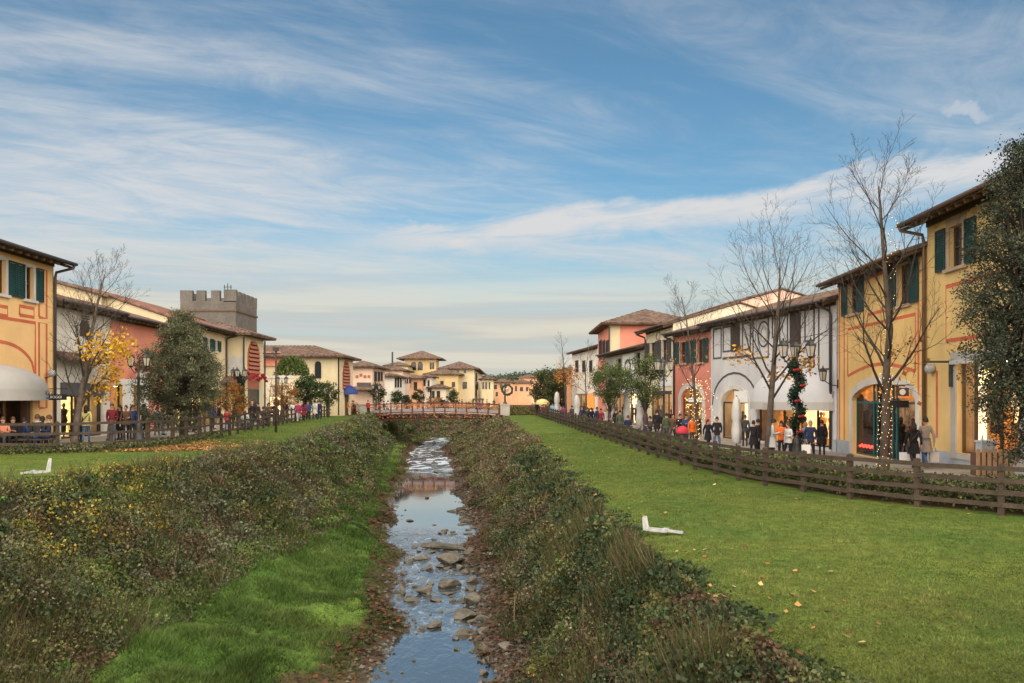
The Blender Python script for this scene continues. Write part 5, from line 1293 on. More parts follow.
# ------------------------------------------------------------------ rocks in the stream
def rock_mesh(seed, name='boulder'):
    bm = bmesh.new(); bmesh.ops.create_icosphere(bm, subdivisions=3, radius=1.0); rr = random.Random(seed)
    planes = [(Vector((rr.gauss(0, 1), rr.gauss(0, 1), rr.gauss(0, 1.1))).normalized(), rr.uniform(.42, .85)) for _ in range(13)]
    for v in bm.verts:
        for nrm, dd in planes:
            e = v.co.dot(nrm) - dd
            if e > 0: v.co -= nrm * e * .97
        p = v.co; v.co += p.normalized() * .10 * (float(vnoise(np.float64(p.x * 2.3 + seed), np.float64(p.y * 2.3 + p.z * 1.7), seed)) - .5)
    me = bpy.data.meshes.new(name); bm.to_mesh(me); bm.free(); me.materials.append(M('rock'))
    return me
ROCKS = [rock_mesh(i) for i in range(7)]
def boulder(px, py, wpx, hpx, label, seed, zoff=0.0, group='boulders in the stream', flat=1.0):
    Y = (H - WATER_Z) * FPX / (py - HOR); p = at(px, py, Y); w = wpx * Y / FPX / 2; w *= .88; h = hpx * Y / FPX * .75
    o = link('boulder', ROCKS[seed % 7]); o.location = (p.x, p.y, WATER_Z + h * .25 + zoff); o.scale = (w * 1.1, w * random.Random(seed).uniform(.6, .95), h * .72 * flat); o.rotation_euler = (0, 0, random.Random(seed).uniform(-.6, .6))
    tag(o, label, 'boulder', group); return o
for i, (px, py, w, h, label) in enumerate([
    (447, 548, 60, 7, 'long flat dark rock slab jutting from the right shore into the stream'),
    (432, 545, 30, 4, 'thin tapering rock tip at the left end of the flat slab'),
    (422, 559, 24, 7, 'brown flat rock alone in the middle of the upper riffle'),
    (409, 562, 12, 5, 'small brown rock against the left side of the flat mid-stream rock'),
    (429, 570, 17, 7, 'dark wet rock just below the flat mid-stream rock'),
    (452, 563, 38, 14, 'broad brown boulder half in the water off the right shore'),
    (460, 569, 12, 8, 'pale round stone in front of the broad brown boulder'),
    (450, 586, 28, 11, 'smooth rounded grey-brown boulder in the centre of the riffle'),
    (424, 593, 24, 14, 'large pale rounded boulder near the left side of the riffle'),
    (412, 601, 22, 7, 'low pale rock touching the foot of the large pale boulder'),
    (402, 594, 13, 6, 'mossy low rock between the large pale boulder and the left shore'),
    (473, 582, 18, 11, 'grey angular boulder at the right water edge with a leafy rim'),
    (474, 603, 24, 14, 'tall grey boulder stacked over the wedge-shaped one on the right shore'),
    (467, 617, 40, 13, 'wedge-shaped grey boulder sloping into the stream from the right'),
    (484, 621, 22, 9, 'small grey boulder leaning on the wedge-shaped one'),
    (434, 627, 22, 9, 'pale brown rock in the lower riffle with a split top'),
    (423, 629, 10, 6, 'small dark rock beside the split-topped rock'),
    (464, 631, 16, 5, 'thin flat rock lying low in the water below the wedge boulder'),
    (480, 640, 26, 9, 'flat brown slab rock at the right edge of the smooth lower pool'),
    (485, 653, 14, 11, 'dark upright stone at the right edge of the lower pool'),
    (484, 674, 14, 8, 'brown stone at the bottom of the stream on the right edge'),
    (453, 601, 8, 4, 'tiny dark stone breaking the surface below the rounded boulder'),
    (415, 587, 9, 4, 'tiny dark stone upstream of the large pale boulder'),
    (407, 613, 7, 4, 'tiny stone close to the left shore below the pale rock'),
    (414, 661, 5, 3, 'small dark pebble alone in the smooth lower pool'),
    (402, 673, 6, 3, 'dark pebble nearest the left shore in the lower pool'),
    (427, 498, 6, 3, 'dark stone in the still pool left of centre'),
    (410, 521, 12, 3, 'flat dark stone in the still pool near the left shore'),
    (465, 512, 10, 4, 'brown stone at the right rim of the still pool'),
    (500, 593, 18, 12, 'grey round boulder lodged in the leaves on the right bank'),
]): boulder(px, py, w, h, label, i * 3 + 1)
# gravel and small stones along the margins, too many to count
rng = np.random.default_rng(40); n = 5200; y = 15 * (70 / 15) ** rng.random(n); q = rng.random(n) < .72
x = np.where(q, XW_R(y) + rng.normal(.38, .26, n), XW_L(y) + rng.normal(.05, .22, n)); keep = rng.random(n) < np.clip(fbm(x * .9, y * .5, 66) * 3.5 - 1.1, .03, 1); x, y = x[keep], y[keep]; n = len(x)
sz = rng.uniform(.025, .09, n) * (1 + y * .006); z = np.maximum(ground_z(x, y), WATER_Z - .02) + sz * .2
oc = np.array([(1, 0, 0), (0, 1, 0), (-1, 0, 0), (0, -1, 0), (0, 0, .7), (0, 0, -.7)]); V = (oc[None] * rng.uniform(.6, 1.3, (n, 6, 1)) * sz[:, None, None]); a = rng.uniform(0, 6.3, n); ca, sa = np.cos(a)[:, None], np.sin(a)[:, None]
V = np.stack([V[..., 0] * ca - V[..., 1] * sa, V[..., 0] * sa + V[..., 1] * ca, V[..., 2]], -1) + np.stack([x, y, z], 1)[:, None]
tri = np.array([(0, 1, 4), (1, 2, 4), (2, 3, 4), (3, 0, 4)]); cc = np.repeat(np.array([(.13, .12, .10), (.09, .08, .065), (.17, .155, .13), (.07, .06, .05)])[rng.integers(0, 4, n)], 4, 0)
tag(np_mesh('gravel', V[:, tri].reshape(-1, 3), 3, cc, M('leaf_dry')), 'gravel and small stones along the stream margins', 'gravel', kind='stuff')
rng = np.random.default_rng(41); rr = random.Random(8)
spots = []
for k in range(46):
    Y = 18 + 26 * rr.random(); spots.append((float(XW_R(Y)) + rr.uniform(-.55, .65), Y, rr.uniform(.07, .27)))
for k in range(24):
    Y = 22 + 12 * rr.random(); spots.append((float(XW_L(Y)) + rr.uniform(-.1, 1.3), Y, rr.uniform(.04, .12)))
for k in range(34):
    Y = 23 + 16 * rr.random(); spots.append((float(XW_L(Y)) + .3 + (float(XW_R(Y)) - float(XW_L(Y)) - .5) * rr.random() ** .8, Y, -rr.uniform(.07, .24)))
for k in range(20):
    Y = 58 + 55 * rr.random(); spots.append((float(XW_L(Y)) + (float(XW_R(Y)) - float(XW_L(Y))) * rr.random(), Y, rr.uniform(.12, .40)))
for i, (x, Y, s) in enumerate(spots):
    flat = s < 0; s = abs(s); o = link('boulder', ROCKS[i % 7]); o.location = (x, Y, max(WATER_Z, gz(x, Y)) + s * .1); o.scale = (s * 1.3, s, s * (.28 if flat else .6)); o.rotation_euler = (0, 0, rr.random() * 6)
    if flat: tag(o, 'flat half-submerged stone among many across the middle riffle', 'boulder', 'flat stones across the riffle'); continue
    tag(o, ('small grey stone among many along the right water edge' if i < 46 else 'small wet stone among many in the shallow riffle' if i < 70 else 'brown stone in the distant shallows towards the bridge'), 'boulder', ('small stones on the right water edge' if i < 46 else 'small stones in the riffle' if i < 70 else 'stones in the distant shallows'))
# ------------------------------------------------------------------ trees
def bare_tree(name, label, base, height, seed, spread=.42, lean=(0, 0), trunk_r=.14, first=.30, nmain=9, levels=3, leader=True, rise=.55, group=None, leaves=None, bark='bark', twig=1.0, droop=0.0):
    """tapering trunk, ascending limbs and fine twigs"""
    rng = random.Random(seed); base = Vector(base)
    root = empty(name, base, label, 'tree', group)
    tr, br = MB(), MB(); tips = []
    def grow(p, d, length, r, lev, mb):
        k = 6 if lev <= 1 else 4 if lev == 2 else 3
        pts, rad = [p], [r]; dd = d.normalized()
        for i in range(k):
            j = Vector((rng.gauss(0, 1), rng.gauss(0, 1), rng.gauss(0, .6))) * (.05 if lev == 0 else .13)
            dd = (dd + j + Vector((0, 0, rise * .16 - droop * .1)) * (lev > 0)).normalized()
            pts.append(pts[-1] + dd * length / k); rad.append(max(.0035, r * (1 - (i + 1) / k * (.80 if lev else .82))))
        mb.tube(pts, rad, 9 if lev == 0 else 5 if lev == 1 else 3, cap=lev == 0)
        if lev >= 1: tips.extend(pts[1:] if lev >= 2 else pts[3:])
        if lev >= levels: return
        nch = nmain if lev == 0 else rng.randint(5, 7) if lev == 1 else rng.randint(3, 5) if lev == 2 else rng.randint(2, 3)
        nch = max(2, int(nch * (twig if lev else 1)))
        for c in range(nch):
            t = (first + (1 - first) * (c + rng.random() * .6) / nch) if lev == 0 else (.22 + .74 * (c + rng.random() * .7) / nch)
            t = min(t, .97); f = t * k; i = min(int(f), k - 1); q = pts[i].lerp(pts[i + 1], f - i); rq = rad[i] + (rad[i + 1] - rad[i]) * (f - i)
            axis = (pts[i + 1] - pts[i]).normalized()
            a = c * 2.4 + rng.random() * .9; o1 = axis.orthogonal().normalized(); o2 = axis.cross(o1)
            side = (o1 * math.cos(a) + o2 * math.sin(a))
            ang = rng.uniform(.55, .95) if lev == 0 else rng.uniform(.45, .9)
            nd = axis * math.cos(ang) + side * math.sin(ang)
            L = (height * spread * (1.15 - .65 * (t - first) / (1 - first)) if lev == 0 else length * (.62 - .28 * t)) * rng.uniform(.75, 1.2)
            grow(q, nd, L, max(.0045, rq * (.43 if lev == 0 else .56)), lev + 1, br)
    grow(base, Vector((lean[0], lean[1], 1)), height * .93, trunk_r, 0, tr)
    # root flare
    tr.lathe(base, [(trunk_r * 1.55, -.15), (trunk_r * 1.25, .05), (trunk_r * 1.03, .35), (trunk_r * .95, .5)], 9)
    tr.build('trunk', M(bark), root, base, True); br.build('branches', M(bark + '_dark' if bark == 'bark' else bark), root, base)
    if leaves: leaves(root, base, tips, np.random.default_rng(seed))
    return root
def hang_leaves(n, size, cols, where=lambda p: True, clump=.22, drop=0.0):
    def f(root, base, tips, rng):
        tp = np.array([tuple(p) for p in tips if where(p)])
        if not len(tp): return
        c = tp[rng.integers(0, len(tp), n)] + rng.normal(0, clump, (n, 3)) * (1, 1, .8) - (0, 0, .06)
        c[:, 2] -= drop * rng.random(n) ** .7
        col = np.array(cols)[rng.integers(0, len(cols), n)] * rng.uniform(.7, 1.25, (n, 1))
        leaf_quads('leaves', c, np.full(n, size) * rng.uniform(.7, 1.3, n), col, rng, M('leaf_dry'), root, base, aspect=.8)
    return f
def leafy_tree(name, label, base, top, radius, crown_bottom, seed, cols, nclump=170, per=120, leaf=.075, trunk_r=.12, cr=.30, group=None, shape=1.0, light=None, gaps=.0, point=0.0, cx=0.0):
    """trunk, limbs and an uneven crown of leaf clumps"""
    rng = np.random.default_rng(seed); base = Vector(base); rr = random.Random(seed)
    root = empty(name, base, label, 'tree', group)
    zc, hz = (top + crown_bottom) / 2, (top - crown_bottom) / 2
    P, C, Sz = [], [], []; cen = []
    lob = rng.normal(size=(7, 3)); lob /= np.linalg.norm(lob, axis=1, keepdims=True); lobk = rng.uniform(.75, 1.15, 7)
    while len(cen) < nclump:
        d = rng.normal(size=3); d /= np.linalg.norm(d); r = rng.uniform(.25, 1) ** .5
        w = np.maximum(d @ lob.T, 0) ** 4; k = .62 + .44 * float((w * lobk).sum() / (w.sum() + .2))
        taper = 1 - point * max(0, d[2] * r)
        if rng.random() < gaps: continue
        cen.append(np.array((base.x + cx + d[0] * r * radius * k * taper, base.y + d[1] * r * radius * k * taper, zc + d[2] * r * hz * (.80 + .2 * k))))
    for c in cen:
        k = int(per * rng.uniform(.5, 1.3)); q = rng.normal(size=(k, 3)) * cr * (.55, .55, .42)
        s = rng.uniform(.5, 1.4)
        base_c = np.array(cols)[rng.integers(0, len(cols), k)]
        if light is not None and rng.random() < .25: base_c = base_c * .5 + np.array(light) * .5
        P.append(c + q); C.append(base_c * s * rng.uniform(.86, 1.14, (k, 1))); Sz.append(leaf * rng.uniform(.6, 1.35, k))
    t = MB(); top_t = Vector((base.x + cx, base.y, zc + hz * .5))
    b0 = base + Vector((0, 0, -.15)); pts = [b0, base.lerp(top_t, .3) + Vector((rr.gauss(0, .05), rr.gauss(0, .05), 0)), base.lerp(top_t, .65), top_t]
    t.tube(pts, [trunk_r * 1.35, trunk_r, trunk_r * .7, trunk_r * .3], 8); t.build('trunk', M('bark'), root, base, True)
    b = MB()
    for c in cen[::3]:
        f = rr.uniform(.25, .85); s = base.lerp(top_t, f); b.tube([s, s.lerp(Vector(c), .5) + Vector((0, 0, .08)), Vector(c)], [trunk_r * .32, trunk_r * .2, .008], 4, cap=False)
    b.build('branches', M('bark_dark'), root, base)
    leaf_quads('crown', np.concatenate(P), np.concatenate(Sz), np.concatenate(C), rng, M('leaf'), root, base, aspect=.55, up=.3)
    return root
def string_lights(label, pts_fn, n, seed, r=.018, group=None, name='string_lights'):
    """small warm bulbs on a wire, wound round something"""
    rr = random.Random(seed); w, b = MB(), MB(); P = [pts_fn(i / (n - 1), rr) for i in range(n)]
    o = P[0]
    root = empty(name, o, label, 'string lights', group)
    w.tube(P, .006, 3, cap=False); w.build('wire', M('iron_black'), root, o)
    for p in P: b.lathe_e(p, r, r, r * 1.3, 5, 4)
    x = b.build('bulbs', M('bulb'), root, o); return root
def gp(px, Y, dz=0.0): x = atx(px, Y); return Vector((x, Y, gz(x, Y) + dz))

YEL = [(.62, .36, .03), (.70, .44, .05), (.52, .27, .03), (.40, .22, .04)]
ORA = [(.42, .16, .05), (.36, .20, .05), (.50, .24, .06), (.28, .11, .05)]
# left promenade
b0 = gp(74.5, 32.5)
bare_tree('bare_tree', 'tall nearly bare tree with yellow leaves left on its lower right side', b0, 7.9, 8, spread=.34, trunk_r=.15, first=.20, nmain=19, lean=(.01, 0), rise=.85, levels=4,
          leaves=hang_leaves(1250, .13, YEL, lambda p: p.z < 5.6 and p.x > b0.x + .35 + max(0, p.z - 4.2) * .4 and p.z > 1.6, .26, .55))
g0 = gp(183, 40.0)
leafy_tree('evergreen_oak', 'big dark evergreen oak with a pointed crown behind the left fence', g0, 7.45, 2.45, 1.0, 7, [(.085, .100, .052), (.064, .078, .042), (.115, .125, .070), (.135, .135, .078)], nclump=520, per=115, leaf=.085, trunk_r=.15, cr=.30, light=(.17, .16, .09), point=.45)
leafy_tree('autumn_tree', 'small red and yellow autumn tree beside the big evergreen oak', gp(233, 52), 3.9, 1.05, 1.3, 9, [(.24, .15, .03), (.30, .13, .03), (.13, .14, .03), (.34, .09, .03)], nclump=60, per=60, leaf=.11, trunk_r=.05, cr=.25)
leafy_tree('autumn_tree', 'orange-tipped autumn tree in front of the cream hall', gp(284, 74), 4.3, 1.5, 1.7, 19, [(.22, .16, .03), (.40, .15, .03), (.12, .13, .03), (.48, .16, .05)], nclump=60, per=60, leaf=.14, trunk_r=.06, cr=.32)
leafy_tree('round_tree', 'dense round dark green tree in front of the arched hall window', gp(307, 80), 5.3, 1.75, 1.9, 11, [(.040, .070, .022), (.055, .085, .028), (.03, .052, .02)], nclump=90, per=80, leaf=.16, cr=.40, group='round trees on the left promenade')
leafy_tree('round_tree', 'smaller olive green tree right of the dense round one', gp(328.5, 83), 4.6, 1.15, 1.9, 12, [(.075, .095, .035), (.095, .11, .045), (.05, .07, .028)], nclump=55, per=60, leaf=.16, cr=.32, gaps=.2, group='round trees on the left promenade')
# ivy mound on the annexe
rngI = np.random.default_rng(61); n = 3000; d = rngI.normal(size=(n, 3)); d /= np.linalg.norm(d, axis=1, keepdims=True); d[:, 2] = np.abs(d[:, 2])
ctr = np.array((atx(292, 81), 81, H - (375 - HOR) / FPX * 81)); pos = ctr + d * rngI.uniform(.7, 1.05, (n, 1)) * (1.7, 1.2, 1.9)
iv = leaf_quads('ivy_bush', pos, np.full(n, .22), np.array([(.10, .15, .03), (.13, .17, .03), (.07, .11, .03), (.05, .08, .025)])[rngI.integers(0, 4, n)] * rngI.uniform(.7, 1.3, (n, 1)), rngI, M('leaf')); tag(iv, 'bright green ivy bush over the annexe roof', 'bush')
q = MB(); q.lathe_e(ctr, 1.45, 1.0, 1.6, 10, 8)
for i, (px, Y, r, top, lab) in enumerate([(378.5, 104, 1.35, 5.0, 'round clipped tree under the pink shop by the left bridge end'), (397, 118, 1.1, 4.1, 'round clipped tree before the white sloping-roofed house'), (419, 128, 1.05, 4.2, 'round clipped tree before the coral house'), (453.5, 136, 1.25, 4.3, 'round clipped tree before the ochre house'),
                                     (407, 126, .6, 3.2, 'narrow clipped shrub between two round trees beyond the bridge'), (442.5, 138, .55, 2.4, 'small blue-green conifer left of the ochre house tree'), (536, 170, 1.6, 5.0, 'far clipped tree before the peach house right of the bridge')]):
    leafy_tree('clipped_tree', lab, gp(px, Y), top, r, 1.9 if r > .7 else 1.0, 70 + i, [(.050, .072, .028), (.065, .085, .035), (.035, .055, .022)], nclump=34, per=40, leaf=.24, cr=.34, trunk_r=.08, group='clipped trees beyond the bridge')
for i, (px, Y, top) in enumerate([(433, 140, 3.0), (438, 142, 2.9)]):
    leafy_tree('autumn_tree', ['small orange autumn tree before the ochre house', 'second small orange tree close to the ochre house wall'][i], gp(px, Y), top, 1.0, 1.5, 90 + i, [(.34, .17, .04), (.26, .14, .05)], nclump=22, per=36, leaf=.2, cr=.3, trunk_r=.05)
# right promenade
t0 = gp(884, 27.0)
bare_tree('bare_tree', 'tall bare tree with lights wound round its trunk, before the lower yellow shop', t0, 10.3, 15, spread=.36, trunk_r=.165, first=.20, nmain=18, lean=(.03, 0), rise=.60, levels=4,
          leaves=hang_leaves(45, .17, ORA, lambda p: p.z < 5.2 and p.x > t0.x + .8, .2))
string_lights('warm string lights wound round the bare tree by the yellow shop', lambda t, r: t0 + Vector((math.cos(t * 110) * (.235 - t * .035) + t * .07, math.sin(t * 110) * (.235 - t * .035), .1 + t * 3.2 + r.gauss(0, .045))), 120, 3, r=.009)
string_lights('sparse string lights on the upper branches of the bare tree', lambda t, r: t0 + Vector((.1 + t * .22 + math.cos(t * 40) * .14, math.sin(t * 40) * .14, 3.5 + t * 5.2)), 46, 4, r=.009)
t1 = gp(768, 35.5)
bare_tree('bare_tree', 'wide bare tree with a thick trunk and a few yellow leaves, before the white shop', t1, 9.2, 26, spread=.50, trunk_r=.175, first=.27, nmain=15, lean=(.025, 0), rise=.62, levels=4,
          leaves=hang_leaves(420, .15, YEL + ORA, lambda p: 2.6 < p.z < 5.0, .22))
t2 = gp(697, 46.0)
bare_tree('bare_tree', 'slender bare tree with a cloud of lights, before the red shop', t2, 9.2, 37, spread=.30, trunk_r=.12, first=.30, nmain=12, rise=.9, levels=4, leaves=hang_leaves(40, .14, ORA, lambda p: p.z < 6, .2))
string_lights('cloud of warm lights round the slender tree by the red shop', lambda t, r: t2 + Vector((r.gauss(0, .42), r.gauss(0, .42), 1.2 + t * 2.6 + r.gauss(0, .2))), 130, 5, r=.017)
string_lights('warm lights wound down the trunk of the slender tree', lambda t, r: t2 + Vector((math.cos(t * 30) * .13, math.sin(t * 30) * .13, .1 + t * 1.3)), 30, 6, r=.016)
GRN = [(.075, .112, .030), (.105, .140, .040), (.055, .085, .026), (.13, .155, .05)]
leafy_tree('round_tree', 'leafy green tree nearer the tower house, left of its twin', gp(610, 61), 5.7, 1.75, 2.2, 44, GRN, nclump=100, per=80, leaf=.13, cr=.36, gaps=.15, group='leafy trees on the right promenade')
leafy_tree('round_tree', 'leafy green tree nearer the cream shop, right of its twin', gp(645.5, 55), 6.0, 1.5, 2.3, 45, GRN, nclump=95, per=80, leaf=.12, cr=.34, gaps=.15, group='leafy trees on the right promenade')
o0 = gp(1036, 20.6)
leafy_tree('evergreen_oak', 'huge dark evergreen oak at the right edge, over the fence', o0, 10.5, 1.95, .6, 51, [(.038, .052, .032), (.052, .064, .040), (.030, .042, .028), (.075, .082, .056)], nclump=800, per=120, leaf=.07, trunk_r=.20, cr=.28, light=(.13, .13, .085), point=.35, gaps=.05)
bare_tree('bare_tree', 'thin bare tree with orange leaves low down, near the round dark trees', gp(567, 84), 9.6, 53, spread=.20, trunk_r=.10, first=.3, nmain=10, rise=.8, levels=3, leaves=hang_leaves(420, .2, ORA, lambda p: p.z < 6.0, .3))
bare_tree('bare_tree', 'thin bare tree with rusty leaves before the coral tower house', gp(586, 72), 7.8, 54, spread=.24, trunk_r=.09, first=.3, nmain=10, rise=.8, leaves=hang_leaves(260, .17, ORA, lambda p: p.z < 5.2, .3))
leafy_tree('round_tree', 'dark round tree at the far end of the right fence', gp(547, 102), 6.6, 2.2, 1.3, 55, [(.055, .068, .026), (.075, .085, .03), (.04, .052, .022)], nclump=110, per=70, leaf=.22, cr=.5, group='leafy trees on the right promenade')
leafy_tree('round_tree', 'dark brownish round tree behind the far end of the right fence', gp(558, 112), 6.2, 2.2, 1.3, 56, [(.065, .066, .028), (.085, .078, .03), (.045, .05, .022)], nclump=100, per=60, leaf=.24, cr=.5, group='leafy trees on the right promenade')
bare_tree('bare_tree', 'far bare tree rising behind the dark round trees', gp(556, 118), 8.4, 57, spread=.26, trunk_r=.10, first=.35, nmain=9, rise=.7, levels=2)
for i, (px, Y, hh, lab) in enumerate([(270, 70, 4.4, 'small leafless tree left of the tall street pole'), (205, 47, 3.6, 'slim bare sapling just right of the evergreen oak trunk')]):
    bare_tree('bare_tree', lab, gp(px, Y), hh, 62 + i, spread=.3, trunk_r=.05, nmain=8, levels=2)
# reddish shrubs by the bridge
for i, (px, Y, r, h_, cols, lab) in enumerate([(333, 93, .8, 1.5, [(.35, .05, .04), (.2, .05, .03)], 'red-leaved shrub before the blue awning'), (352, 95, .95, 1.7, [(.32, .06, .04), (.15, .07, .03), (.06, .07, .03)], 'red and green shrub beside the left bridge pedestal'), (337, 96, .7, 1.3, [(.40, .07, .06), (.2, .04, .03)], 'bright red shrub under the blue awning')]):
    g = gp(px, Y); rn = np.random.default_rng(80 + i); n = 700; d = rn.normal(size=(n, 3)); d /= np.linalg.norm(d, axis=1, keepdims=True); d[:, 2] = np.abs(d[:, 2])
    sh = empty('shrub', g, lab, 'shrub', 'red shrubs by the bridge')
    leaf_quads('foliage', np.array(g) + d * rn.uniform(.3, 1.05, (n, 1)) * (r, r, h_), np.full(n, .2), np.array(cols)[rn.integers(0, len(cols), n)] * rn.uniform(.6, 1.3, (n, 1)), rn, M('leaf'), sh, g)
    q = MB()
    for k in range(7): a = k * .9; q.tube([g, g + Vector((math.cos(a) * r * .6, math.sin(a) * r * .6, h_ * .8))], [.03, .01], 4)
    q.build('stem', M('bark_dark'), sh, g)
# the hedge growing through the right fence, and the low ivy strip inside the left one
def hedge(name, label, line, Y0, Y1, dx0, dx1, hgt, n, cols, seed, leaf=.06):
    rng = np.random.default_rng(seed); q = rng.random(n); y = Y0 * (Y1 / Y0) ** q; x = line(y) + dx0 + (dx1 - dx0) * rng.random(n)
    hh = hgt * (.72 + .5 * fbm(x * 1.2, y * .8, seed)); z = ground_z(x, y) + hh * rng.random(n) ** .6
    col = np.array(cols)[rng.integers(0, len(cols), n)] * rng.uniform(.6, 1.35, (n, 1))
    return tag(leaf_quads(name, np.stack([x, y, z], 1), (leaf + .0015 * y) * rng.uniform(.6, 1.3, n), col, rng, M('leaf'), up=.4, aspect=.65), label, 'hedge')
HC = [(.065, .092, .034), (.085, .110, .040), (.125, .140, .045), (.045, .065, .028), (.16, .125, .055)]
hedge('hedge', 'low leafy hedge growing behind the right fence', fence_x_r, 15, 60, .45, 1.5, .74, 50000, HC, 91)
hedge('hedge', 'low hedge behind the distant stretch of the right fence', fence_x_r, 60, 99, .4, 1.3, .62, 8000, HC, 92)
def left_line(y): return fence_x_l(y)
rng = np.random.default_rng(93); n = 6500; s = rng.random(n) * 4.0; seg = np.array(FENCE_L)
i = np.minimum(s.astype(int), 3); f = s - i; px_ = seg[i, 0] + (seg[i + 1, 0] - seg[i, 0]) * f; py_ = seg[i, 1] + (seg[i + 1, 1] - seg[i, 1]) * f
tx, ty = seg[i + 1, 0] - seg[i, 0], seg[i + 1, 1] - seg[i, 1]; ln = np.hypot(tx, ty); off = rng.normal(0, .28, n)
x, y = px_ + ty / ln * off, py_ - tx / ln * off
tag(leaf_quads('hedge', np.stack([x, y, ground_z(x, y) + .34 * rng.random(n) ** 1.4 * (.6 + .8 * fbm(x, y, 4))], 1), .10 * rng.uniform(.6, 1.3, n), np.array(HC)[rng.integers(0, 5, n)] * rng.uniform(.6, 1.3, (n, 1)), rng, M('leaf'), up=.4, aspect=.65), 'low creeper strip along the foot of the left fence', 'hedge')
# ------------------------------------------------------------------ fences
def resample(P, step):
    P = [Vector((*p, 0)) for p in P]; out = [P[0]]; need = step; 
    for a, b in zip(P, P[1:]):
        L = (b - a).length; pos = 0
        while pos + need <= L: pos += need; out.append(a.lerp(b, pos / L)); need = step
        need -= L - pos
    return out
def fence(name, label, line, step, h, rails, rail_h, mid=None, pw=.13):
    rr = random.Random(3)
    pts = [Vector((p.x, p.y, gz(p.x, p.y))) for p in resample(line, step)]
    o = pts[len(pts) // 2]; root = empty(name, o, label, 'fence')
    for i, p in enumerate(pts):
        q = MB(); hh = h * rr.uniform(.98, 1.05); d = (pts[min(i + 1, len(pts) - 1)] - pts[max(i - 1, 0)]).normalized(); a = math.atan2(d.y, d.x)
        t = Vector((rr.gauss(0, .012), rr.gauss(0, .012), 0))
        w = pw / 2; c, s_ = Vector((math.cos(a), math.sin(a), 0)) * w, Vector((-math.sin(a), math.cos(a), 0)) * w
        B = p - Vector((0, 0, .3)); T = p + Vector((0, 0, hh)) + t
        q.hexa([B - c - s_, B + c - s_, B + c + s_, B - c + s_, T - c - s_, T + c - s_, T + c + s_, T - c + s_])
        q.add([T - c - s_, T + c - s_, T + c + s_, T - c + s_, T + Vector((0, 0, .04))], [(0, 1, 4), (1, 2, 4), (2, 3, 4), (3, 0, 4)])
        q.build('post', M('wood_fence'), root, o)
    for zr in rails:
        q = MB()
        for a, b in zip(pts, pts[1:]):
            d = (b - a).normalized(); n = Vector((d.y, -d.x, 0)) * (pw / 2 + .022)
            q.bar(a + n + Vector((0, 0, h * zr + rr.gauss(0, .012))) - d * .04, b + n + Vector((0, 0, h * zr + rr.gauss(0, .012))) + d * .04 , .04, rail_h * rr.uniform(.9, 1.1))
        q.build('rail', M('wood_fence'), root, o)
    return root
fence('fence', 'long brown four-rail wooden fence along the right lawn', FENCE_R[1:][::-1], 1.95, 1.22, (.93, .69, .45, .21), .115)
fence('fence', 'brown three-rail wooden fence bending along the left lawn', FENCE_L, 1.9, 1.16, (.92, .60, .28), .10)

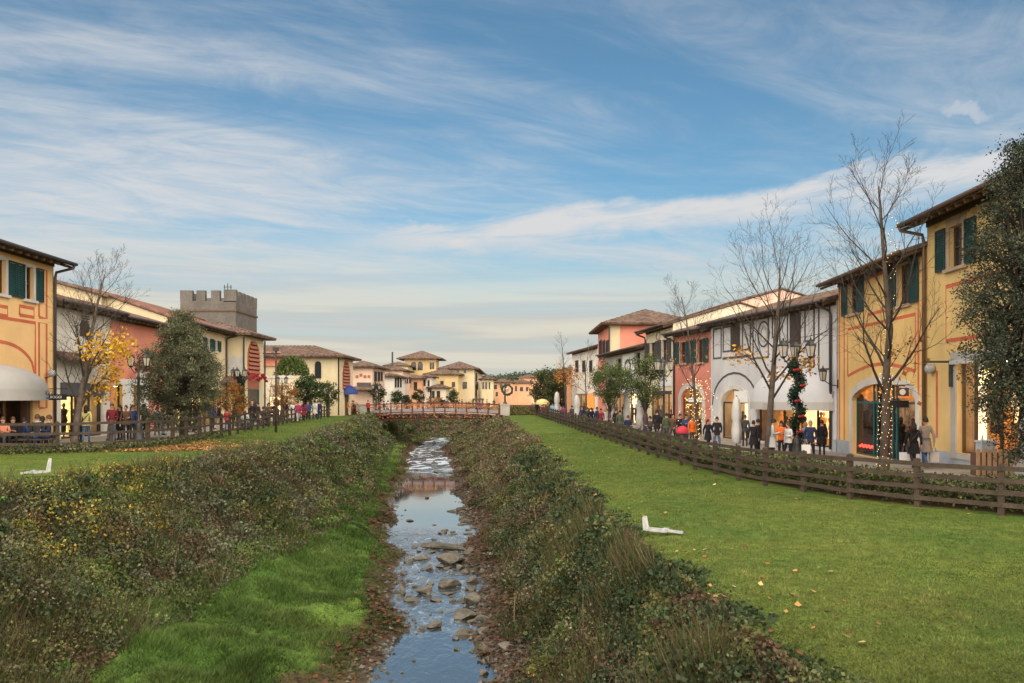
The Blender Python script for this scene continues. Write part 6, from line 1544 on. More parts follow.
# ------------------------------------------------------------------ footbridge
def bridge():
    Y0, Y1 = 100.0, 105.0; xa, xb = atx(369.5, Y0), atx(499, Y0); zd = .62
    o = Vector(((xa + xb) / 2, (Y0 + Y1) / 2, zd)); root = empty('footbridge', o, 'low arched red-brown footbridge with lattice railings across the stream', 'bridge')
    n = 24; cam_ = lambda t: zd + .26 * (1 - (2 * t - 1) ** 2)
    q = MB()
    for i in range(n):
        a, b = i / n, (i + 1) / n; x0, x1 = xa + (xb - xa) * a, xa + (xb - xa) * b
        q.hexa([(x0, Y0, cam_(a) - .14), (x1, Y0, cam_(b) - .14), (x1, Y1, cam_(b) - .14), (x0, Y1, cam_(a) - .14), (x0, Y0, cam_(a)), (x1, Y0, cam_(b)), (x1, Y1, cam_(b)), (x0, Y1, cam_(a))])
    q.build('deck', M('concrete'), root, o)
    for yy in (Y0 - .12, Y1 + .12):
        g = MB()
        for i in range(n):
            a, b = i / n, (i + 1) / n; x0, x1 = xa + (xb - xa) * a, xa + (xb - xa) * b
            for dz, hh in ((-.02, .10), (-.72, .09)): g.bar((x0, yy, cam_(a) + dz), (x1, yy, cam_(b) + dz), .14, hh)
        k = 66
        for i in range(k):
            t = (i + .5) / k; x = xa + (xb - xa) * t; g.bar((x, yy, cam_(t) - .66), (x + .12 * (-1) ** i, yy, cam_(t) - .06), .05, .06)
        g.build('girder', M('bridge_red'), root, o)
        gr = MB()
        for i in range(n):
            a, b = i / n, (i + 1) / n; x0, x1 = xa + (xb - xa) * a, xa + (xb - xa) * b
            gr.bar((x0, yy + .02, cam_(a) + .40), (x1, yy + .02, cam_(b) + .40), .04, .34)
        gr.build('railing_panel', M('bridge_grey'), root, o)
        m = 12
        for i in range(m + 1):
            t = i / m; x = xa + (xb - xa) * t; p = MB(); p.box((x, yy - .06, cam_(t) + .62), .16, .16, 1.42); p.lathe_e((x, yy - .06, cam_(t) + 1.38), .11, .11, .09, 6, 4); p.build('railing_post', M('bridge_red'), root, o)
        r = MB()
        for i in range(n):
            a, b = i / n, (i + 1) / n; x0, x1 = xa + (xb - xa) * a, xa + (xb - xa) * b
            for dz, hh in ((1.27, .13), (.16, .08)): r.bar((x0, yy - .04, cam_(a) + dz), (x1, yy - .04, cam_(b) + dz), .10, hh)
        r.build('handrail', M('bridge_red'), root, o)
        rr = random.Random(9); gl = MB()
        for i in range(330):
            t = rr.random(); x = xa + (xb - xa) * t; gl.lathe_e((x, yy - .14, cam_(t) + rr.choice((1.12, 1.05, .90, .05, -.30)) - .16 * abs(math.sin(t * 37.7)) + rr.gauss(0, .05)), .09, .05, .08, 5, 3)
        gl.build('garland', M('bridge_orange'), root, o)
    for x, s in ((xa - .75, 1), (xb + .75, -1)):
        for yy in (Y0, Y1):
            p = MB(); p.box((x, yy - .1, zd + .15), 1.15, .9, 2.3); p.box((x, yy - .1, zd + 1.36), 1.32, 1.06, .14); p.build('pedestal', M('concrete'), root, o)
        w = MB(); w.hexa([(x + s * .6, Y0 + .3, -3.4), (x + s * 2.6, Y0 + .3, -3.4), (x + s * 2.6, Y1 - .3, -3.4), (x + s * .6, Y1 - .3, -3.4), (x - s * .6, Y0 + .3, zd - .15), (x + s * .9, Y0 + .3, zd - .15), (x + s * .9, Y1 - .3, zd - .15), (x - s * .6, Y1 - .3, zd - .15)]); w.build('abutment', M('concrete'), root, o)
    return xa, xb, zd
BX0, BX1, BZ = bridge()
q = MB(); px_, py_ = BX1 + .75, 99.9; o = Vector((px_, py_, BZ + 1.43))
root = empty('wreath_lamp', o, 'dark lamp post with a round wreath standing on the right bridge pedestal', 'lamp')
q.tube([o, o + Vector((0, 0, 2.6))], [.12, .07], 8); q.lathe(o, [(.28, 0), (.24, .12), (.12, .3)], 8); q.build('pole', M('iron_black'), root, o)
q = MB(); c = o + Vector((.25, -.1, 1.75)); rr = random.Random(4)
for i in range(60): a = 2 * PI * i / 60; q.lathe_e(c + Vector((math.cos(a) * .62 + rr.gauss(0, .04), rr.gauss(0, .05), math.sin(a) * .62 + rr.gauss(0, .04))), .13, .1, .13, 5, 4)
q.build('wreath', mat('wreath_green', (.035, .045, .03), var=.4, scale=6), root, o)
q = MB(); q.lathe(c + Vector((0, 0, -.3)), [(.12, 0), (.2, .35), (.24, .4), (.05, .6)], 6); q.build('lamp_glass', M('lamp_glass'), root, o)
# low railing walls either side of the bridge, hung with greenery
def parapet(label, x0, x1, Y, h, base):
    o = Vector(((x0 + x1) / 2, Y, base)); root = empty('railing', o, label, 'railing'); q = MB(); n = max(3, int((x1 - x0) / .16))
    for i in range(n + 1): x = x0 + (x1 - x0) * i / n; q.bar((x, Y, base - .1), (x, Y, base + h - .05), .05, .05)
    q.build('railing_bars', M('bridge_red'), root, o)
    r = MB(); r.bar((x0, Y, base + h), (x1, Y, base + h), .09, .10); r.bar((x0, Y, base + .12), (x1, Y, base + .12), .06, .08); r.build('handrail', M('bridge_red'), root, o)
    rn = np.random.default_rng(int(abs(x0) * 7)); k = 900; pos = np.stack([rn.uniform(x0, x1, k), Y - .12 + rn.normal(0, .12, k), base + rn.random(k) * h * .9], 1)
    leaf_quads('creeper', pos, np.full(k, .17), np.array([(.09, .04, .03), (.06, .06, .03), (.13, .05, .035)])[rn.integers(0, 3, k)], rn, M('leaf_dry'), root, o)
parapet('reddish railing with creeper right of the right bridge pedestal', BX1 + 1.4, BX1 + 4.6, 100.5, 1.3, .55)
parapet('reddish railing with creeper left of the left bridge pedestal', BX0 - 4.2, BX0 - 1.5, 99.0, 1.2, .75)

# ------------------------------------------------------------------ lamps
def lantern(q, g, c, s=1.0):
    q.lathe(c, [(.05 * s, -.06 * s), (.12 * s, 0), (.14 * s, .04 * s)], 6); q.lathe(c, [(.24 * s, .50 * s), (.26 * s, .53 * s), (.12 * s, .68 * s), (.04 * s, .74 * s), (.045 * s, .80 * s), (.01, .86 * s)], 6)
    for j in range(6):
        a = PI / 3 * j; q.bar(c + Vector((.14 * s * math.cos(a), .14 * s * math.sin(a), .04 * s)), c + Vector((.23 * s * math.cos(a), .23 * s * math.sin(a), .51 * s)), .02, .02)
    g.lathe(c, [(.12 * s, .04 * s), (.205 * s, .50 * s)], 6)
def street_lamp(px, Y, top, label, dirs, s=1.0, garland=None, base_s=1.0, material='iron_black', group='ornate street lamps'):
    o = gp(px, Y); hh = top - o.z; root = empty('street_lamp', o, label, 'lamp', group)
    q = MB(); q.lathe(o, [(.30 * base_s, -.1), (.30 * base_s, .18), (.24 * base_s, .24), (.26 * base_s, .40), (.17 * base_s, .62), (.19 * base_s, .70), (.12 * base_s, .95), (.085, 1.05), (.065, 1.3), (.055, hh - 1.3), (.09, hh - 1.25), (.05, hh - 1.1), (.04, hh - .5), (.015, hh - .35)], 12)
    q.build('pole', M(material), root, o, True)
    for (dx, dy) in dirs:
        L, g = MB(), MB(); c = o + Vector((dx, dy, hh - .86 * s))
        m = o + Vector((dx * .5, dy * .5, hh - 1.25 * s))
        L.tube([o + Vector((0, 0, hh - 1.1 * s)), m, c + Vector((0, 0, -.05))], .025, 6); lantern(L, g, c, s); l = L.build('lantern', M(material), root, o); g.build('lamp_glass', M('lamp_glass'), l, o)
    if garland:
        z0, z1, rad = garland; rn = np.random.default_rng(int(px)); k = 3800; t = rn.random(k); a = t * 2 * PI * 2.6
        ctr = np.stack([np.cos(a) * .17, np.sin(a) * .17, z0 + (z1 - z0) * t], 1) + np.array(o)[None] * (1, 1, 1)
        gl = leaf_quads('garland', ctr + np.clip(rn.normal(0, rad, (k, 3)), -1.7 * rad, 1.7 * rad), np.full(k, .11), np.array([(.018, .045, .028), (.03, .06, .035), (.012, .03, .02)])[rn.integers(0, 3, k)], rn, M('leaf'), root, o)
        q = MB()
        for i in range(5): tt = (i + .5) / 5; aa = tt * 2 * PI * 2.6; c = o + Vector((math.cos(aa) * .3, -abs(math.sin(aa)) * .1 - .28, z0 + (z1 - z0) * tt)); q.lathe_e(c + Vector((-.07, 0, 0)), .085, .05, .06, 6, 4); q.lathe_e(c + Vector((.07, 0, .02)), .08, .05, .065, 6, 4)
        q.build('red_bow', M('red_bow'), root, o)
    return root
ARM = .42
street_lamp(138.5, 37.0, 5.0, 'twin-lantern street lamp in front of the coral shop, left of the evergreen oak', [(-.36, 0), (.36, 0)], .80)
street_lamp(239, 56.0, 5.0, 'street lamp wrapped in a dark garland before the louvred block', [(-.4, 0), (.4, 0), (0, -.4)], .80, garland=(1.2, 3.7, .13))
street_lamp(282, 70.0, 4.8, 'slim street lamp before the low cream annexe', [(-.36, 0), (.36, 0)], .80)
street_lamp(376, 101.5, 4.6, 'street lamp left of the bridge before the pink shop', [(-.4, 0), (.4, 0)], .80)
street_lamp(664, 51.0, 5.5, 'street lamp with hanging black sign before the cream shop', [(-.42, -.1), (.42, -.1), (0, .4)], 1.05)
street_lamp(797, 34.5, 5.45, 'tall street lamp wound with a thick green garland and red bows', [(-.62, -.1), (.50, -.25), (.1, .5)], .98, garland=(.9, 4.2, .115), base_s=1.35)
o = gp(664, 50.8); q = MB(); q.box(o + Vector((.05, -.1, 2.95)), .85, .06, .22); sg = q.build('hanging_sign', M('sign_dark'), None, o + Vector((0, 0, 2.9))); tag(sg, 'small black hanging sign on the street lamp before the cream shop', 'sign')
o = gp(276, 47.0); root = empty('street_pole', o, 'tall thin brown pole with a short top arm behind the left fence', 'pole'); q = MB(); q.tube([o, o + Vector((0, 0, 4.9))], [.075, .05], 8); q.build('pole_shaft', M('wood_fence'), root, o, True)
q = MB(); q.bar(o + Vector((-.75, 0, 4.65)), o + Vector((.25, 0, 4.65)), .07, .09); q.box(o + Vector((.0, -.05, 4.9)), .3, .22, .22); q.build('top_arm', M('iron_black'), root, o)

# ------------------------------------------------------------------ closed parasols, boards, furniture
def parasol(px, Y, z0, z1, r, label, m='cloth_white'):
    o = gp(px, Y); root = empty('closed_parasol', o, label, 'parasol', 'closed white parasols'); q = MB(); q.tube([o, o + Vector((0, 0, z1 + .12))], .03, 6); q.lathe(o, [(.28, 0), (.28, .06), (.06, .1)], 10); q.build('pole', M('iron_black'), root, o)
    q = MB(); n = 14; r *= .72; prof = [(.05, z1 + .05), (r * .62, z1 - .12), (r * .85, z0 + (z1 - z0) * .75), (r * .92, z0 + (z1 - z0) * .56), (r * .72, z0 + (z1 - z0) * .50), (r * .95, z0 + (z1 - z0) * .30), (r * .85, z0 + .05), (r * .6, z0)]
    vs = []
    for rr_, z in prof:
        for j in range(n): a = 2 * PI * j / n; k = rr_ * (1.12 if j % 2 else .80); vs.append(o + Vector((k * math.cos(a), k * math.sin(a), z)))
    q.add(vs, [(i * n + j, i * n + (j + 1) % n, (i + 1) * n + (j + 1) % n, (i + 1) * n + j) for i in range(len(prof) - 1) for j in range(n)])
    q.build('canopy', M(m), root, o, True)
parasol(736.5, 38.5, .55, 2.75, .33, 'closed white parasol between the arched door and the wide bare tree')
parasol(640.5, 57.0, .5, 2.75, .42, 'tall closed white parasol between the twin leafy trees')
parasol(627, 62.0, .6, 3.1, .40, 'closed white parasol left of the tallest one, near the grey shop')
parasol(611, 66.0, .6, 2.9, .36, 'closed white parasol under the left leafy tree')
parasol(577, 74.0, .5, 2.6, .42, 'small closed white parasol below the rusty-leaved thin tree')
parasol(557, 88.0, .5, 2.9, .45, 'closed white parasol near the round dark trees')
o = gp(542.5, 94); root = empty('open_parasol', o, 'small pale yellow open parasol at the far end of the right fence', 'parasol'); q = MB(); q.tube([o, o + Vector((0, 0, 2.1))], .04, 6); q.build('pole', M('wood_pale'), root, o); q = MB(); q.lathe(o, [(.85, 1.45), (.75, 1.75), (.5, 1.98), (.05, 2.1)], 12); q.build('canopy', mat('cloth_yellow', (.50, .44, .20)), root, o)
o = gp(331.5, 92); root = empty('notice_board', o, 'large dark notice board behind the far left fence', 'board'); q = MB(); q.box(o + Vector((0, 0, 1.35)), 1.5, .12, 2.0); q.build('panel', M('sign_dark'), root, o); q = MB(); q.box(o + Vector((0, -.02, 1.35)), 1.62, .08, 2.12); q.build('frame', M('frame_dark'), root, o)
for dx in (-.6, .6): q = MB(); q.box(o + Vector((dx, .1, .2)), .1, .1, .6); q.build('leg', M('frame_dark'), root, o)
# pushchair
o = gp(682, 44.5); root = empty('pushchair', o, 'pushchair with a bright red hood behind the right fence', 'pushchair')
q = MB(); n = 8
vs = []
for i in range(n + 1):
    a = PI * .62 * i / n
    for j in range(9): b = PI * j / 8; vs.append(o + Vector((.36 * math.cos(b), -.30 * math.sin(a) * math.sin(b) - .05, .78 + .36 * math.cos(a) * math.sin(b))))
q.add(vs, [(i * 9 + j, i * 9 + j + 1, (i + 1) * 9 + j + 1, (i + 1) * 9 + j) for i in range(n) for j in range(8)]); q.build('hood', M('pram_red'), root, o, True)
q = MB(); q.hexa([o + Vector(v) for v in ((-.24, -.35, .42), (.24, -.35, .42), (.24, .30, .42), (-.24, .30, .42), (-.28, -.45, .72), (.28, -.45, .72), (.30, .36, .80), (-.30, .36, .80))]); q.build('seat', M('goods_dark'), root, o)
q = MB()
for sx in (-.27, .27): q.tube([o + Vector((sx, -.42, .2)), o + Vector((sx, .1, .55)), o + Vector((sx, .55, 1.02))], .018, 6); q.tube([o + Vector((sx, .35, .15)), o + Vector((sx, -.1, .6))], .018, 6)
q.tube([o + Vector((-.27, .55, 1.02)), o + Vector((.27, .55, 1.02))], .022, 6); q.build('frame', M('iron_black'), root, o)
for sx in (-.29, .29):
    for yy in (-.42, .35):
        q = MB(); q.tube([o + Vector((sx - .02, yy, .14)), o + Vector((sx + .02, yy, .14))], .14, 12); q.build('wheel', M('iron_black'), root, o)
# picket planter and grey box by the oak
o = gp(1006, 24.5); root = empty('picket_planter', o, 'small pale wooden picket planter under the evergreen oak', 'planter')
q = MB()
for i in range(11): x = -.85 + i * .17; q.box(o + Vector((x, 0, .42 + .02 * (i % 2))), .11, .03, .84)
q.build('picket_side', M('wood_pale'), root, o); q = MB(); q.box(o + Vector((0, .22, .38)), 1.7, .4, .7); q.build('planter_box', M('frame_brown'), root, o)
o = gp(985.5, 25.2); root = empty('utility_box', o, 'grey-blue box with two small white candles on top, left of the picket planter', 'box'); q = MB(); q.box(o + Vector((0, 0, .50)), .42, .36, 1.05); q.box(o + Vector((0, 0, 1.05)), .48, .42, .06); q.build('cabinet', M('plinth'), root, o)
for dx in (-.1, .1): q = MB(); q.tube([o + Vector((dx, 0, 1.08)), o + Vector((dx, 0, 1.24))], [.035, .02], 8); q.build('candle', M('plastic_white'), root, o)
# the two open white floodlights lying on the lawns
def floodlight(p, yaw, s, label, tilt=.25, head=1.0, tail=1.0):
    root = empty('floodlight', p, label, 'floodlight', 'white lawn floodlights'); root.rotation_euler = (0, 0, yaw)
    s = head; q = MB(); q.hexa([Vector(v) * s for v in ((-.20, .02, .04), (.20, .02, .04), (.20, .13, .04), (-.20, .13, .04), (-.17, .02 + tilt * .3, .52), (.17, .02 + tilt * .3, .52), (.17, .09 + tilt * .3, .52), (-.17, .09 + tilt * .3, .52))]); hd = q.build('head', M('plastic_white'), root, (0, 0, 0))
    q = MB(); q.hexa([Vector(v) * s for v in ((-.15, .012, .10), (.15, .012, .10), (.15, .018, .10), (-.15, .018, .10), (-.14, .012 + tilt * .27, .46), (.14, .012 + tilt * .27, .46), (.14, .018 + tilt * .27, .46), (-.14, .018 + tilt * .27, .46))]); q.build('lens', M('cloth_grey'), hd, (0, 0, 0))
    k = tail; q = MB()
    for sx in (-.14, .14): q.bar((sx * s, .06, .04), (sx * s, -.50 * k, .03), .06, .05)
    q.bar((-.17 * s, -.48 * k, .045), (.17 * s, -.48 * k, .045), .11, .07); q.bar((0, -.48 * k, .04), (0, -.95 * k, .02), .09, .045); q.build('bracket', M('plastic_white'), root, (0, 0, 0))
p = at(648, 529, 17.2); floodlight((p.x, p.y, gz(p.x, p.y) + .10), R(62), 1.0, 'white floodlight lying open on the right lawn at the top of the bank', head=.58, tail=.80)
p = at(46, 479, 21.0); floodlight((p.x, p.y, gz(p.x, p.y) + .10), R(-55), 1.0, 'white floodlight standing in the creeper on the left bank', head=.72, tail=.6)
# carrier bags
def bag(p, label, m, s=1.0):
    p = Vector(p); root = empty('shopping_bag', p, label, 'bag', 'shopping bags'); q = MB(); q.hexa([p + Vector(v) * s for v in ((-.16, -.06, 0), (.16, -.06, 0), (.16, .06, 0), (-.16, .06, 0), (-.17, -.05, .36), (.17, -.05, .36), (.17, .05, .36), (-.17, .05, .36))]); q.build('bag_body', M(m), root, p)
    q = MB(); q.tube([p + Vector((-.08, 0, .35)) * s, p + Vector((-.05, 0, .52)) * s, p + Vector((.05, 0, .52)) * s, p + Vector((.08, 0, .35)) * s], .010, 5); q.build('handle', M('lettering_grey'), root, p)
p = gp(905, 27.9); bag(p + Vector((0, 0, .22)), 'white paper shopping bag held by the person in black beside the yellow shop', 'white_paint', 1.05)
p = gp(934, 27.9); bag(p + Vector((0, 0, .25)), 'pale brown shopping bag carried by the person in the grey coat', 'stone_pale', .95)
p = gp(806.0, 33.0); bag(p + Vector((0, 0, .35)), 'white shopping bag by the foot of the garlanded street lamp', 'white_paint')
# ------------------------------------------------------------------ people: one continuous body per pose, grown over a skeleton
def body_mesh(pose):
    J = {}; E = []; Rr = {}; Tg = {}
    def j(n, p, r, ry=None): J[n] = Vector(p); Rr[n] = (r, ry or r)
    def e(a, b, t): E.append((a, b)); Tg[(a, b)] = t
    P = pose
    j('pel', (0, 0, .95), .150, .105); j('spine', (0, -.01, 1.12), .135, .095); j('chest', (0, -.005, 1.32), .165, .11); j('neck0', (0, .01, 1.46), .075); j('neck', (0, 0, 1.52), .052)
    hd = P.get('head', (0, -.02)); j('head0', (hd[0], hd[1], 1.60), .080, .090); j('head1', (hd[0], hd[1] + .005, 1.69), .075, .088); j('crown', (hd[0], hd[1] + .01, 1.745), .045)
    j('nose', (hd[0] * 1.2, hd[1] - .105, 1.615), .014)
    for s in (-1, 1): j(f'ear{s}', (hd[0] + s * .088, hd[1] + .012, 1.62), .012, .022); e('head0', f'ear{s}', 'skin')
    for a, b, t in (('pel', 'spine', 'coat'), ('spine', 'chest', 'coat'), ('chest', 'neck0', 'coat'), ('neck0', 'neck', 'skin'), ('neck', 'head0', 'skin'), ('head0', 'head1', 'skin'), ('head1', 'crown', 'skin'), ('head0', 'nose', 'skin')): e(a, b, t)
    for s, side in ((-1, 'r'), (1, 'l')):
        sh, el, wr = P['arm_' + side]; hp, kn, an = P['leg_' + side]
        j('sh' + side, sh, .074); j('el' + side, el, .056); j('wr' + side, wr, .040)
        d = (Vector(wr) - Vector(el)).normalized(); palm = Vector(wr) + d * .075; j('pa' + side, palm, .036, .020)
        e('chest', 'sh' + side, 'coat'); e('sh' + side, 'el' + side, 'coat'); e('el' + side, 'wr' + side, 'coat'); e('wr' + side, 'pa' + side, 'skin')
        side_v = Vector((0, 1, 0)) if abs(d.y) < .8 else Vector((1, 0, 0)); side_v = (side_v - d * side_v.dot(d)).normalized(); inn = Vector((-s, 0, 0))
        for k, L in enumerate((.060, .072, .068, .052)):
            b0 = palm + side_v * (.026 - .0175 * k) + d * .012; m1 = b0 + d * L * .6; m2 = m1 + (d * .8 + inn * .5).normalized() * L * .5
            j(f'f{k}a' + side, m1, .0085); j(f'f{k}b' + side, m2, .007); e('pa' + side, f'f{k}a' + side, 'skin'); e(f'f{k}a' + side, f'f{k}b' + side, 'skin')
        tb = Vector(wr) + d * .035 + side_v * .03; j('tb' + side, tb + d * .015 + side_v * .012, .010); j('tc' + side, tb + d * .045 + side_v * .012 + inn * .015, .008); e('wr' + side, 'tb' + side, 'skin'); e('tb' + side, 'tc' + side, 'skin')
        j('hp' + side, hp, .100); j('kn' + side, kn, .066); j('an' + side, an, .046); an = Vector(an)
        fd = P.get('foot', Vector((s * .03, -.13, -.045))); j('to' + side, an + Vector((s * .02, -.15, -.045)), .038, .030); j('he' + side, an + Vector((0, .05, -.05)), .034)
        e('pel', 'hp' + side, 'legs'); e('hp' + side, 'kn' + side, 'legs'); e('kn' + side, 'an' + side, 'legs'); e('an' + side, 'to' + side, 'shoe'); e('an' + side, 'he' + side, 'shoe')
    names = list(J); idx = {n: i for i, n in enumerate(names)}
    me = bpy.data.meshes.new('person'); me.from_pydata([J[n] for n in names], [(idx[a], idx[b]) for a, b in E], []); me.update()
    ob = bpy.data.objects.new('tmp', me); COL.objects.link(ob)
    ob.modifiers.new('s', 'SKIN'); sub = ob.modifiers.new('u', 'SUBSURF'); sub.levels = sub.render_levels = 1
    sk = me.skin_vertices[0].data
    for n in names: sk[idx[n]].radius = Rr[n]
    sk[idx['pel']].use_root = True
    dg = bpy.context.evaluated_depsgraph_get(); out = bpy.data.meshes.new_from_object(ob.evaluated_get(dg)); bpy.data.objects.remove(ob)
    out.name = 'person'
    order = ['skin', 'coat', 'legs', 'shoe']
    segs_ = [(J[a], J[b], order.index(Tg[(a, b)])) for a, b in E]
    A = np.array([s[0] for s in segs_]); B = np.array([s[1] for s in segs_]); T = np.array([s[2] for s in segs_])
    n = len(out.polygons); c = np.empty(n * 3); out.polygons.foreach_get('center', c); c = c.reshape(-1, 3)
    ab = B - A; t = np.clip(((c[:, None] - A[None]) * ab[None]).sum(-1) / (ab * ab).sum(-1)[None], 0, 1); d = np.linalg.norm(c[:, None] - (A[None] + ab[None] * t[..., None]), axis=-1)
    mi = T[d.argmin(1)]; mi = np.where((mi == 2) & (c[:, 2] > .90) & (P.get('kind') != 'sit'), 1, mi)
    out.materials.clear()
    for k in ('skin', 'shoe', 'shoe', 'shoe'): out.materials.append(M(k))
    out.polygons.foreach_set('material_index', mi.astype(np.int32)); out.polygons.foreach_set('use_smooth', np.ones(n, bool)); out.update()
    return out
def arms(r, l): return {'arm_r': r, 'arm_l': l}
def legs(r, l): return {'leg_r': r, 'leg_l': l}
LEG_ST = legs(((-.085, 0, .90), (-.10, -.01, .49), (-.105, .02, .085)), ((.085, 0, .90), (.10, -.01, .49), (.105, .02, .085)))
LEG_WALK = legs(((-.085, 0, .90), (-.095, -.16, .51), (-.10, -.20, .10)), ((.085, 0, .90), (.095, .03, .50), (.10, .30, .13)))
LEG_APART = legs(((-.09, 0, .90), (-.16, -.02, .49), (-.20, .02, .085)), ((.09, 0, .90), (.13, -.02, .49), (.15, .02, .085)))
LEG_SIT = legs(((-.09, 0, .92), (-.12, -.42, .96), (-.12, -.40, .52)), ((.09, 0, .92), (.13, -.42, .96), (.14, -.44, .52)))
AR_DOWN = arms(((-.185, 0, 1.41), (-.245, .03, 1.12), (-.255, -.05, .88)), ((.185, 0, 1.41), (.245, .03, 1.12), (.255, -.05, .88)))
AR_PHONE = arms(((-.185, 0, 1.41), (-.25, -.02, 1.13), (-.08, -.27, 1.20)), ((.185, 0, 1.41), (.25, -.02, 1.13), (.08, -.27, 1.18)))
AR_POCK = arms(((-.185, 0, 1.41), (-.25, .07, 1.13), (-.20, -.06, .93)), ((.185, 0, 1.41), (.25, .07, 1.13), (.20, -.06, .93)))
AR_SWING = arms(((-.185, 0, 1.41), (-.24, .12, 1.14), (-.25, .10, .90)), ((.185, 0, 1.41), (.24, -.06, 1.13), (.24, -.24, .95)))
AR_BAG = arms(((-.185, 0, 1.41), (-.25, .02, 1.12), (-.27, -.02, .86)), ((.185, 0, 1.41), (.25, 0, 1.13), (.10, -.22, 1.14)))
POSES = {'stand': {**AR_DOWN, **LEG_ST}, 'phone': {**AR_PHONE, **LEG_ST, 'head': (0, -.05)}, 'pocket': {**AR_POCK, **LEG_APART}, 'walk': {**AR_SWING, **LEG_WALK, 'head': (.01, -.02)}, 'bag': {**AR_BAG, **LEG_WALK, 'head': (-.015, -.03)}, 'sit': {**AR_PHONE, **LEG_SIT, 'kind': 'sit'}}
BODY = {k: body_mesh(v) for k, v in POSES.items()}
def helper_meshes():
    out = {}
    def m(q, n, material, smooth=True):
        o = q.build(n, material, None, (0, 0, 0), smooth); me = o.data; bpy.data.objects.remove(o); return me
    def cap(depth, long=0.0):
        q = MB(); n = 14; prof = []
        vs = []
        for i in range(8):
            th = PI * .5 * i / 7
            for k in range(n):
                a = 2 * PI * k / n; fr = max(0, -math.sin(a)); dz = depth * (1 - fr * .72)
                vs.append((.098 * math.sin(th + .05) * math.cos(a), .115 * math.sin(th + .05) * math.sin(a) + .005, 1.665 + .115 * math.cos(th) - (dz if i == 7 else dz * (i / 7) ** 2)))
        fs = [(i * n + k, i * n + (k + 1) % n, (i + 1) * n + (k + 1) % n, (i + 1) * n + k) for i in range(7) for k in range(n)] + [tuple(range(n))]
        q.add(vs, fs)
        if long:
            q.hexa([(-.085, .03, 1.46 - long), (.085, .03, 1.46 - long), (.075, .12, 1.46 - long), (-.075, .12, 1.46 - long), (-.095, .0, 1.66), (.095, .0, 1.66), (.08, .118, 1.66), (-.08, .118, 1.66)])
        return q
    out['short'] = m(cap(.07), 'hair', M('hair_dark')); out['long'] = m(cap(.10, .06), 'hair', M('hair_dark'))
    q = cap(.05); q.lathe_e((0, 0, 1.79), .03, .03, .03, 6, 4); out['hat'] = m(q, 'hat', M('hair_dark'))
    q = MB()
    for s in (-1, 1): q.lathe_e((s * .034, -.098, 1.640), .012, .008, .007, 6, 4)
    out['eyes'] = m(q, 'eyes', M('hair_dark')); q = MB(); q.lathe_e((0, -.098, 1.572), .024, .010, .006, 6, 4); out['mouth'] = m(q, 'mouth', mat('lip', (.30, .10, .08)))
    def skirt(z1, r0, r1):
        q = MB(); n = 18; vs = []
        for i, t in enumerate((0, .25, .5, .75, 1)):
            for k in range(n):
                a = 2 * PI * k / n; r = r0 + (r1 - r0) * t; f = 1 + .05 * t * math.sin(a * 5 + 1); vs.append((r * math.cos(a) * f, r * .74 * math.sin(a) * f, 1.06 + (z1 - 1.06) * t))
        q.add(vs, [(i * n + k, i * n + (k + 1) % n, (i + 1) * n + (k + 1) % n, (i + 1) * n + k) for i in range(4) for k in range(n)] + [tuple(range(n))]); return q
    out['long_coat'] = m(skirt(.58, .17, .235), 'coat', M('shoe')); out['jacket'] = m(skirt(.82, .175, .20), 'coat', M('shoe'))
    q = MB(); q.tube([(-.16, .06, 1.40), (0, .155, 1.22), (.16, .10, 1.02)], .018, 5); q.lathe_e((.22, .08, .93), .05, .13, .13, 8, 6); out['shoulder_bag'] = m(q, 'shoulder_bag', M('goods_dark'))
    q = MB(); 
    for k in range(12):
        a = 2 * PI * k / 12; q.lathe_e((.085 * math.cos(a), .085 * math.sin(a) - .005, 1.475), .045, .045, .035, 6, 4)
    out['scarf'] = m(q, 'scarf', M('goods_dark'))
    return out
HM = helper_meshes()
CLO = {'black': (.014, .013, .016), 'navy': (.018, .026, .065), 'dark blue': (.03, .05, .13), 'grey': (.19, .19, .20), 'pale grey': (.34, .34, .34), 'beige grey': (.27, .23, .21), 'burgundy': (.16, .018, .030), 'red': (.36, .03, .03), 'orange': (.55, .12, .02), 'yellow': (.62, .40, .02), 'white': (.62, .61, .58), 'purple': (.17, .03, .17), 'magenta': (.28, .03, .10), 'green': (.06, .085, .05), 'brown': (.09, .05, .03), 'pale blue': (.20, .33, .50), 'jeans blue': (.06, .11, .22), 'dark grey': (.05, .05, .055), 'salmon': (.55, .20, .13), 'charcoal': (.03, .03, .034)}
def cloth(c): return mat('cloth_' + c.replace(' ', '_'), CLO[c], rough=.9, var=.14, scale=6)
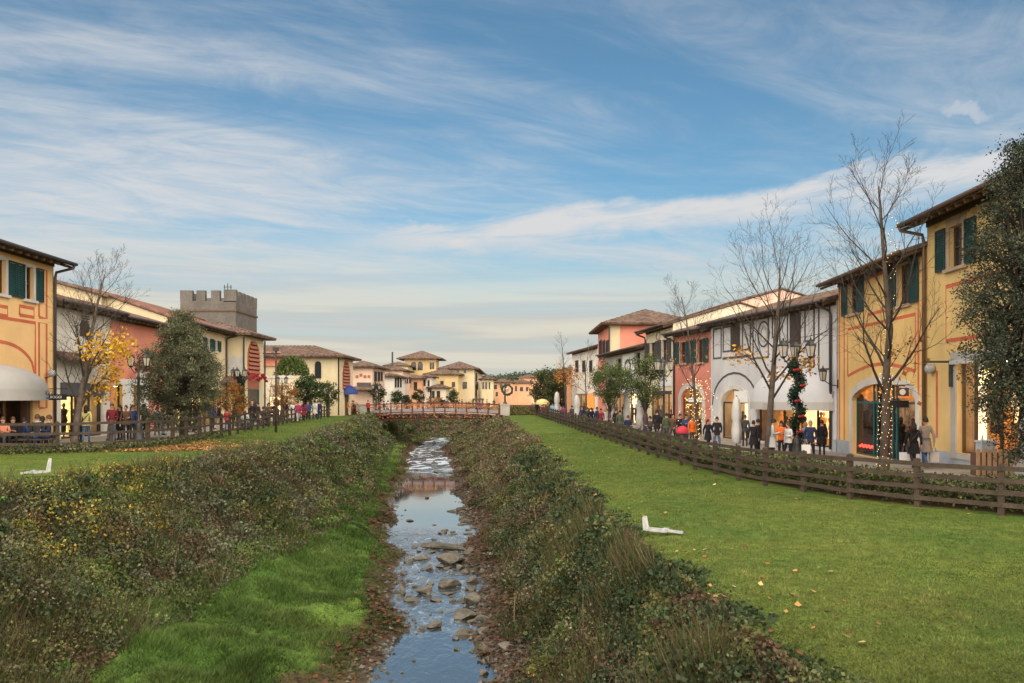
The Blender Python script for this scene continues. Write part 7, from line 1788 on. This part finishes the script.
def person(px, Y, label, coat, trousers='dark grey', pose='stand', face=0, hair='short', hc='dark', skirt=None, h=1.74, extra=(), z=None, group=None):
    """face: 0 looks at the camera, 180 shows the back"""
    x = atx(px, Y); zz = gz(x, Y) + .03 if z is None else z
    o = link('person', BODY[pose]); o.location = (x, Y, zz - (.43 * h / 1.78 if pose == 'sit' else 0) - .01); s = h / 1.78; o.scale = (s * .95, s * .98, s); o.rotation_euler = (0, 0, R(face))
    tag(o, label, 'person', group)
    for i, m in enumerate((M('skin'), cloth(coat), cloth(trousers), M('shoe'))): o.material_slots[i].link = 'OBJECT'; o.material_slots[i].material = m
    def add(k, m=None):
        c = link({'short': 'hair', 'long': 'hair'}.get(k, 'coat' if k in ('long_coat', 'jacket') else k), HM[k], o)
        if pose == 'phone' and k in ('short', 'long', 'hat', 'eyes', 'mouth'): c.location = (0, -.03, 0)
        if m: c.material_slots[0].link = 'OBJECT'; c.material_slots[0].material = m
    add(hair, M('hair_' + hc) if hair != 'hat' else cloth(hc))
    add('eyes'); add('mouth')
    if skirt: add(skirt, cloth(coat))
    for k in extra: add(k.split(':')[0], cloth(k.split(':')[1]) if ':' in k else None)
    return o
for px, Y, c, t, f, lab in [(411, 145.5, 'navy', 'black', -40, 'person in navy beyond the bridge below the coral house'), (427, 146, 'pale grey', 'navy', 90, 'person in pale grey beyond the middle of the bridge'), (447, 148, 'dark blue', 'black', 10, 'person in dark blue right of the low white shop front'), (462, 147, 'black', 'brown', 120, 'person in black beyond the bridge before the tower house'), (487, 149, 'beige grey', 'black', -60, 'person in beige beyond the right part of the bridge'), (494, 146, 'charcoal', 'black', 30, 'person in charcoal beyond the right end of the bridge')]:
    person(px, Y, lab, c, t, 'walk', f, 'short', 'dark', 'jacket', 1.74, group='people beyond the bridge')
GL, GR = 'people on the left promenade', 'people on the right promenade'
for a in [
    # left promenade
    (3, 31.2, 'person in a salmon jacket at the far left edge under the awning', 'salmon', 'dark grey', 'sit', 20, 'short', 'brown', None, 1.74),
    (13, 31.5, 'person in black sitting behind the fence under the grey awning', 'black', 'black', 'sit', 30, 'short', 'brown', None, 1.72),
    (24, 32.4, 'person in dark blue sitting between the black-clad sitter and the hooded man', 'dark blue', 'jeans blue', 'sit', 150, 'short', 'dark', None, 1.64),
    (37.5, 31.4, 'person in charcoal with a pale grey scarf, sitting back to the fence', 'charcoal', 'jeans blue', 'sit', 190, 'short', 'brown', None, 1.85, ('scarf:pale grey',)),
    (42.5, 32.3, 'long-haired person in black between two sitters by the orange shop', 'black', 'black', 'sit', 170, 'long', 'dark', None, 1.72),
    (49, 31.6, 'person in a navy jacket sitting turned left by the drainpipe', 'navy', 'navy', 'sit', -60, 'short', 'brown', None, 1.80),
    (79.5, 36.5, 'person in burgundy and black standing behind the yellow-leaved tree', 'burgundy', 'black', 'stand', 160, 'short', 'dark', 'jacket', 1.76),
    (86, 36.0, 'person in a bright yellow coat outside the lit white shop', 'yellow', 'jeans blue', 'walk', 200, 'long', 'dark', 'jacket', 1.72, ('shoulder_bag',)),
    (112, 37.5, 'person in a burgundy jacket and jeans before the white porch', 'burgundy', 'jeans blue', 'pocket', 10, 'short', 'brown', 'jacket', 1.80),
    (120, 38.2, 'person in a long black coat just right of the burgundy jacket', 'black', 'black', 'phone', -20, 'long', 'dark', 'long_coat', 1.72),
    (126, 37.2, 'stocky person in brown and black before the white porch column', 'brown', 'black', 'bag', 30, 'short', 'dark', 'jacket', 1.70),
    (132.5, 38.4, 'person in a dark blue jacket just left of the twin-lantern lamp', 'dark blue', 'charcoal', 'stand', 60, 'long', 'brown', 'jacket', 1.72),
    (144, 41, 'person in charcoal right of the twin-lantern lamp', 'charcoal', 'black', 'walk', 80, 'short', 'dark', 'long_coat', 1.74),
    (157, 43, 'person in a pale blue jacket under the evergreen oak', 'pale blue', 'jeans blue', 'walk', 200, 'short', 'brown', 'jacket', 1.6),
    (163.5, 44, 'person in white and pale blue partly hidden by the evergreen oak', 'white', 'pale blue', 'stand', 150, 'long', 'fair', 'jacket', 1.6),
    (197, 47, 'person in dark grey right of the evergreen oak trunk', 'dark grey', 'black', 'walk', -80, 'short', 'dark', 'jacket', 1.72),
    (212, 50, 'person in navy between the evergreen oak and the small autumn tree', 'navy', 'charcoal', 'stand', 20, 'long', 'brown', 'jacket', 1.70),
    (219, 51, 'person in white trousers and a black jacket before the cream shop', 'black', 'white', 'walk', 120, 'short', 'dark', 'jacket', 1.74),
    (227, 49.5, 'small person in a bright red jacket below the red and yellow autumn tree', 'red', 'dark blue', 'stand', 190, 'short', 'dark', 'jacket', 1.35),
    (236, 53, 'person in purple beside the garlanded lamp before the louvred block', 'purple', 'black', 'pocket', 0, 'short', 'dark', 'jacket', 1.7),
    (245, 51, 'person in a white jumper sitting below the louvre', 'white', 'pale grey', 'sit', 180, 'short', 'fair', None, 1.75),
    (252, 57, 'person in black with grey hair before the louvred block door', 'black', 'black', 'stand', 30, 'short', 'grey', 'jacket', 1.76),
    (258, 58, 'person in a charcoal jacket right of the grey-haired one', 'charcoal', 'black', 'stand', -40, 'short', 'dark', 'jacket', 1.7),
    (263.5, 57, 'person in dark grey sitting at the corner of the louvred block', 'dark grey', 'black', 'sit', 160, 'short', 'dark', None, 1.85),
    (268.5, 59, 'person in a brown coat left of the tall street pole', 'brown', 'black', 'phone', 40, 'long', 'dark', 'long_coat', 1.68),
    (287, 68, 'person in black by the slim street lamp', 'black', 'charcoal', 'walk', 100, 'short', 'dark', 'jacket', 1.76),
    (292.5, 66, 'person all in white walking by the orange-tipped tree', 'white', 'white', 'walk', 60, 'long', 'fair', 'jacket', 1.72),
    (298, 65, 'person in a magenta jacket next to the one in white', 'magenta', 'pale grey', 'walk', 30, 'short', 'dark', 'jacket', 1.74),
    (303.5, 66.5, 'person in a long burgundy coat under the dense round tree', 'burgundy', 'black', 'walk', 200, 'long', 'dark', 'long_coat', 1.72),
    (308, 70, 'person in dark blue behind the long burgundy coat', 'dark blue', 'black', 'stand', 10, 'short', 'brown', 'jacket', 1.74),
    (315, 72, 'person in a grey coat and dark trousers under the smaller olive tree', 'grey', 'navy', 'walk', 170, 'short', 'dark', 'long_coat', 1.76),
    (319.5, 74, 'person in navy just left of the dark notice board', 'navy', 'navy', 'pocket', -30, 'short', 'dark', 'jacket', 1.76),
    (347, 92, 'person in orange by the red shrubs and the blue awning', 'orange', 'brown', 'walk', 60, 'short', 'dark', 'jacket', 1.7),
    (368, 98, 'person in red with a white scarf at the left bridge end', 'red', 'black', 'stand', 40, 'short', 'dark', 'jacket', 1.74, ('scarf:white',)),
]: person(*a[:11], extra=a[11] if len(a) > 11 else (), group=GL)
for i, (px, dy, c, t, f, lab) in enumerate([(384, 2, 'navy', 'black', 90, 'person in navy crossing the left part of the bridge'), (388, 3.4, 'white', 'dark blue', 80, 'person in white crossing the left part of the bridge'), (423, 2.2, 'black', 'black', -90, 'person in black alone at the middle of the bridge'), (476, 1.5, 'charcoal', 'black', 100, 'person in charcoal near the right end of the bridge'), (480, 2.6, 'purple', 'black', 70, 'person in purple near the right end of the bridge')]):
    tt = (atx(px, 100) - BX0) / (BX1 - BX0); person(px, 100 + dy, lab, c, t, 'walk', f, 'short', 'dark', 'jacket', 1.72, z=BZ + .26 * (1 - (2 * tt - 1) ** 2), group='people on the bridge')
for a in [
    # right promenade
    (913.5, 27.6, 'person in a black hooded coat with a shoulder bag walking away by the yellow shop', 'black', 'charcoal', 'walk', 175, 'long', 'dark', 'long_coat', 1.66, ('shoulder_bag',)),
    (925.5, 27.8, 'person in a long grey coat and jeans walking away by the drainpipe', 'beige grey', 'jeans blue', 'walk', 185, 'short', 'dark', 'long_coat', 1.82),
    (773, 33.6, 'person in a pale grey coat looking down at a phone by the garlanded lamp', 'pale grey', 'black', 'phone', 70, 'short', 'dark', 'long_coat', 1.78),
    (781.5, 34.6, 'person in a bright orange jacket between two grey-coated people', 'orange', 'black', 'phone', -30, 'long', 'dark', None, 1.70),
    (788.5, 33.8, 'person in a grey jacket facing the pale grey coat at the lamp foot', 'grey', 'black', 'bag', -70, 'long', 'brown', 'jacket', 1.64),
    (805.5, 35.6, 'person in pale blue half hidden right of the garlanded lamp', 'pale blue', 'white', 'stand', 30, 'long', 'fair', 'jacket', 1.62),
    (810.5, 34.0, 'person in a navy jacket standing right of the garlanded lamp', 'navy', 'black', 'pocket', -20, 'short', 'fair', 'jacket', 1.72),
    (822, 37.0, 'person in black at the white shop window behind the dark wall pipe', 'black', 'black', 'stand', 170, 'short', 'dark', 'long_coat', 1.7),
    (753.5, 36.8, 'person in black just left of the wide bare tree', 'black', 'black', 'stand', 160, 'short', 'dark', 'long_coat', 1.70),
    (758, 38.0, 'person in charcoal partly behind the wide bare tree', 'charcoal', 'black', 'stand', -140, 'short', 'dark', 'jacket', 1.74),
    (745, 44, 'person in dark grey standing inside the arch of the white shop', 'dark grey', 'charcoal', 'stand', 180, 'short', 'brown', 'jacket', 1.76),
    (708, 41.5, 'person in a long black coat walking beside the one in jeans', 'black', 'black', 'walk', 10, 'long', 'dark', 'long_coat', 1.60),
    (717, 41.0, 'person in a black jacket and blue jeans with hands in pockets', 'black', 'jeans blue', 'pocket', -10, 'short', 'dark', 'jacket', 1.76),
    (692, 44.5, 'person in burgundy and orange behind the slender lit tree', 'orange', 'brown', 'stand', 20, 'short', 'brown', 'jacket', 1.66),
    (686, 46, 'person in dark blue behind the red pushchair hood', 'dark blue', 'black', 'phone', 0, 'short', 'dark', 'jacket', 1.74),
    (680, 46.5, 'person in black pushing the red pushchair', 'black', 'black', 'phone', 10, 'short', 'dark', 'jacket', 1.76),
    (673, 47, 'person in brown left of the pushchair', 'brown', 'charcoal', 'walk', -40, 'short', 'dark', 'jacket', 1.74),
    (666.5, 48.5, 'person in a grey-green jacket at the foot of the lamp with the black sign', 'green', 'dark grey', 'pocket', 170, 'short', 'dark', 'jacket', 1.74),
    (657, 51, 'tall person in black before the cream shop window', 'black', 'black', 'stand', 150, 'short', 'dark', 'long_coat', 1.84),
    (650, 51.5, 'person in dark grey sitting under the right leafy tree', 'dark grey', 'navy', 'sit', -70, 'short', 'dark', None, 1.9),
    (645.5, 55.5, 'person in purple behind the right leafy tree trunk', 'purple', 'black', 'stand', 40, 'long', 'dark', 'jacket', 1.7),
    (628, 54, 'person in navy sitting left of the tall closed parasol', 'navy', 'navy', 'sit', 180, 'short', 'brown', None, 1.85),
    (620, 54.5, 'person in green and jeans left of the sitting navy jacket', 'green', 'jeans blue', 'stand', 170, 'short', 'dark', 'jacket', 1.76),
    (616, 57, 'person in black left of the green jacket', 'black', 'black', 'stand', 20, 'short', 'dark', 'jacket', 1.74),
    (606, 61, 'person in white under the left leafy tree', 'white', 'pale grey', 'walk', 30, 'long', 'fair', 'jacket', 1.7),
    (601, 60, 'person in burgundy with dark trousers left of the one in white', 'burgundy', 'navy', 'walk', 0, 'short', 'dark', 'jacket', 1.76),
    (597, 64, 'person in dark blue near the lit orange sign', 'dark blue', 'black', 'stand', 50, 'short', 'dark', 'jacket', 1.74),
    (591.5, 63, 'person in black and jeans below the lit orange sign', 'black', 'jeans blue', 'walk', 170, 'short', 'dark', 'jacket', 1.76),
    (587.5, 66, 'person in charcoal right of the rusty-leaved tree', 'charcoal', 'black', 'walk', 10, 'long', 'dark', 'long_coat', 1.68),
    (582, 69, 'person in navy left of the rusty-leaved tree', 'navy', 'charcoal', 'stand', -20, 'short', 'dark', 'jacket', 1.74),
    (572, 72, 'person in dark grey left of the small closed parasol', 'dark grey', 'black', 'walk', 150, 'short', 'dark', 'jacket', 1.74),
    (563, 75, 'person in a bright purple coat by the thin orange-leaved tree', 'purple', 'purple', 'walk', 20, 'long', 'dark', 'long_coat', 1.7),
    (552.5, 84, 'person in pale blue left of the closed parasol by the round trees', 'pale blue', 'navy', 'walk', 0, 'short', 'dark', 'jacket', 1.76),
    (548, 88, 'person in brown near the pale yellow parasol', 'brown', 'black', 'walk', 30, 'short', 'dark', 'jacket', 1.74),
    (543, 91, 'person in red under the pale yellow parasol', 'red', 'brown', 'stand', 10, 'short', 'dark', 'jacket', 1.5),
    (537, 95, 'person in black at the far end of the right fence', 'black', 'black', 'walk', 170, 'short', 'dark', 'jacket', 1.74),
]: person(*a[:11], extra=a[11] if len(a) > 11 else (), group=GR)
# benches and stools that carry the people sitting
def seat(px, Y, label, w=.5, cat='stool'):
    x = atx(px, Y); o = Vector((x, Y + .03, gz(x, Y))); root = empty('stool' if w < 1 else 'bench', o, label, cat, 'seats on the promenades'); q = MB(); q.box(o + Vector((0, 0, .41)), w, .42, .06); q.build('seat', M('wood_fence'), root, o)
    for sx in (-1, 1):
        for sy in (-1, 1): q = MB(); q.box(o + Vector((sx * (w / 2 - .05), sy * .16, .18)), .06, .06, .42); q.build('leg', M('iron_black'), root, o)
seat(8, 31.4, 'wooden bench below the two sitters under the awning', 1.6, 'bench'); seat(24, 32.4, 'wooden stool below the sitter in dark blue'); seat(38, 31.4, 'wooden stool below the sitter with the pale scarf'); seat(42.5, 32.3, 'wooden stool below the long-haired sitter'); seat(49, 31.6, 'wooden stool below the sitter in the navy jacket by the drainpipe')
seat(245, 51, 'wooden stool below the sitter in the white jumper'); seat(263.5, 57, 'wooden stool below the sitter at the louvred block corner'); seat(650, 51.5, 'wooden stool below the sitter under the right leafy tree'); seat(628, 54, 'wooden stool below the sitter beside the tall parasol')
